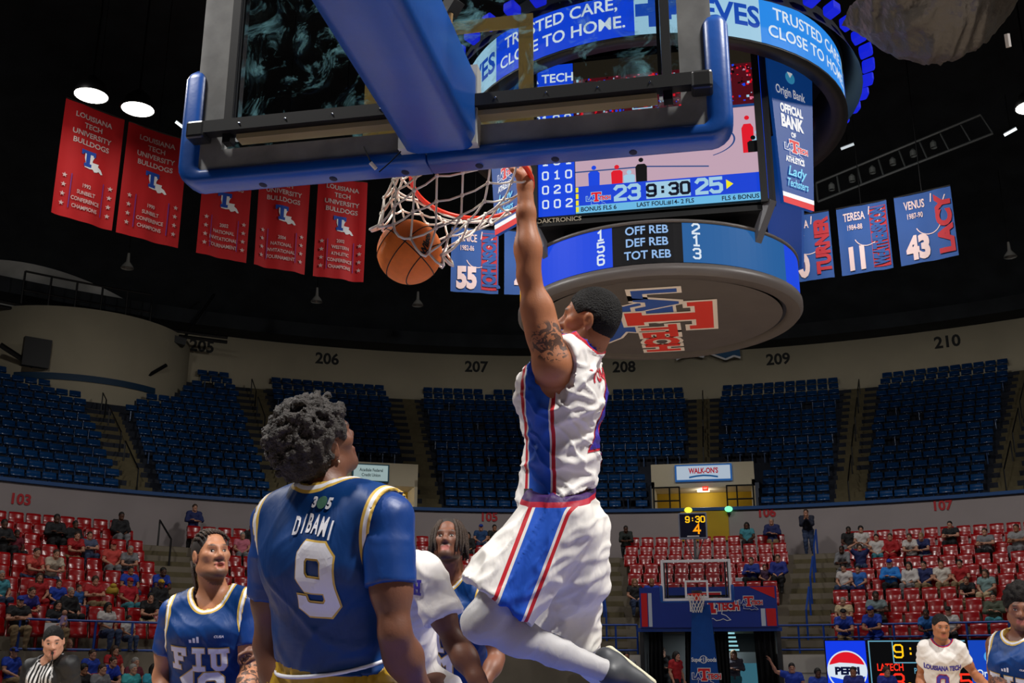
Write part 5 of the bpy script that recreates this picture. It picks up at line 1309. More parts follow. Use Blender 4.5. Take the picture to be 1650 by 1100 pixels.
# ------------------------------------------------------------------ people close to the camera
def smooth01(x, a, b): t = np.clip((x - a) / (b - a), 0, 1); return t * t * (3 - 2 * t)
def seg_d(V, a, b): a = np.asarray(a, float); b = np.asarray(b, float); ba = b - a; t = np.clip(((V - a) @ ba) / (ba @ ba), 0, 1); return np.linalg.norm(V - a - t[:, None] * ba, axis=1)
def make_body(par, J, A, skin, h=.007, s=1., hs=1., hands=None, legs=True, beard=0., ink=(), m=1., nose=1.1, lips=1.15, belly=0., tw=1., mouth=0., nails=False):
    pel = (J['hL'] + J['hR']) / 2; top = (J['sL'] + J['sR']) / 2; up = nrm(top - pel)
    L = torso_prims(J, s, belly, tw) + arm_prims(J['sL'], J['eL'], J['wL'], s, m) + arm_prims(J['sR'], J['eR'], J['wR'], s, m)
    if legs: L += leg_prims(J['hL'], J['kL'], J['aL'], s) + leg_prims(J['hR'], J['kR'], J['aR'], s)
    hd = J['hd']; hb = hd - A[2] * .06 * hs - A[1] * .02 * hs
    L += [C_(J['nk'] - up * .03, hb, .064 * s, .057 * hs, .03), C_(J['nk'] - up * .02, hd - A[2] * .03 * hs - A[1] * .035 * hs, .058 * s, .05 * hs, .03)]
    HP = head_prims(hd, A, hs, nose=nose, lips=lips); L += HP
    for k in ('L', 'R'):
        e, w = J['e' + k], J['w' + k]
        hd_ = (hands or {}).get(k)
        if hd_ is None: d = nrm(w - e); n = nrm(np.cross(d, up)); hd_ = (d, n, 1, .5)
        L += hand_prims(w, hd_[0], hd_[1], hd_[2], hd_[3], s, thumb=hd_[4] if len(hd_) > 4 else .5)
    lo, hi = bounds(L, .02); g = SD(lo, hi, h); g.prims(L)
    for (c, r, k) in head_cuts(hd, A, hs): g.ell(c, r, A, k, 's')
    if mouth: g.ell(hd + hs * (.1 * A[1] - .069 * A[2]), np.array([.017, .02, .004 + mouth]) * hs, A, .004, 's')
    V, F = g.mesh(); P = lambda x, y, z: hd + hs * (x * A[0] + y * A[1] + z * A[2])
    lip = np.maximum(1 - smooth01(seg_d(V, P(-.017, .097, -.061), P(.017, .097, -.061)), .006, .012), 1 - smooth01(seg_d(V, P(-.015, .096, -.0755), P(.015, .096, -.0755)), .0065, .012)) * .75
    q = (V - hd) @ A.T / hs
    br = np.zeros(len(V))
    for sx in (-1, 1): br = np.maximum(br, 1 - smooth01(np.linalg.norm((np.stack([(q[:, 0] * sx - .034) / 3.2, (q[:, 1] - .09) / 3, q[:, 2] - .03 + .25 * np.abs(q[:, 0] * sx - .034) ** 1.3], 1)), axis=1), .004, .008)) * (q[:, 1] > .04)
    hairy = br * .9
    if beard:
        bd = smooth01(-q[:, 2], .078, .1) * (q[:, 1] > .0) * (q[:, 2] > -.14) * (np.abs(q[:, 0]) < .07); mo = (1 - smooth01(np.abs(q[:, 2] + .046), .004, .009)) * (np.abs(q[:, 0]) < .032) * (q[:, 1] > .07)
        hairy = np.maximum(hairy, beard * np.maximum(bd, mo) * (1 - lip))
    ik = np.zeros(len(V))
    for (c, r) in ink: ik = np.maximum(ik, 1 - smooth01(np.linalg.norm(V - c, axis=1), r * .8, r))
    o = mesh_obj('body', V, F, skin, par, True, {'lip': lip, 'hairy': hairy, 'ink': ik})
    bv = BVHTree.FromPolygons([tuple(p) for p in V], [tuple(f) for f in F])
    for sx in (-1, 1):                                               # almond eyes set under a lid line
        q0 = P(sx * .032, .2, .003); ht = bv.ray_cast(Vector(q0), Vector(-A[1]), .3)
        if ht[0] is None: continue
        c = np.array(ht[0]) - A[1] * .0008 * hs; tl = nrm(A[0] * sx - A[1] * .35); Ae = np.array([tl, np.cross(A[2], tl), A[2]])
        e = MB().sph(c, np.array([.0135, .0035, .0058]) * hs, 14, 8, Ae).build('eye', mat('eye_white', (178, 168, 158), .25), par, True)
        MB().sph(c + A[1] * .0012 * hs, np.array([.0056, .0036, .0056]) * hs, 10, 6, Ae).build('iris', mat('eye_dark', (26, 15, 10), .15), e, True)
        MB().tube([c + hs * (.0150 * t * tl + A[1] * (.0028 - .003 * t * t) + A[2] * (.0062 - .0055 * t * t)) for t in np.linspace(-1, 1, 7)], [.0008 * hs, .0017 * hs, .002 * hs, .002 * hs, .002 * hs, .0017 * hs, .0008 * hs], 5).build('eyelid', mat('lash_dark', (24, 15, 12), .7), e, True)
        e['label'] = 'dark brown eye'
    return V, F, L
def garment(par, name, L, inf, material, h=.008, kk=.05, extra=(), cuts=(), ells=(), folds=(), attrs=None, smooth_it=True, wadd=None):
    """inflate the limbs in L, cut by planes and ellipsoids; attrs: function V -> dict"""
    lo, hi = bounds(list(L) + [C_(*e[:4], .02, None, max(1., e[5] if len(e) > 5 else 1.)) for e in extra], .05 + inf); g = SD(lo, hi, h)
    g.prims(L, inf, kk)
    for e in extra: g.cap(e[0], e[1], e[2], e[3], .05, e[4] if len(e) > 4 else None, e[5] if len(e) > 5 else 1., cuts=e[6] if len(e) > 6 else ())
    X, Y, Z = g.ax[0][:, None, None], g.ax[1][None, :, None], g.ax[2][None, None, :]
    for (p, n) in cuts: g.D = np.maximum(g.D, (X - p[0]) * n[0] + (Y - p[1]) * n[1] + (Z - p[2]) * n[2])
    for (c, r, A) in ells: g.D = np.maximum(g.D, -ell_d(X, Y, Z, np.asarray(c), np.ones(3) * r, A))
    V, F = g.mesh()
    if folds:
        N = vnormals(V, F); d = np.zeros(len(V))
        for (a, dv, fr, sd) in folds: d += wr(V, a, dv, fr, sd)
        V = V + N * d[:, None]
    o = mesh_obj(name, V, F, material, par, smooth_it, attrs(V) if attrs else None)
    return o, V, F
def frames(J):
    pel = (J['hL'] + J['hR']) / 2; top = (J['sL'] + J['sR']) / 2; up = nrm(top - pel); sS = nrm(J['sR'] - J['sL']); sS = nrm(sS - up * (sS @ up)); fw = np.cross(up, sS); sH = nrm(J['hR'] - J['hL'])
    return pel, top, up, sS, fw, sH
def ells_d(V, E): return np.min([ell_d(V[:, 0], V[:, 1], V[:, 2], np.asarray(c, float), np.ones(3) * r, A) for c, r, A in E], axis=0)
def shoe(par, a, toe, up, c1, c2, name='shoe', s=1.):
    """sneaker: rounded upper on a thick sole; a ankle, toe direction"""
    d = nrm(toe); u = nrm(up - d * (up @ d)); x = np.cross(d, u); g = SD(a - .26 * s, a + .3 * s, .007 * s)
    h0 = a - u * .055 * s - d * .045 * s; t0 = a - u * .066 * s + d * .16 * s
    g.cap(h0, t0, .04 * s, .034 * s, .03, x, 1.12); g.cap(a + u * .01, a - u * .05 * s, .046 * s, .045 * s, .03); g.cap(a - u * .01 * s, a - u * .05 * s + d * .1 * s, .044 * s, .035 * s, .03)
    V, F = g.mesh(); o = mesh_obj(name, V, F, c1, par, True)
    g = SD(a - .26 * s, a + .3 * s, .007 * s); g.cap(h0 - u * .03 * s, t0 - u * .022 * s, .022 * s, .02 * s, .01, x, 2.0); V, F = g.mesh(); mesh_obj('sole', V, F, c2, o, True)
    return o
V3 = lambda *a: np.array(a, float)
GOLD, WHT, NAVY = (206, 170, 78), (226, 226, 232), (4, 52, 110)
fiu_trim = [('dn', [(0, .0085, GOLD), (.0085, .0195, WHT), (.0195, .028, GOLD)]), ('da', [(0, .0085, GOLD), (.0085, .0195, WHT), (.0195, .028, GOLD)])]
M_fiu = jersey_mat('navy_jersey', NAVY, fiu_trim, .5, .3)
M_under = mat('navy_undershirt', (4, 56, 126), .45, sheen=0.); cloth_bump(M_under.node_tree, M_under.node_tree.nodes['Principled BSDF'], 14, .12)
M_gold = mat('gold_trim', (206, 170, 78), .5); M_wprint = mat('jersey_white_print', (222, 222, 230), .5)
M_goldsh = mat('gold_shorts', (178, 140, 30), .5); cloth_bump(M_goldsh.node_tree, M_goldsh.node_tree.nodes['Principled BSDF'], 10, .3)
M_navysh = mat('navy_shorts', (9, 50, 110), .5); cloth_bump(M_navysh.node_tree, M_navysh.node_tree.nodes['Principled BSDF'], 8, .3)
M_hair = mat('black_hair', (13, 11, 10), .7, spec=.28, bump=.9, bscale=190)

# ---------- 1. the dunking player
J = {k: PD(*v) for k, v in dict(sL=(889, 588, 3.97), sR=(916, 572, 4.32), eL=(852, 444, 3.99), wL=(846, 300, 4.06), eR=(918, 705, 4.46), wR=(918, 640, 4.56), nk=(944, 553, 4.14), hd=(951, 517, 4.14), hL=(895, 832, 4.03), hR=(918, 832, 4.28), kL=(775, 1003, 3.92), aL=(984, 1084, 4.10), kR=(893, 1032, 4.32), aR=(950, 1074, 4.66)).items()}
A = head_frame(-RGT + .22 * FWD + .16 * UPV, UPV + .12 * RGT)
pl = thing('person', (J['hL'] + J['hR']) / 2 * V3(1, 1, 0), 'player in white and blue uniform hanging from the rim by his left hand', 'person')
rimdir = nrm(Tn(0.0) - J['wL'])
V, F, LB = make_body(pl, J, A, skin_mat('skin_brown', (166, 106, 72)), hands={'L': (nrm(V3(.02, .06, 1)), nrm(-RGT * .8 + V3(0, .5, 0)), 1, 1.15, .9), 'R': (nrm(UPV + .2 * RGT), FWD, 1, .4)}, ink=[(lerp(J['sL'], J['eL'], .26) - FWD * .05 + RGT * .02, .085)], beard=.25, s=1.0, m=1.0, legs=False, hs=1.02, tw=.95)
pel, top, up, sS, fw, sH = frames(J)
TP = torso_prims(J, 1.0, 0, .95)
neckE = (J['nk'] + up * .035 + fw * .015, V3(.098, .105, .085), np.array([sS, fw, up]))
armE = [(J['sL'] + up * .02 - sS * .055 + fw * .005, V3(.105, .112, .185), np.array([sS, fw, up])), (J['sR'] + up * .02 + sS * .055, V3(.105, .105, .165), np.array([sS, fw, up]))]
M_dj = jersey_mat('white_jersey', (226, 222, 218), [('dn', [(0, .010, (40, 50, 150)), (.010, .022, (190, 26, 40))]), ('st', [(-.066, -.052, (190, 26, 40)), (-.045, .045, (30, 84, 190)), (.052, .066, (190, 26, 40))])], .55, .25)
def dj_attr(V):
    ax_t = (V - pel) @ up; q = V - pel - ax_t[:, None] * up; side = q @ sS; fr = q @ fw - .055
    st = np.where(side < -.02, fr, 9.); return {'dn': ells_d(V, [neckE]), 'st': st}
jo, jV, jF = garment(pl, 'jersey', TP, .024, M_dj, .0075, .06, extra=[(pel, pel - up * .06, .128, .135, sH, 1.35), (pel + up * .06 + fw * .03, pel + up * .2 + fw * .01, .144, .122, sH, 1.28)], cuts=[(pel + up * .09, nrm(-up - .3 * fw))], ells=[neckE] + armE, folds=[(.0075, up + .55 * fw, 30, 3), (.005, up - .7 * fw, 55, 5)], attrs=dj_attr)
M_navyred = mat('number_violet', (52, 40, 150), .5)
decal('back_number_edge', [(stroke_geo('4', .42), 0, 0, .24, .8)], jV, jF, pel + up * .22 - fw * .1, sS, up, mat('number_red', (196, 30, 50), .5), jo)
decal('back_number', [(stroke_geo('4', .3), 0, 0, .24, .8)], jV, jF, pel + up * .22 - fw * .1, sS, up, M_navyred, jo, .0045)
decal('back_name', [(text_geo('YOUNG', .03), 0, 0, .05, .95)], jV, jF, pel + up * .52 - fw * .1, sS, up, mat('number_red', (196, 30, 50), .5), jo)
decal('chest_lettering', [(text_geo('TECH', .04), 0, 0, .06, .9)], jV, jF, pel + up * .4 + fw * .1, -sS, up, M_navyred, jo)
decal('maker_mark', [(poly_geo([[(-.02, -.02), (.02, -.02), (.012, .028), (-.018, .02)]]), 0, 0, 1.0)], jV, jF, PD(853, 800, 4.0), RGT, UPV, M_blktxt, jo)
M_white_cl = jersey_mat('white_shorts', (226, 222, 216), [('st', [(-.074, -.06, (190, 26, 40)), (-.05, .05, (30, 84, 190)), (.06, .074, (190, 26, 40))]), ('wb', [(-.04, .012, (60, 30, 90)), (.012, .03, (170, 26, 50))])], .55, .3)
s0, s1 = PD(893, 800, 3.95), PD(818, 990, 3.86); sn = nrm(np.cross(nrm(s1 - s0), FWD))
def sh_attr(V):
    dpt = (V - CAM) @ FWD; st = (V - s0) @ sn; tt = (V - s0) @ nrm(s1 - s0)
    return {'st': np.where(((V - pel) @ sH < -.02), st * (1 - .25 * smooth01(-tt, -.05, .02)), 9.), 'wb': -(V - pel) @ up + .105}
thL = nrm(J['kL'] - J['hL']); hemL = lerp(J['hL'], J['kL'], .80); hemR = PD(905, 1034, 4.28); thR = nrm(hemR - J['hR'])
so, sV, sF = garment(pl, 'shorts', [p for p in TP[:2]], .018, M_white_cl, .0085, .06, extra=[
    (J['hL'] - fw * .005, hemL, .125, .142, nrm(np.cross(thL, sH)), 1.12, [(hemL, thL)]),
    (J['hR'] - up * .02, hemR, .125, .140, nrm(np.cross(thR, sH)), 1.12, [(hemR, nrm(thR - .4 * RGT))]),
    (pel - fw * .03 - up * .08, pel - fw * .05 - up * .24, .15, .13, sH, 1.2)], cuts=[(pel + up * .115, up)],
    folds=[(.008, sn + .35 * up, 22, 11), (.005, fw + .7 * up, 42, 13)], attrs=sh_attr)
M_tight = mat('grey_leggings', (186, 184, 184), .5, sheen=0.); cloth_bump(M_tight.node_tree, M_tight.node_tree.nodes['Principled BSDF'], 16, .15)
LG = leg_prims(J['hL'], J['kL'], J['aL']) + leg_prims(J['hR'], J['kR'], J['aR'])
garment(pl, 'leggings', LG, .004, M_tight, .008, .035, folds=[(.0012, up + fw, 60, 21)])
M_shoe = mat('shoe_white', (206, 206, 204), .5); M_sole = mat('shoe_sole', (214, 208, 180), .6); M_shoed = mat('shoe_charcoal', (60, 62, 66), .5)
shoe(pl, J['aL'], nrm(RGT * .75 - UPV * .55 - FWD * .1), nrm(J['kL'] - J['aL']), M_shoed, M_sole)
shoe(pl, J['aR'], nrm(RGT * .6 - UPV * .55 - FWD * .35), nrm(J['kR'] - J['aR']), M_shoe, M_sole)
# cropped hair
hg = SD(J['hd'] - .16, J['hd'] + .17, .006); hc = J['hd']
hg.ell(hc + .040 * A[2] - .013 * A[1], V3(.082, .104, .0935), A, .02); hg.ell(hc - .045 * A[1] + .0 * A[2], V3(.071, .058, .085), A, .03)
hg.ell(hc + .105 * A[1] - .025 * A[2], V3(.11, .075, .092), A, .012, 's'); hg.ell(hc + .0 * A[1] - .085 * A[2], V3(.12, .1, .055), A, .01, 's')
for sx in (-1, 1): hg.ell(hc + sx * .08 * A[0] + .012 * A[1] - .012 * A[2], V3(.03, .034, .042), A, .008, 's')
hV, hF = hg.mesh(); hN = vnormals(hV, hF); hV = hV + hN * (.0010 * np.sin(hV @ V3(700, 300, 500)) * np.sin(hV @ V3(-300, 640, 420)))[:, None]
mesh_obj('hair', hV, hF, M_hair, pl, True)

# ---------- 2. number 9 seen from behind
J = {k: PD(*v) for k, v in dict(sL=(447, 842, 3.36), sR=(622, 836, 3.14), eL=(432, 1040, 3.38), wL=(478, 1185, 3.3), eR=(636, 1018, 3.03), wR=(690, 1150, 3.2), nk=(527, 790, 3.27), hd=(513, 716, 3.30), hL=(492, 1120, 3.34), hR=(590, 1118, 3.2)).items()}
for k, x in (('L', -.02), ('R', .02)):
    J['k' + k] = J['h' + k] + V3(x, .12, -.50); J['a' + k] = V3(*(J['h' + k][:2] + V3(x, 0)), .09) if False else np.array([J['h' + k][0] + x, J['h' + k][1] - .02, .09])
A = head_frame(.62 * FWD + .62 * RGT + .40 * UPV, UPV - .25 * FWD - .12 * RGT)
pl = thing('person', (J['aL'] + J['aR']) / 2 * V3(1, 1, 0), 'curly haired player in navy number 9 jersey seen from behind looking up', 'person')
SK9 = skin_mat('skin_deep', (112, 72, 54))
V, F, LB = make_body(pl, J, A, SK9, s=1.04, m=1.04, hs=1.05, h=.0075, beard=.2, hands={'L': (nrm(V3(.1, .3, -1)), RGT, 1, .5), 'R': (nrm(V3(.1, .4, -.8)), -RGT, -1, .5)})
pel, top, up, sS, fw, sH = frames(J); TP = torso_prims(J, 1.06, 0, 1.0)
neckE = (J['nk'] + up * .045 + fw * .03, V3(.098, .11, .07), np.array([sS, fw, up]))
armE = [(J[q] + sg * .075 * sS - up * .045, V3(.095, .13, .165), np.array([sS, fw, up])) for q, sg in (('sL', -1), ('sR', 1))]
jat = lambda V: {'dn': ells_d(V, [neckE]), 'da': ells_d(V, armE)}
UA = []
for q in ('L', 'R'): UA += arm_prims(J['s' + q], J['e' + q], J['w' + q], 1.04, 1.12)[:3] + [p for p in TP if p[0] == 'c' and np.allclose(p[2], J['s' + q])]
axL, axR = nrm(J['eL'] - J['sL']), nrm(J['eR'] - J['sR'])
for q, ax_ in (('L', axL), ('R', axR)):
    garment(pl, 'undershirt_sleeve', arm_prims(J['s' + q], J['e' + q], J['w' + q], 1.04, 1.04)[:3] + arm_prims(J['s' + q], J['e' + q], J['w' + q], 1.04, 1.04)[6:8] + [C_(lerp(top, J['s' + q], .5), J['s' + q], .06, .062, .05)], .007, M_under, .0075, .04, cuts=[(lerp(J['s' + q], J['e' + q], .60), ax_)], folds=[(.0015, up, 40, 31)])
jo, jV, jF = garment(pl, 'jersey', TP, .026, M_fiu, .0075, .06, extra=[(pel, pel - up * .1, .13, .14, sH, 1.4)], cuts=[(pel + up * .112, -up)], ells=[neckE] + armE, folds=[(.003, up + .9 * sS, 16, 41), (.0016, up - .8 * sS, 30, 42)], attrs=jat)
o9 = PD(518, 980, 3.1)
decal('number_edge', [(stroke_geo('9', .47), 0, 0, .172, .8)], jV, jF, o9, sS, up, M_gold, jo, .003)
decal('number', [(stroke_geo('9', .37), 0, 0, .172, .8)], jV, jF, o9, sS, up, M_wprint, jo, .0055)
for k, ch in enumerate('DIBAMI'):
    u = (-.062, -.036, -.012, .014, .044, .070)[k]
    decal('name_letter', [(text_geo(ch, .03), u, -.002 * (k - 2.5) ** 2 + .006, .05, .52)], jV, jF, PD(498, 862, 3.1), sS, up, M_wprint, jo, .003)
decal('collar_digits', [(text_geo('3', .05), -.027, 0, .028), (text_geo('5', .05), .027, 0, .028)], jV, jF, PD(503, 822, 3.1), sS, up, M_wprint, jo, .003)
decal('collar_badge', [(poly_geo([disc2(0, .014, .017, 14)]), 0, 0, 1)], jV, jF, PD(503, 822, 3.1), sS, up, mat('badge_green', (70, 110, 90), .5), jo, .003)
ex = []
for q in ('L', 'R'):
    d = nrm(J['k' + q] - J['h' + q]); e_ = lerp(J['h' + q], J['k' + q], .85); ex.append((J['h' + q], e_, .12, .135, None, 1., [(e_, d)]))
garment(pl, 'shorts', TP[:2], .02, M_goldsh, .01, .06, extra=ex, cuts=[(pel + up * .13, up)], folds=[(.006, sH, 60, 45)])
MB().tube([pel + up * .100 + (math.cos(a) * sH * 1.42 + math.sin(a) * fw) * .146 for a in np.linspace(0, 2 * PI, 40)[:-1]], .006, 6, True).build('waistband_piping', M_wprint, pl, True)
for q in ('L', 'R'): shoe(pl, J['a' + q], V3(0, 1, 0), V3(0, 0, 1), M_shoe, M_sole)
# loose curls
rs = np.random.RandomState(5); hc = J['hd']; hg = SD(hc - .22, hc + .22, .006); HR = V3(.104, .122, .112)
hg.ell(hc + .040 * A[2] - .024 * A[1], HR, A, .02); hg.ell(hc - .068 * A[1] - .012 * A[2], V3(.088, .062, .088), A, .03)
hg.ell(hc + .16 * A[1] - .05 * A[2], V3(.13, .115, .115), A, .01, 's'); hg.ell(hc + .0 * A[1] - .13 * A[2], V3(.14, .13, .075), A, .01, 's')
for sx in (-1, 1): hg.ell(hc + sx * .1 * A[0] + .012 * A[1] - .02 * A[2], V3(.05, .042, .055), A, .008, 's')
for k in range(620):
    v = rs.normal(size=3); v /= np.linalg.norm(v)
    p = hc + .040 * A[2] - .024 * A[1] + A.T @ (v * HR * rs.uniform(.94, 1.07)); q = A @ (p - hc)
    if q[2] < -.085 or (q[1] > .045 and q[2] < .075) or (abs(q[0]) > .06 and q[1] > -.045 and q[2] < .045): continue
    r = rs.uniform(.010, .0165); t = nrm(rs.normal(size=3)) * r * 1.1; hg.cap(p - t, p + t, r * .8, r * .55, .005)
hV, hF = hg.mesh(); hN = vnormals(hV, hF); hV = hV + hN * (.003 * np.sin(hV @ V3(500, 300, 420)) * np.sin(hV @ V3(-330, 540, 380)))[:, None]
mesh_obj('hair', hV, hF, mat('curly_hair', (44, 38, 34), .65, spec=.45, bump=.7, bscale=120), pl, True)
MB().tube([hc + .081 * A[0] * 1.05 + A[1] * y + A[2] * z for y, z in ((-.004, -.036), (-.004, -.044))], .004, 6).build('earring', mat('chrome', (210, 215, 220), .15, metal=1.), pl)

def finish_legs(J, off=.1, stand=.09):
    for k, x in (('L', -1), ('R', 1)):
        sgn = nrm(J['hR'] - J['hL']) * x * .04; h_ = J['h' + k]
        a_ = np.array([h_[0] + sgn[0] * 2, h_[1] + sgn[1] * 2, stand]); f_ = frames(J)[4]
        J['a' + k] = a_; J['k' + k] = lerp(h_, a_, .5) + f_ * off
def fiu_player(J, A, lab, skin, num, hs, s, ink=(), beard=.7, sleeves=True, hands=None, h=.009, letters=True, mouth=0., neckr=V3(.095, .11, .10)):
    finish_legs(J); pel, top, up, sS, fw, sH = frames(J)
    pl = thing('person', (J['aL'] + J['aR']) / 2 * V3(1, 1, 0), lab, 'person')
    make_body(pl, J, A, skin, s=s, hs=hs, h=h, beard=beard, ink=ink, hands=hands, mouth=mouth)
    TP = torso_prims(J, s * 1.02)
    neckE = (J['nk'] + up * .03 + fw * .045, neckr, np.array([sS, fw, up]))
    armE = [(J[q] + sg * .075 * sS - up * .045, V3(.095, .13, .165), np.array([sS, fw, up])) for q, sg in (('sL', -1), ('sR', 1))]
    if sleeves:
        for q in ('L', 'R'):
            garment(pl, 'undershirt_sleeve', arm_prims(J['s' + q], J['e' + q], J['w' + q], s)[:3] + arm_prims(J['s' + q], J['e' + q], J['w' + q], s)[6:8] + [C_(lerp(top, J['s' + q], .5), J['s' + q], .056 * s, .06 * s, .05)], .006, M_under, .010, .04, cuts=[(lerp(J['s' + q], J['e' + q], .62), nrm(J['e' + q] - J['s' + q]))], folds=[(.0015, up, 40, 33)])
    jo, jV, jF = garment(pl, 'jersey', TP, .026, M_fiu, .009, .06, extra=[(pel, pel - up * .1, .13, .14, sH, 1.4)], cuts=[(pel + up * .04, -up)], ells=[neckE] + armE, folds=[(.003, up + .8 * sS, 18, 51), (.002, up - .8 * sS, 36, 52)], attrs=lambda V: {'dn': ells_d(V, [neckE]), 'da': ells_d(V, armE)})
    if letters:
        o_ = pel + up * .345 + fw * .1
        decal('chest_letter_edge', [(stroke_geo(c, .54), u, 0, .095, .9) for c, u in (('F', -.105), ('I', -.005), ('U', .09))], jV, jF, o_, -sS, up, M_gold, jo, .003)
        decal('chest_letter', [(stroke_geo(c, .40), u, 0, .095, .9) for c, u in (('F', -.105), ('I', -.005), ('U', .09))], jV, jF, o_, -sS, up, M_wprint, jo, .0055)
        decal('chest_number_edge', [(stroke_geo(c, .52), u, -.19, .15, .85) for c, u in zip(num, (-.055, .05))], jV, jF, o_, -sS, up, M_gold, jo, .003)
        decal('chest_number', [(stroke_geo(c, .40), u, -.19, .15, .85) for c, u in zip(num, (-.055, .05))], jV, jF, o_, -sS, up, M_wprint, jo, .0055)
        decal('maker_mark', [(poly_geo([[(-.03 + .018 * k, 0), (-.018 + .018 * k, 0), (-.012 + .018 * k - .008, .016 + .007 * k), (-.024 + .018 * k - .008, .016 + .007 * k)]]), -.02, .135, 1.0) for k in range(3)], jV, jF, o_, -sS, up, M_wprint, jo, .003)
        decal('league_mark', [(text_geo('CUSA', .05, .3), .095, .165, .012, 1.1)], jV, jF, o_, -sS, up, M_wprint, jo, .003)
    ex = []
    for q in ('L', 'R'):
        d = nrm(J['k' + q] - J['h' + q]); e_ = lerp(J['h' + q], J['k' + q], .9); ex.append((J['h' + q], e_, .12, .135, None, 1., [(e_, d)]))
    garment(pl, 'shorts', TP[:1], .03, M_navysh, .014, .06, extra=ex, cuts=[(pel + up * .05, up)])
    for q in ('L', 'R'): shoe(pl, J['a' + q], fw * V3(1, 1, 0), V3(0, 0, 1), M_shoe, M_sole, s=1.0)
    return pl, pel, top, up, sS, fw
# ---------- 3. braided player at left
J = {k: PD(*v) for k, v in dict(sL=(398, 975, 5.44), sR=(281, 988, 5.46), eL=(402, 1078, 5.36), wL=(386, 1150, 5.1), eR=(260, 1090, 5.46), wR=(268, 1170, 5.3), nk=(347, 955, 5.50), hd=(340, 896, 5.48), hL=(368, 1165, 5.5), hR=(306, 1168, 5.48)).items()}
A = head_frame(-.72 * FWD + .62 * RGT + .42 * UPV, UPV + .3 * FWD - .1 * RGT)
pl, pel, top, up, sS, fw = fiu_player(J, A, 'braided player in navy jersey at left gazing up at the basket', skin_mat('skin_tan', (176, 120, 88), lip=(178, 98, 88)), '10', 1.06, 1.0, ink=[(lerp(J['eL'], J['wL'], .45), .16), (lerp(J['sL'], J['eL'], .85), .07)], beard=.75, mouth=.008, hands={'L': (nrm(V3(-.3, -.5, -.3)), -RGT, 1, .8), 'R': (V3(0, 0, -1), RGT, 1, .5)}, h=.008, neckr=V3(.092, .12, .125))
hb = MB(); hc = J['hd']; rs = np.random.RandomState(9); P_ = lambda x, y, z: hc + 1.06 * (x * A[0] + y * A[1] + z * A[2])
for k in range(11):                                                # cornrows pulled to the back
    x = -.075 + .15 * k / 10; pts = []
    for t in np.linspace(0, 1, 9):
        th = math.radians(38 + 118 * t); pts.append(P_(x * (1 - .35 * t * t), -.012 + .104 * math.cos(th) * (1 - 1.6 * x * x / .01 * .3), .036 + .096 * math.sin(th) * math.sqrt(max(.1, 1 - (x / .09) ** 2))))
    hb.tube(pts, [.0075 + .002 * math.sin(i * 2.4) for i in range(9)], 6)
hb.build('cornrow_hair', mat('braid_hair', (52, 36, 24), .55, spec=.4, bump=.6, bscale=200), pl, True)
cap_ = SD(hc - .17, hc + .17, .008); cap_.ell(P_(0, -.016, .036), V3(.080, .101, .093) * 1.06, A, .01); cap_.ell(P_(0, .125, -.02), V3(.12, .09, .1), A, .01, 's'); cap_.ell(P_(0, 0, -.1), V3(.13, .12, .08), A, .01, 's'); v_, f_ = cap_.mesh(); mesh_obj('hair_base', v_, f_, mat('hair_dark_brown', (30, 22, 18), .7), pl, True)
for k in range(12):
    x = -.05 + .1 * k / 11; r = rs.uniform(-1, 1); br_ = MB()
    pts = [P_(x, -.1 - .01 * abs(r), .0 + .01 * r), P_(x * 1.15 - .01, -.112, -.05), P_(x * 1.2 - .012, -.104 + .008 * r, -.10), P_(x * 1.2 - .014 + .006 * r, -.085, -.15 - .02 * (k % 3))]
    br_.tube(pts, [.010, .009, .0085, .005], 7).build('braid', MATS['braid_hair'] if k % 3 else mat('braid_gold', (120, 92, 46), .55), pl, True)
# ---------- 4. player with locks, behind
J = {k: PD(*v) for k, v in dict(sL=(782, 962, 6.1), sR=(678, 960, 6.3), eL=(800, 1060, 6.0), wL=(775, 1110, 5.8), eR=(668, 1060, 6.2), wR=(690, 1110, 6.0), nk=(731, 928, 6.25), hd=(723, 872, 6.2), hL=(760, 1130, 6.2), hR=(704, 1130, 6.25)).items()}
A = head_frame(-.85 * FWD - .12 * RGT + .48 * UPV, UPV + .4 * FWD)
pl, pel, top, up, sS, fw = fiu_player(J, A, 'player with short locks in navy jersey behind the white shirted player', skin_mat('skin_deep2', (120, 76, 56), lip=(170, 96, 90)), '21', 1.06, 1.0, beard=.7, h=.011)
hc = J['hd']; rs = np.random.RandomState(3); P_ = lambda x, y, z: hc + 1.06 * (x * A[0] + y * A[1] + z * A[2])
cap_ = SD(hc - .18, hc + .18, .009); cap_.ell(P_(0, -.02, .042), V3(.085, .1, .095) * 1.06, A, .01); cap_.ell(P_(0, .13, -.03), V3(.12, .095, .105), A, .01, 's'); cap_.ell(P_(0, 0, -.1), V3(.13, .12, .08), A, .01, 's'); v_, f_ = cap_.mesh(); mesh_obj('hair_base', v_, f_, MATS['hair_dark_brown'], pl, True)
for k in range(26):
    an = -2.5 + 5.0 * k / 25; d = V3(math.sin(an) * .085, -math.cos(an) * .1 - .01, 0); b_ = rs.uniform(.8, 1.15)
    MB().tube([P_(d[0] * .7, d[1] * .7, .105), P_(d[0] * 1.08, d[1] * 1.05, .05), P_(d[0] * 1.2, d[1] * 1.12, -.02), P_(d[0] * 1.2 + rs.uniform(-.01, .01), d[1] * 1.12, -.085 * b_)], [.009, .0105, .0095, .006], 6).build('lock', MATS['braid_hair'], pl, True)
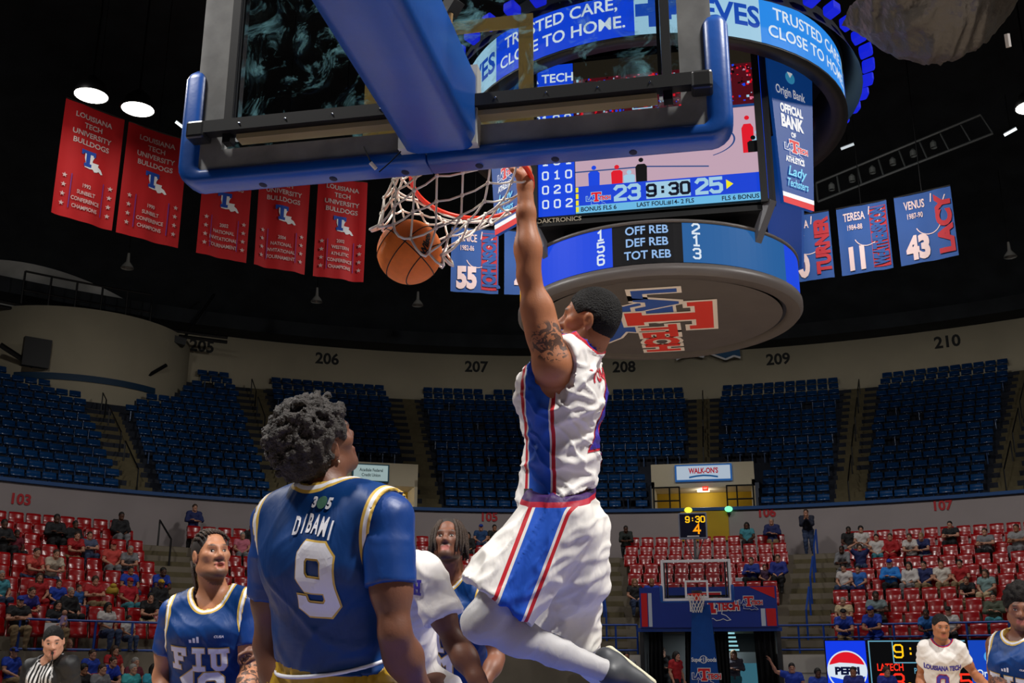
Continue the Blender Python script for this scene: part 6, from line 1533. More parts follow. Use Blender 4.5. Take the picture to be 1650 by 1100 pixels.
# ---------- 5. white shirted team-mate between them
def tee_player(J, A, lab, skin, hs, s, h, sleeve, chest=None, num=None, hands=None, shorts=None, short_hair=True, flare=.0, sl=.62, hair_m=None):
    finish_legs(J); pel, top, up, sS, fw, sH = frames(J)
    pl = thing('person', (J['aL'] + J['aR']) / 2 * V3(1, 1, 0), lab, 'person')
    make_body(pl, J, A, skin, s=s, hs=hs, h=h, beard=.45, hands=hands)
    TP = torso_prims(J, s)
    ex = [(pel, pel - up * .1, .13, .142, sH, 1.4)]
    for q in ('L', 'R'):
        d = nrm(J['e' + q] - J['s' + q]); e_ = lerp(J['s' + q], J['e' + q], sl); ex.append((J['s' + q] - up * .004, e_, .073 * s, (.076 + flare) * s, None, 1., [(e_, d)]))
    neckE = (J['nk'] + up * .035 + fw * .03, V3(.092, .105, .082), np.array([sS, fw, up]))
    jo, jV, jF = garment(pl, 'shirt', TP, .016, sleeve, max(.009, h), .06, extra=ex, cuts=[(pel + up * .02, -up)], ells=[neckE], folds=[(.0055, up + .8 * sS, 18, 61), (.0035, up - .9 * sS, 34, 62)], attrs=lambda V: {'dn': ells_d(V, [neckE])})
    o_ = pel + up * .34 + fw * .1
    if chest: decal('chest_lettering', [(text_geo(chest, .05), 0, .03, .055, .62)], jV, jF, o_, -sS, up, mat('number_violet', (52, 40, 150)), jo, .004)
    if num:
        decal('chest_number_edge', [(stroke_geo(num, .50), 0, -.2, .16, .8)], jV, jF, o_, -sS, up, MATS['number_red'], jo, .004)
        decal('chest_number', [(stroke_geo(num, .36), 0, -.2, .16, .8)], jV, jF, o_, -sS, up, M_navyred, jo, .008)
    ex = []
    for q in ('L', 'R'):
        d = nrm(J['k' + q] - J['h' + q]); e_ = lerp(J['h' + q], J['k' + q], .9); ex.append((J['h' + q], e_, .12, .135, None, 1., [(e_, d)]))
    garment(pl, 'shorts', TP[:1], .03, shorts or mat('white_plain_shorts', (222, 218, 214), .6), .014, .06, extra=ex, cuts=[(pel + up * .05, up)])
    for q in ('L', 'R'): shoe(pl, J['a' + q], fw * V3(1, 1, 0), V3(0, 0, 1), M_shoe, M_sole)
    if short_hair:
        hc = J['hd']; hg = SD(hc - .17, hc + .18, .009); P_ = lambda x, y, z: hc + hs * (x * A[0] + y * A[1] + z * A[2])
        hg.ell(P_(0, -.013, .039), V3(.0795, .1015, .091) * hs, A, .02); hg.ell(P_(0, .112, -.03), V3(.11, .078, .1) * hs, A, .012, 's'); hg.ell(P_(0, 0, -.09), V3(.12, .11, .06) * hs, A, .01, 's')
        v_, f_ = hg.mesh(); mesh_obj('hair', v_, f_, hair_m or M_hair, pl, True)
    return pl, pel, top, up, sS, fw, jo, jV, jF
M_tee = jersey_mat('white_shooting_shirt', (224, 219, 214), [], .55, .5)
M_teet = jersey_mat('white_trimmed_jersey', (224, 219, 214), [('dn', [(0, .012, (40, 50, 150)), (.012, .024, (190, 26, 40))])], .55, .4)
J = {k: PD(*v) for k, v in dict(sL=(683, 922, 4.45), sR=(590, 932, 4.85), eL=(732, 1035, 4.35), wL=(784, 1118, 4.2), eR=(510, 1010, 4.95), wR=(430, 1050, 4.85), nk=(632, 900, 4.68), hd=(616, 862, 4.72), hL=(694, 1120, 4.6), hR=(620, 1120, 4.85)).items()}
A = head_frame(-.7 * RGT - .5 * FWD + .1 * UPV, UPV - .3 * RGT)
_w = tee_player(J, A, 'player in loose white shirt half hidden behind the number 9 jersey', skin_mat('skin_deep', (112, 72, 54)), 1.0, 1.0, .009, M_tee, None, None, flare=.012, sl=.66, hands={'R': (nrm(-RGT + .1 * UPV), -UPV, 1, 1.3, 1.0), 'L': (nrm(RGT * .5 - UPV), -FWD, 1, .5)})
for k_, c_ in enumerate('TECH'): decal('chest_letter', [(stroke_geo(c_, .34), .052 * (k_ - 3), 0, .05, .8)], _w[7], _w[8], PD(670, 962, 4.3), RGT, UPV, M_navyred, _w[6], .004)
# ---------- 6. number 0 on the far right wing
J = {k: PD(*v) for k, v in dict(sL=(1543, 1044, 11.6), sR=(1491, 1044, 11.7), eL=(1570, 1085, 11.6), wL=(1596, 1108, 11.2), eR=(1484, 1088, 11.8), wR=(1486, 1125, 11.5), nk=(1517, 1032, 11.7), hd=(1516, 1010, 11.6), hL=(1533, 1125, 11.7), hR=(1504, 1125, 11.7)).items()}
A = head_frame(-.95 * FWD - .1 * RGT + .12 * UPV, UPV)
tee_player(J, A, 'white jersey number 0 player standing before the courtside scoreboard', skin_mat('skin_brown', (166, 106, 72)), 1.08, 1.0, .014, M_teet, 'LOUISIANA TECH', '0', sl=.55)
# ---------- 7. player cut by the right edge
J = {k: PD(*v) for k, v in dict(sL=(1690, 1040, 7.2), sR=(1606, 1040, 7.5), eL=(1700, 1110, 7.1), wL=(1680, 1160, 7.0), eR=(1604, 1098, 7.4), wR=(1622, 1118, 6.9), nk=(1648, 1022, 7.4), hd=(1644, 980, 7.35), hL=(1672, 1190, 7.3), hR=(1624, 1190, 7.4)).items()}
A = head_frame(-.8 * FWD - .35 * RGT + .05 * UPV, UPV)
pl, pel, top, up, sS, fw = fiu_player(J, A, 'player with tall dark hair in navy jersey at the right edge', skin_mat('skin_deep2', (120, 76, 56)), '23', 1.08, 1.0, sleeves=False, beard=.5, h=.011, ink=[(lerp(J['eR'], J['wR'], .3), .13)])
hc = J['hd']; rs = np.random.RandomState(15); hg = SD(hc - .2, hc + .24, .009); HR = V3(.098, .112, .115)
hg.ell(hc + .06 * A[2] - .02 * A[1], HR, A, .02); hg.ell(hc + .14 * A[1] - .05 * A[2], V3(.13, .1, .115), A, .01, 's'); hg.ell(hc - .12 * A[2], V3(.15, .14, .09), A, .01, 's')
for k in range(220):
    v = nrm(rs.normal(size=3)); p = hc + .06 * A[2] - .02 * A[1] + A.T @ (v * HR); q = A @ (p - hc)
    if q[2] < -.03 or (q[1] > .05 and q[2] < .07): continue
    hg.ell(p, np.ones(3) * rs.uniform(.012, .02), None, .005)
v_, f_ = hg.mesh(); mesh_obj('hair', v_, f_, mat('dark_curly_hair', (20, 16, 14), .8, spec=.2, bump=.5, bscale=140), pl, True)
# ---------- 8. referee
J = {k: PD(*v) for k, v in dict(sL=(112, 1072, 9.2), sR=(52, 1076, 9.4), eL=(120, 1125, 9.2), wL=(110, 1165, 9.0), eR=(40, 1125, 9.4), wR=(50, 1165, 9.2), nk=(84, 1060, 9.35), hd=(86, 1034, 9.25), hL=(100, 1165, 9.4), hR=(68, 1165, 9.4)).items()}
A = head_frame(-.85 * FWD + .3 * RGT + .05 * UPV, UPV)
M_ref = mat('referee_stripes', (225, 225, 225), .6); nt = M_ref.node_tree
vv = attr_node(nt, 'rs'); nt.links.new(mixc(nt, mth(nt, 'GREATER_THAN', mth(nt, 'SINE', mth(nt, 'MULTIPLY', vv, 150.)), 0.), lin((222, 222, 222)), lin((16, 16, 18))), nt.nodes['Principled BSDF'].inputs['Base Color'])
pl, pel, top, up, sS, fw, jo, jV, jF = tee_player(J, A, 'referee in black and white striped shirt with a whistle in his mouth', skin_mat('skin_fair', (200, 146, 120), lip=(180, 100, 92)), 1.06, 1.0, .014, M_ref, shorts=mat('black_trousers', (18, 18, 20), .6))
me = jo.data; rsv = (jV - pel) @ sS; shl = (np.abs(rsv) > .135 - .5 * np.maximum(0, (jV - top) @ up)); a_ = me.attributes.new('rs', 'FLOAT', 'POINT'); a_.data.foreach_set('value', np.where(shl, math.pi * .5 / 150, rsv).astype(np.float32))
MB().tube([J['hd'] + .125 * A[1] - .07 * A[2], J['hd'] + .105 * A[1] - .068 * A[2]], .012, 8).build('whistle', M_black, pl)
MB().tube([J['hd'] + .12 * A[1] - .075 * A[2], J['hd'] + .11 * A[1] - .13 * A[2], J['nk'] + fw * .11 - up * .03, J['nk'] + fw * .09], .004, 5).build('lanyard', M_black, pl)

# ---------- the ball
bl = thing('basketball', BC - V3(0, 0, .121), 'orange basketball dropping through the net', 'ball')
M_ball = mat('ball_leather', (252, 132, 48), .55, spec=.4, noise=.12, nscale=30, bump=.35, bscale=420)
MB().sph(BC, .121, 48, 32).build('shell', M_ball, bl, True)
Bx = head_frame(-FWD + .25 * UPV - .05 * RGT, UPV * .75 + RGT * .65)       # ball axes
def gc(n, off=0.):
    n = nrm(n); u = nrm(np.cross(n, (.3, .5, .8))); v = np.cross(n, u); r = math.sqrt(1 - off * off)
    return [BC + .1213 * (off * n + r * (math.cos(t) * u + math.sin(t) * v)) for t in np.linspace(0, 2 * PI, 65)[:-1]]
for n_, of in ((Bx[0], 0), (Bx[2], 0), (Bx[0], .62), (Bx[0], -.62)):
    MB().tube(gc(n_, of), .0021, 6, True).build('seam', mat('ball_seam', (20, 16, 14), .7), bl)
def ball_text(s, c, xd, h, m):
    G, Fg = refine(text_geo(s, .05, .25)[0] * h, text_geo(s, .05, .25)[1], .012); c = nrm(c); xd = nrm(xd - c * (xd @ c)); yd = np.cross(c, xd)
    mesh_obj('ball_lettering', [BC + .1222 * nrm(c + (p[0] * xd + p[1] * yd) / .121) for p in G], Fg, m, bl)
ball_text('Wilson', nrm(-FWD * .72 + RGT * .62 + UPV * .18), nrm(-UPV * .85 - RGT * .1 - FWD * .5) * -1, .024, M_blktxt)
# ------------------------------------------------------------------ spectators
POSES = {
 'sit':   dict(hL=(.09, 0, .5), hR=(-.09, 0, .5), sL=(.185, .07, 1.0), sR=(-.185, .07, 1.0), nk=(0, .06, 1.06), hd=(0, .02, 1.19), kL=(.12, -.43, .52), kR=(-.12, -.43, .52), aL=(.12, -.40, .08), aR=(-.12, -.40, .08), eL=(.26, -.02, .75), wL=(.10, -.27, .63), eR=(-.26, -.02, .75), wR=(-.10, -.27, .63)),
 'cross': dict(hL=(.09, 0, .5), hR=(-.09, 0, .5), sL=(.19, .08, 1.0), sR=(-.19, .08, 1.0), nk=(0, .07, 1.06), hd=(0, .03, 1.19), kL=(.15, -.43, .52), kR=(-.15, -.43, .52), aL=(.14, -.38, .08), aR=(-.14, -.38, .08), eL=(.27, -.06, .78), wL=(-.06, -.20, .80), eR=(-.27, -.06, .76), wR=(.06, -.21, .76)),
 'lean':  dict(hL=(.09, 0, .5), hR=(-.09, 0, .5), sL=(.18, -.20, .95), sR=(-.18, -.20, .95), nk=(0, -.23, 1.01), hd=(0, -.29, 1.12), kL=(.14, -.43, .52), kR=(-.14, -.43, .52), aL=(.14, -.36, .08), aR=(-.14, -.36, .08), eL=(.22, -.36, .66), wL=(.04, -.50, .64), eR=(-.22, -.36, .66), wR=(-.04, -.50, .62)),
 'hands_on_head': dict(hL=(.09, 0, .5), hR=(-.09, 0, .5), sL=(.19, .06, 1.02), sR=(-.19, .06, 1.02), nk=(0, .06, 1.07), hd=(0, .02, 1.19), kL=(.12, -.43, .52), kR=(-.12, -.43, .52), aL=(.12, -.40, .08), aR=(-.12, -.40, .08), eL=(.38, .0, 1.2), wL=(.13, .02, 1.33), eR=(-.38, .0, 1.2), wR=(-.13, .02, 1.33)),
 'stand': dict(hL=(.09, 0, .92), hR=(-.09, 0, .92), sL=(.19, .02, 1.44), sR=(-.19, .02, 1.44), nk=(0, .01, 1.50), hd=(0, -.03, 1.63), kL=(.11, -.03, .50), kR=(-.11, -.02, .50), aL=(.12, .02, .08), aR=(-.12, .02, .08), eL=(.26, .03, 1.16), wL=(.24, -.08, .92), eR=(-.26, .03, 1.16), wR=(-.24, -.08, .92)),
 'stand_cross': dict(hL=(.09, 0, .92), hR=(-.09, 0, .92), sL=(.19, .02, 1.44), sR=(-.19, .02, 1.44), nk=(0, .01, 1.50), hd=(0, -.03, 1.63), kL=(.11, -.03, .50), kR=(-.11, -.02, .50), aL=(.12, .02, .08), aR=(-.12, .02, .08), eL=(.27, -.08, 1.2), wL=(-.06, -.2, 1.2), eR=(-.27, -.08, 1.18), wR=(.06, -.21, 1.16)),
 'cheer': dict(hL=(.09, 0, .92), hR=(-.09, 0, .92), sL=(.19, .02, 1.44), sR=(-.19, .02, 1.46), nk=(0, .01, 1.50), hd=(0, -.03, 1.63), kL=(.11, -.03, .50), kR=(-.11, -.02, .50), aL=(.12, .02, .08), aR=(-.12, .02, .08), eL=(.3, -.02, 1.2), wL=(.3, -.2, 1.05), eR=(-.46, -.04, 1.52), wR=(-.56, -.1, 1.8)),
 'sit_cheer': dict(hL=(.09, 0, .5), hR=(-.09, 0, .5), sL=(.19, .06, 1.0), sR=(-.19, .06, 1.03), nk=(0, .06, 1.07), hd=(0, .02, 1.19), kL=(.12, -.43, .52), kR=(-.12, -.43, .52), aL=(.12, -.40, .08), aR=(-.12, -.40, .08), eL=(.28, -.02, .75), wL=(.2, -.27, .63), eR=(-.42, .0, 1.1), wR=(-.55, -.05, 1.38)),
 'lean_rail': dict(hL=(.09, .1, .9), hR=(-.09, .1, .9), sL=(.19, -.15, 1.34), sR=(-.19, -.15, 1.34), nk=(0, -.18, 1.40), hd=(0, -.24, 1.51), kL=(.11, .05, .5), kR=(-.11, .05, .5), aL=(.12, .14, .08), aR=(-.12, .14, .08), eL=(.2, -.3, 1.08), wL=(.05, -.35, 1.3), eR=(-.2, -.3, 1.08), wR=(-.05, -.35, 1.3)),
}
TPL = {}
def raw_mesh(name, V, F, attrs=None):
    me = bpy.data.meshes.new(name); n = len(F)
    me.vertices.add(len(V)); me.vertices.foreach_set('co', np.asarray(V, np.float32).ravel()); me.loops.add(n * 4); me.loops.foreach_set('vertex_index', F.astype(np.int32).ravel())
    me.polygons.add(n); me.polygons.foreach_set('loop_start', np.arange(0, n * 4, 4, dtype=np.int32)); me.update(calc_edges=True); me.validate()
    me.polygons.foreach_set('use_smooth', [True] * len(me.polygons)); me.materials.append(None)
    for k, a in (attrs or {}).items(): at = me.attributes.new(k, 'FLOAT', 'POINT'); at.data.foreach_set('value', np.asarray(a, np.float32))
    return me
HA = head_frame(V3(0, -1, .05), V3(0, 0, 1))
def template(pose, sleeve):
    k = (pose, sleeve)
    if k in TPL: return TPL[k]
    J = {a: V3(*b) for a, b in POSES[pose].items()}; pel, top, up, sS, fw, sH = frames(J); h = .019; d = {}
    TP = torso_prims(J, .98, .0); AR = {q: arm_prims(J['s' + q], J['e' + q], J['w' + q], .92) for q in 'LR'}; LG = leg_prims(J['hL'], J['kL'], J['aL'], .95) + leg_prims(J['hR'], J['kR'], J['aR'], .95)
    L = TP + AR['L'] + AR['R'] + [C_(J['nk'] - up * .03, J['hd'] - V3(0, 0, .05), .058, .052, .03)] + head_prims(J['hd'], HA, 1.04, nose=1.3)
    for q in 'LR': L += hand_prims(J['w' + q], nrm(J['w' + q] - J['e' + q]), V3(0, -.2, -1), 1 if q == 'L' else -1, .5, 1.05)
    lo, hi = bounds(L, .04); g = SD(lo, hi, h * .8); g.prims(L); V, F = g.mesh(); q = (V - J['hd']) @ HA.T
    ey = np.zeros(len(V))
    for sx in (-1, 1): ey = np.maximum(ey, 1 - smooth01(np.linalg.norm((q - V3(sx * .033, .085, .008)) * V3(.7, .4, 1), axis=1), .009, .02))
    lip = 1 - smooth01(np.linalg.norm((q - V3(0, .095, -.068)) * V3(.5, .5, 1), axis=1), .008, .016)
    d['body'] = raw_mesh('body', V, F, {'hairy': ey * .75, 'lip': lip * .6, 'ink': np.zeros(len(V))})
    def gm(L, inf, extra=(), cuts=(), ells=()):
        lo, hi = bounds(L, .06 + inf); g = SD(lo, hi, h); g.prims(L, inf, .05)
        for e in extra: g.cap(e[0], e[1], e[2], e[3], .04, None, 1., cuts=e[4])
        X, Y, Z = g.ax[0][:, None, None], g.ax[1][None, :, None], g.ax[2][None, None, :]
        for (p, n) in cuts: g.D = np.maximum(g.D, (X - p[0]) * n[0] + (Y - p[1]) * n[1] + (Z - p[2]) * n[2])
        for (c, r, A) in ells: g.D = np.maximum(g.D, -ell_d(X, Y, Z, c, r, A))
        V, F = g.mesh(); N = vnormals(V, F); V = V + N * wr(V, .008, up + .6 * sS, 25, 5)[:, None]; return V, F
    f = .55 if sleeve == 's' else .97; ex = []
    for q in 'LR':
        if sleeve == 's': e_ = lerp(J['s' + q], J['e' + q], .62); ex.append((J['s' + q], e_, .078, .078, [(e_, nrm(J['e' + q] - J['s' + q]))]))
        else: e_ = lerp(J['e' + q], J['w' + q], .9); ex += [(J['s' + q], J['e' + q], .076, .066, ()), (J['e' + q], e_, .066, .05, [(e_, nrm(J['w' + q] - J['e' + q]))])]
    V, F = gm(TP, .018, ex, [(pel - up * .06, -up)], [(J['nk'] + up * .03 + fw * .02, V3(.09, .1, .08), np.array([sS, fw, up]))]); d['shirt'] = raw_mesh('shirt', V, F)
    V, F = gm([p for p in TP[:1]] + [TP[3], TP[4]] + LG[:3] + LG[6:9] + LG[3:6] + LG[9:], .016, (), [(pel + up * .06, up)]); d['trousers'] = raw_mesh('trousers', V, F)
    g = SD(V3(-.3, -.75, -.02), V3(.3, .3, .2), .015)
    for q in 'LR': a = J['a' + q]; g.cap(a + V3(0, .03, -.04), a + V3(0, -.17, -.045), .038, .034, .02)
    V, F = g.mesh(); d['shoes'] = raw_mesh('shoes', V, F); d['J'] = J; TPL[k] = d; return d
def hair_tpl(pose, kind):
    k = ('hair', pose, kind)
    if k in TPL: return TPL[k]
    hd = V3(*POSES[pose]['hd']); g = SD(hd - .24, hd + .2, .015); P = lambda x, y, z: hd + 1.04 * (x * HA[0] + y * HA[1] + z * HA[2])
    if kind == 'cap':
        g.ell(P(0, -.008, .062), V3(.086, .108, .082), HA, .01); g.ell(P(0, 0, -.03), V3(.2, .2, .055), HA, .005, 's'); g.cap(P(-.03, .1, .035), P(.03, .1, .035), .03, .03, .01); g.cap(P(0, .1, .038), P(0, .15, .03), .045, .04, .01, HA[2], .28)
    else:
        t = {'short': .008, 'full': .02, 'long': .014, 'afro': .035}[kind]
        g.ell(P(0, -.014, .040), V3(.079 + t, .102 + t, .091 + t), HA, .02)
        if kind == 'long': g.cap(P(0, -.07, .0), P(0, -.075, -.2), .075, .06, .03, HA[0], 1.35); [g.cap(P(s_ * .075, -.01, .03), P(s_ * .085, .01, -.16), .03, .022, .02) for s_ in (-1, 1)]
        g.ell(P(0, .12, -.035), V3(.074, .08, .1), HA, .012, 's')
        if kind != 'long': g.ell(P(0, 0, -.1), V3(.14, .13, .06), HA, .01, 's')
    V, F = g.mesh(); N = vnormals(V, F); V = V + N * (.006 * np.sin(V @ V3(90, 40, 70)) * np.sin(V @ V3(-50, 110, 60)))[:, None]
    TPL[k] = raw_mesh('hair', V, F); return TPL[k]
SKN = {'f': skin_mat('skin_fair', (200, 146, 120)), 'm': skin_mat('skin_medium', (172, 118, 88)), 'd': skin_mat('skin_dark', (92, 60, 46))}
HCOL = {'b': mat('hair_black', (20, 16, 14), .6), 'n': mat('hair_brown', (62, 42, 28), .6), 'y': mat('hair_blond', (140, 110, 70), .6), 'g': mat('hair_grey', (150, 146, 140), .7), 'R': mat('cap_red', (170, 24, 30), .7), 'B': mat('cap_blue', (26, 60, 160), .7), 'K': mat('cap_black', (22, 22, 26), .7), 'Y': mat('cap_yellow', (210, 170, 40), .7)}
CM = {}
def cm(c):
    if c not in CM: CM[c] = mat('fabric_%d_%d_%d' % c, c, .75, noise=.12, nscale=9)
    return CM[c]
def spectator(base, rz, pose, shirt, trousers, hair, hcol, skin, label, sleeve='s', scale=1., group=None):
    d = template(pose, sleeve)
    o = bpy.data.objects.new('person', None); COL.objects.link(o); o.location = tuple(base); o.rotation_euler = (0, 0, rz); o.scale = (scale,) * 3; o.empty_display_size = .2; ORG[o] = np.array(base)
    tag(o, label, 'person', group)
    parts = [('body', d['body'], SKN[skin]), ('shirt', d['shirt'], cm(shirt)), ('trousers', d['trousers'], cm(trousers)), ('shoes', d['shoes'], cm((60, 58, 56)))]
    if hair: parts.append(('cap' if hair == 'cap' else 'hair', hair_tpl(pose, hair), HCOL[hcol]))
    for n, me, m in parts:
        c = bpy.data.objects.new(n, me); COL.objects.link(c); c.parent = o; c.material_slots[0].link = 'OBJECT'; c.material_slots[0].material = m
    return o
def row_spot(x, y, zh):
    """seat row and azimuth whose seated head projects to the pixel"""
    best = None
    for i in range(10):
        R = LR(i) - .16; lo, hi = -80., 60.
        for _ in range(40):
            mid = (lo + hi) / 2; px = to_px(pol(R, mid, LZ(i) + zh))[0]
            if px < x: lo = mid
            else: hi = mid
        yy = to_px(pol(R, lo, LZ(i) + zh))[1]
        if best is None or abs(yy - y) < best[0]: best = (abs(yy - y), i, lo)
    return best[1], best[2]
RDc, NVc, WHc, BKc, JNc, GYc, KHc, RBc, TLc, CRc, MRc, PKc, GNc, CRM = (176, 22, 30), (28, 40, 96), (214, 208, 204), (26, 26, 30), (54, 70, 104), (130, 130, 134), (150, 126, 92), (24, 64, 180), (70, 150, 165), (214, 74, 66), (110, 20, 40), (214, 120, 140), (84, 92, 74), (214, 190, 150)
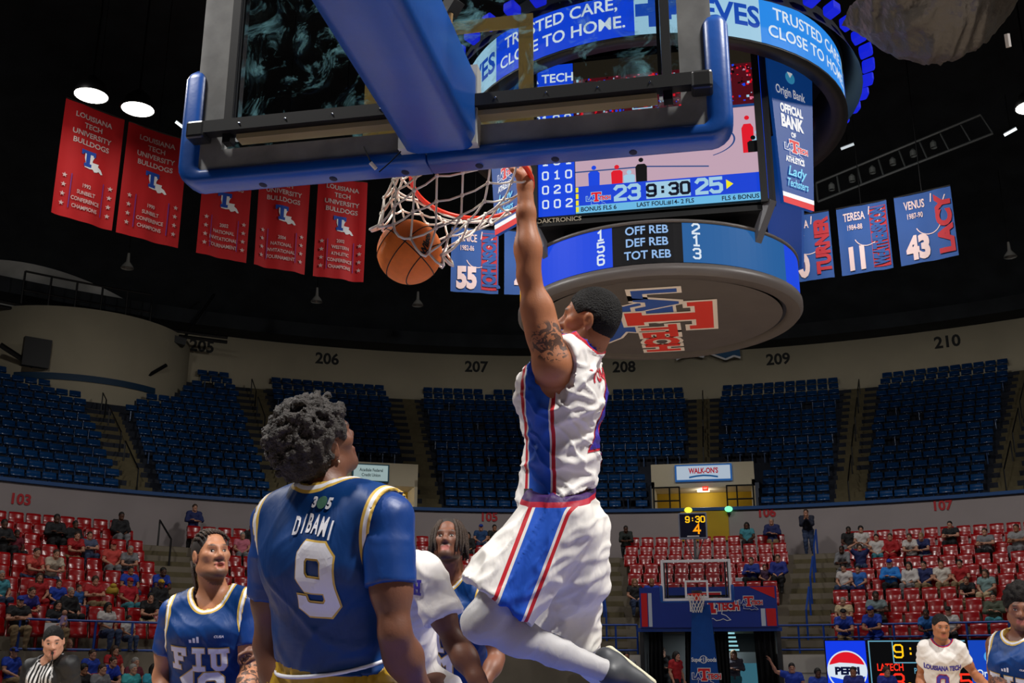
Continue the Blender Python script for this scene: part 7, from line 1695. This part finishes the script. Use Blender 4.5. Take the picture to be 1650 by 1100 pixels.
CROWD = [
 # x, y of head, pose, shirt, trousers, hair, hair colour, skin, sleeve, scale, label
 (8, 838, 'cross', BKc, BKc, 'short', 'b', 'd', 'l', 1.12, 'person in black at the left edge against the wall below 103'),
 (92, 830, 'cross', BKc, BKc, 'short', 'b', 'd', 'l', 1.12, 'large person in black in the top row under the number 103'),
 (122, 852, 'sit', BKc, BKc, 'short', 'b', 'd', 'l', 1.0, 'person in black beside the large one under the number 103'),
 (196, 838, 'sit', BKc, GYc, 'short', 'b', 'd', 'l', 1.08, 'person in black alone in the top row by the left aisle'),
 (28, 868, 'sit', MRc, BKc, 'short', 'b', 'd', 's', .9, 'small person in maroon near the left edge, upper rows'),
 (119, 860, 'lean', RDc, KHc, 'short', 'n', 'f', 's', 1.0, 'person in red and khaki sitting below the black-clad pair'),
 (145, 864, 'cross', (80, 90, 120), JNc, 'short', 'n', 'f', 's', 1.0, 'person in grey-blue shirt two seats left of the coral shirt'),
 (183, 876, 'sit', CRc, GYc, 'cap', 'R', 'f', 's', 1.05, 'man in coral shirt and red cap near the left aisle'),
 (208, 884, 'lean', GYc, JNc, 'short', 'g', 'f', 's', 1.0, 'person in grey shirt next to the coral shirt by the aisle'),
 (49, 893, 'lean', CRc, JNc, 'short', 'n', 'f', 's', 1.05, 'man in coral red tee leaning on his knees at far left'),
 (84, 890, 'lean', (200, 186, 166), JNc, 'short', 'n', 'f', 's', 1.05, 'man in beige tee leaning forward next to the coral red tee'),
 (3, 920, 'sit', TLc, JNc, 'short', 'g', 'f', 's', 1.0, 'person in teal cut by the left edge, middle rows'),
 (211, 910, 'sit', RBc, JNc, 'short', 'b', 'm', 's', 1.0, 'person in royal blue vest behind the red jersey fan'),
 (255, 917, 'lean', RBc, BKc, 'short', 'b', 'd', 's', 1.05, 'person in royal blue bending forward beside the left aisle'),
 (64, 932, 'sit', RDc, RDc, 'long', 'n', 'f', 's', 1.0, 'long haired woman in red with a hand raised at left'),
 (95, 936, 'sit', RBc, JNc, 'short', 'n', 'f', 's', .88, 'child in blue tee right of the woman in red'),
 (128, 942, 'sit', (40, 90, 160), JNc, 'short', 'n', 'f', 's', .8, 'small child in mid blue left of the red tee man'),
 (154, 929, 'cross', RDc, KHc, 'full', 'n', 'f', 's', 1.0, 'man in red tee and khaki in the middle of the left block'),
 (210, 929, 'sit', (190, 20, 40), TLc, 'cap', 'R', 'm', 's', 1.0, 'fan in red jersey, red cap and teal trousers at left'),
 (41, 950, 'lean', (50, 50, 150), JNc, 'short', 'n', 'f', 's', 1.0, 'person in violet-blue top behind the man with folded arms'),
 (115, 951, 'sit', BKc, BKc, 'short', 'g', 'f', 'l', 1.0, 'person in black jacket in front of the blue tee child'),
 (260, 945, 'sit', BKc, BKc, 'cap', 'Y', 'd', 'l', 1.0, 'person in black jacket and yellow cap beside the braided player'),
 (33, 967, 'cross', BKc, KHc, 'cap', 'B', 'f', 's', 1.05, 'man with folded arms in black tee and blue cap at left'),
 (94, 973, 'sit', BKc, KHc, 'long', 'b', 'f', 's', 1.0, 'dark haired woman in black holding a baby'),
 (175, 970, 'sit', WHc, JNc, 'long', 'b', 'm', 's', 1.0, 'dark haired woman in white tee above the blue rail'),
 (208, 987, 'sit', WHc, JNc, 'full', 'b', 'm', 's', .75, 'little child in white next to the woman in white tee'),
 (240, 972, 'lean', BKc, CRM, 'full', 'b', 'f', 's', 1.0, 'person in black tee and cream trousers left of the braided player'),
 (391, 862, 'sit', PKc, GYc, 'short', 'g', 'f', 's', 1.0, 'person in pale pink just left of the navy sleeve'),
 (406, 852, 'sit', BKc, BKc, 'short', 'b', 'd', 'l', 1.0, 'person in black just left of the navy sleeve'),
 (754, 856, 'sit', BKc, BKc, 'long', 'b', 'f', 'l', 1.0, 'dark figure in the top row above the player with locks'),
 (775, 853, 'sit', (30, 70, 120), JNc, 'cap', 'B', 'f', 's', 1.0, 'person in blue with a blue cap under the number 105'),
 (797, 856, 'sit', BKc, JNc, 'short', 'b', 'm', 's', 1.0, 'dark haired person right of the blue cap under 105'),
 (1008, 858, 'lean', (40, 48, 44), BKc, 'short', 'b', 'd', 'l', 1.0, 'dark clad person at the top left corner behind the far goal'),
 (1203, 850, 'sit', TLc, BKc, 'long', 'b', 'd', 's', 1.0, 'woman in light teal in the top row right of the shot clock'),
 (1210, 907, 'cross', (30, 56, 150), BKc, 'short', 'n', 'f', 'l', 1.0, 'person in blue hoodie left of the child right of the far backboard'),
 (1253, 903, 'sit', (34, 50, 140), BKc, 'short', 'n', 'f', 'l', 1.05, 'person in blue hoodie at the right end behind the far goal'),
 (1232, 916, 'sit', (70, 40, 70), BKc, 'short', 'n', 'f', 's', .8, 'child between two blue hoodies behind the far goal'),
 (1023, 941, 'sit', BKc, JNc, 'long', 'y', 'f', 's', 1.0, 'person in black top and jeans above the left end of the tunnel banner'),
 (1050, 938, 'sit', RBc, JNc, 'short', 'y', 'm', 's', 1.0, 'person in royal blue left of the far backboard'),
 (1367, 857, 'sit', BKc, GYc, 'short', 'b', 'd', 's', 1.0, 'dark clad person in the upper row by the right aisle'),
 (1387, 858, 'sit', WHc, GYc, 'full', 'b', 'f', 's', 1.0, 'person in white behind the one with hands on head'),
 (1385, 881, 'hands_on_head', NVc, JNc, 'full', 'n', 'f', 's', 1.0, 'person in navy with both hands on the head'),
 (1360, 889, 'lean', GYc, GYc, 'short', 'b', 'd', 'l', 1.0, 'person in grey left of the one with hands on head'),
 (1412, 873, 'sit', WHc, TLc, 'short', 'b', 'f', 's', 1.0, 'person in white left of the red shirt, upper right block'),
 (1434, 865, 'sit', RDc, RDc, 'short', 'n', 'f', 'l', 1.0, 'person in red top holding something white, upper right block'),
 (1467, 868, 'lean', WHc, BKc, 'short', 'n', 'f', 's', 1.0, 'person in white shirt right of the red top, upper right block'),
 (1488, 866, 'lean', NVc, GYc, 'short', 'y', 'f', 's', 1.0, 'person in navy bending forward, upper right block'),
 (1530, 851, 'cross', BKc, BKc, 'short', 'b', 'f', 's', 1.0, 'man in black tee in the top row under 107'),
 (1586, 851, 'cross', GYc, BKc, 'short', 'n', 'f', 's', 1.0, 'man in grey tee in the top row right of 107'),
 (1637, 845, 'cross', (150, 150, 152), GYc, 'short', 'n', 'm', 's', 1.05, 'man in pale grey at the right edge, top row'),
 (1359, 918, 'sit', WHc, JNc, 'short', 'b', 'f', 's', 1.0, 'person in white tee at the left end beside the bright blue one'),
 (1382, 921, 'sit', (40, 104, 190), NVc, 'short', 'b', 'f', 's', .95, 'person in mid blue second from the right aisle'),
 (1433, 910, 'cross', (30, 130, 220), BKc, 'cap', 'B', 'f', 'l', 1.08, 'person in bright sky blue jacket and cap, right block'),
 (1464, 918, 'sit', WHc, GYc, 'long', 'b', 'f', 'l', 1.0, 'person in open white jacket right of the sky blue jacket'),
 (1488, 912, 'sit', NVc, KHc, 'short', 'b', 'f', 's', 1.0, 'man in navy tee with pale print, right block'),
 (1516, 913, 'sit', (220, 212, 200), KHc, 'short', 'n', 'f', 's', 1.0, 'man in off-white tee between navy and red tees'),
 (1546, 910, 'sit', RDc, KHc, 'short', 'b', 'f', 's', 1.0, 'man in red tee at the end of the row of five'),
 (1561, 936, 'lean', BKc, KHc, 'short', 'n', 'f', 's', .88, 'child in black below the red tee man'),
 (1587, 929, 'sit', (130, 160, 160), CRM, 'long', 'n', 'f', 's', 1.0, 'long haired woman in grey-green with bare knees at right'),
 (1411, 952, 'cross', (120, 136, 138), BKc, 'short', 'b', 'd', 's', 1.12, 'large person in grey patterned shirt alone in a row at right'),
 (1358, 971, 'sit', CRM, KHc, 'short', 'g', 'f', 's', 1.0, 'person in cream top behind the royal polo at right'),
 (1600, 970, 'cross', GNc, TLc, 'short', 'b', 'f', 'l', 1.0, 'man in dark green camouflage jacket at right'),
 (1358, 986, 'lean', RBc, KHc, 'cap', 'K', 'f', 's', 1.05, 'man in royal polo and dark cap in front row by the right aisle'),
 (1408, 986, 'lean', RBc, RBc, 'cap', 'B', 'm', 's', 1.1, 'man in royal shirt and blue cap in front row at right'),
 (1496, 993, 'lean', (40, 110, 190), JNc, 'short', 'b', 'd', 's', 1.0, 'person in blue turned aside left of the number 0 player'),
 (1528, 990, 'sit', WHc, BKc, 'cap', 'K', 'f', 's', 1.0, 'person in white behind the number 0 player'),
]
ZH = {'sit': 1.19, 'cross': 1.19, 'lean': 1.12, 'hands_on_head': 1.19}
TAKEN = []
for (x, y, pose, sh, tr_, hr, hc_, sk, slv, scl, lab) in CROWD:
    i, az = row_spot(x, y, ZH[pose] * scl); b = pol(LR(i) - .17, az, LZ(i)); TAKEN.append(b)
    spectator(b, -math.radians(az) + random.uniform(-.25, .25), pose, sh, tr_, hr, hc_, sk, lab, slv, scl, 'spectators in the lower stands')
# people on their feet
def face_cam(p, turn=0.): return math.atan2(p[0] - CAM[0], CAM[1] - p[1]) + turn - 0.0
def stand_at(p, pose, *a, turn=0., **k):
    az = math.degrees(math.atan2(p[0], p[1] - 14.3)); return spectator(p, -math.radians(az) + turn, pose, *a, **k)
h_, az = PR(1245, 870, 26.9); stand_at(pol(26.9, az, LZ(8)), 'hands_on_head' if False else 'stand_cross', NVc, KHc, 'short', 'g', 'f', 'man in navy jacket and khakis standing at the top right of the far goal block', 'l', 1.05)
h_, az = PR(1302, 885, 26.6); stand_at(pol(27.2, az, LZ(9)), 'lean_rail', (30, 34, 56), JNc, 'short', 'n', 'f', 'man in dark jacket and jeans leaning on the aisle rail', 'l', 1.05)
h_, az = PR(311, 850, 27.4); stand_at(pol(27.4, az, LZ(9) - .2), 'stand_cross', NVc, BKc, 'short', 'n', 'f', 'person in navy standing at the top of the left aisle', 'l', 1.05)
for (x, yh, Y, pose, sh, tr_, hr, hc_, sk, slv, lab, turn) in [
    (1068, 1050, 34.6, 'stand_cross', BKc, BKc, 'short', 'n', 'f', 'l', 'man in black with folded arms standing in the tunnel', 0),
    (1182, 1054, 34.2, 'stand_cross', (96, 92, 104), TLc, 'long', 'y', 'f', 'l', 'woman in grey sweater with folded arms standing in the tunnel', 0),
    (1010, 1072, 30.4, 'stand', (150, 150, 160), BKc, 'short', 'b', 'm', 's', 'person in pale grey half hidden by the white shoe', .2),
    (1090, 1084, 30.6, 'stand', RDc, BKc, 'long', 'b', 'f', 's', 'woman in red left of the far goal stand', .9),
    (1276, 1076, 29.6, 'sit_cheer', RBc, RBc, 'short', 'b', 'f', 's', 'player in blue warm-up raising an arm by the far baseline', 0),
    (1318, 1084, 29.4, 'sit', RBc, RBc, 'full', 'b', 'd', 's', 'bench player in blue below the drink board left edge', .2),
    (1375, 1088, 29.2, 'sit', (40, 52, 150), RBc, 'short', 'b', 'm', 's', 'bench player in blue in front of the round drink logo', -.2),
    (1430, 1088, 29.0, 'sit', (30, 50, 160), RBc, 'full', 'n', 'f', 's', 'bench player in blue below the red score digits', .3)]:
    p = PY(x, yh, Y); p[2] = 0.0; s_ = (PY(x, yh, Y)[2]) / POSES[pose]['hd'][2]
    if abs(s_ - 1) > .12: s_ = .95
    spectator(p, turn, pose, sh, tr_, hr, hc_, sk, lab, slv, s_)
# courtside chairs at left with people
M_folding = M_redseat
for (x, y, D, pose, sh, tr_, hr, hc_, sk, slv, lab) in [
    (23, 1051, 27.5, 'sit', RBc, KHc, 'cap', 'B', 'f', 's', 'man in royal polo and blue cap sitting left of the referee'),
    (112, 1037, 29.0, 'sit', (170, 30, 40), JNc, None, 'b', 'f', 's', 'bald man in red right behind the referee'),
    (150, 1054, 28.2, 'sit', RBc, GYc, 'short', 'n', 'f', 's', 'man in royal polo right of the bald man in red'),
    (170, 1066, 27.6, 'lean', (20, 60, 190), GYc, 'short', 'n', 'f', 's', 'man in bright blue polo leaning forward in front of the woman in red'),
    (186, 1048, 29.0, 'sit', RDc, BKc, 'long', 'n', 'f', 's', 'long haired woman in red on the courtside chairs'),
    (219, 1067, 28.0, 'sit', (104, 22, 46), BKc, 'short', 'g', 'f', 's', 'grey haired man in maroon on the courtside chairs'),
    (215, 1083, 26.8, 'sit', (60, 170, 175), BKc, 'short', 'g', 'f', 's', 'grey haired man in teal in front of the maroon shirt'),
    (249, 1083, 27.0, 'sit', (40, 150, 175), JNc, 'long', 'b', 'f', 's', 'dark haired woman in teal beside the braided player'),
    (0, 1056, 27.8, 'sit', (50, 150, 190), GYc, 'short', 'n', 'f', 's', 'person in sky blue at the left edge of the courtside chairs'),
    (134, 1096, 26.2, 'sit', BKc, BKc, 'full', 'b', 'm', 's', 'dark curly head low in front of the royal polos'),
    (164, 1098, 26.0, 'sit', GYc, BKc, 'short', 'n', 'f', 's', 'brown haired head at the bottom edge below the blue polo')]:
    hp = PD(x, y, D); az = math.degrees(math.atan2(hp[0], hp[1] - 14.3)); zb = hp[2] - ZH[pose]; b = np.array([hp[0], hp[1], max(0., zb)])
    spectator(b, -math.radians(az) + .25, pose, sh, tr_, hr, hc_, sk, lab, slv, 1., 'people on the courtside chairs')
    out_ = nrm(pol(1, az, 0) - CEN)
    c_ = bpy.data.objects.new('red_courtside_chair', bpy.data.meshes['red_stadium_chair']); COL.objects.link(c_); c_.location = tuple(b + out_ * .18); c_.rotation_euler = (0, 0, -math.radians(az))
    tag(c_, 'red chair under the ' + lab.split(' sitting')[0].split(' leaning')[0].split(' on the')[0], 'chair', 'courtside chairs')
    if b[2] > .02:
        t_, r_, u_ = frame_at(az); tag(MB().box((b[0], b[1], b[2] / 2) , (.62, .95, b[2]), (t_, r_, u_)).build('trim_riser', mat('riser_dark', (40, 42, 50), .8)), kind='structure')
# baby in the arms of the woman in black
i_, az_ = row_spot(94, 973, 1.19); bp = pol(LR(i_) - .17 - .22, az_ + .25, LZ(i_) + .66)
bb = thing('person', bp, 'baby in lilac held by the dark haired woman in black', 'person')
g = SD(bp - .25, bp + .4, .014); g.cap(bp + V3(0, 0, .06), bp + V3(.0, .0, .2), .085, .07, .03); g.ell(bp + V3(.02, -.02, .33), V3(.065, .07, .075), None, .02)
for s_ in (-1, 1): g.cap(bp + V3(.06 * s_, -.02, .2), bp + V3(.11 * s_, -.1, .14), .03, .022, .02); g.cap(bp + V3(.05 * s_, 0, .05), bp + V3(.09 * s_, -.15, .02), .045, .03, .02)
v_, f_ = g.mesh(); mesh_obj('body', v_, f_, SKN['f'], bb, True)
g = SD(bp - .25, bp + .4, .014); g.cap(bp + V3(0, 0, .04), bp + V3(.0, .0, .2), .097, .082, .03); v_, f_ = g.mesh(); mesh_obj('romper', v_, f_, cm((170, 150, 200)), bb, True)
# small bags and the gold thing on the seats
i_, az_ = row_spot(1191, 928, .8); p_ = pol(LR(i_) - .2, az_, LZ(i_) + .1); tag(MB().box(p_ + V3(0, 0, .32), (.3, .12, .36), None, .03).build('tote_bag', cm((190, 196, 206))), 'pale tote bag on a seat left of the blue hoodies', 'bag')
i_, az_ = row_spot(180, 944, .7); p_ = pol(LR(i_) - .25, az_, LZ(i_)); tag(MB().sph(p_ + V3(0, 0, .55), (.2, .16, .16), 12, 8).sph(p_ + V3(.05, -.05, .7), (.1, .1, .08), 10, 6).build('gold_bundle', cm((196, 160, 50)), None, True), 'gold and blue bundle on a seat beside the red tee man', 'bundle')
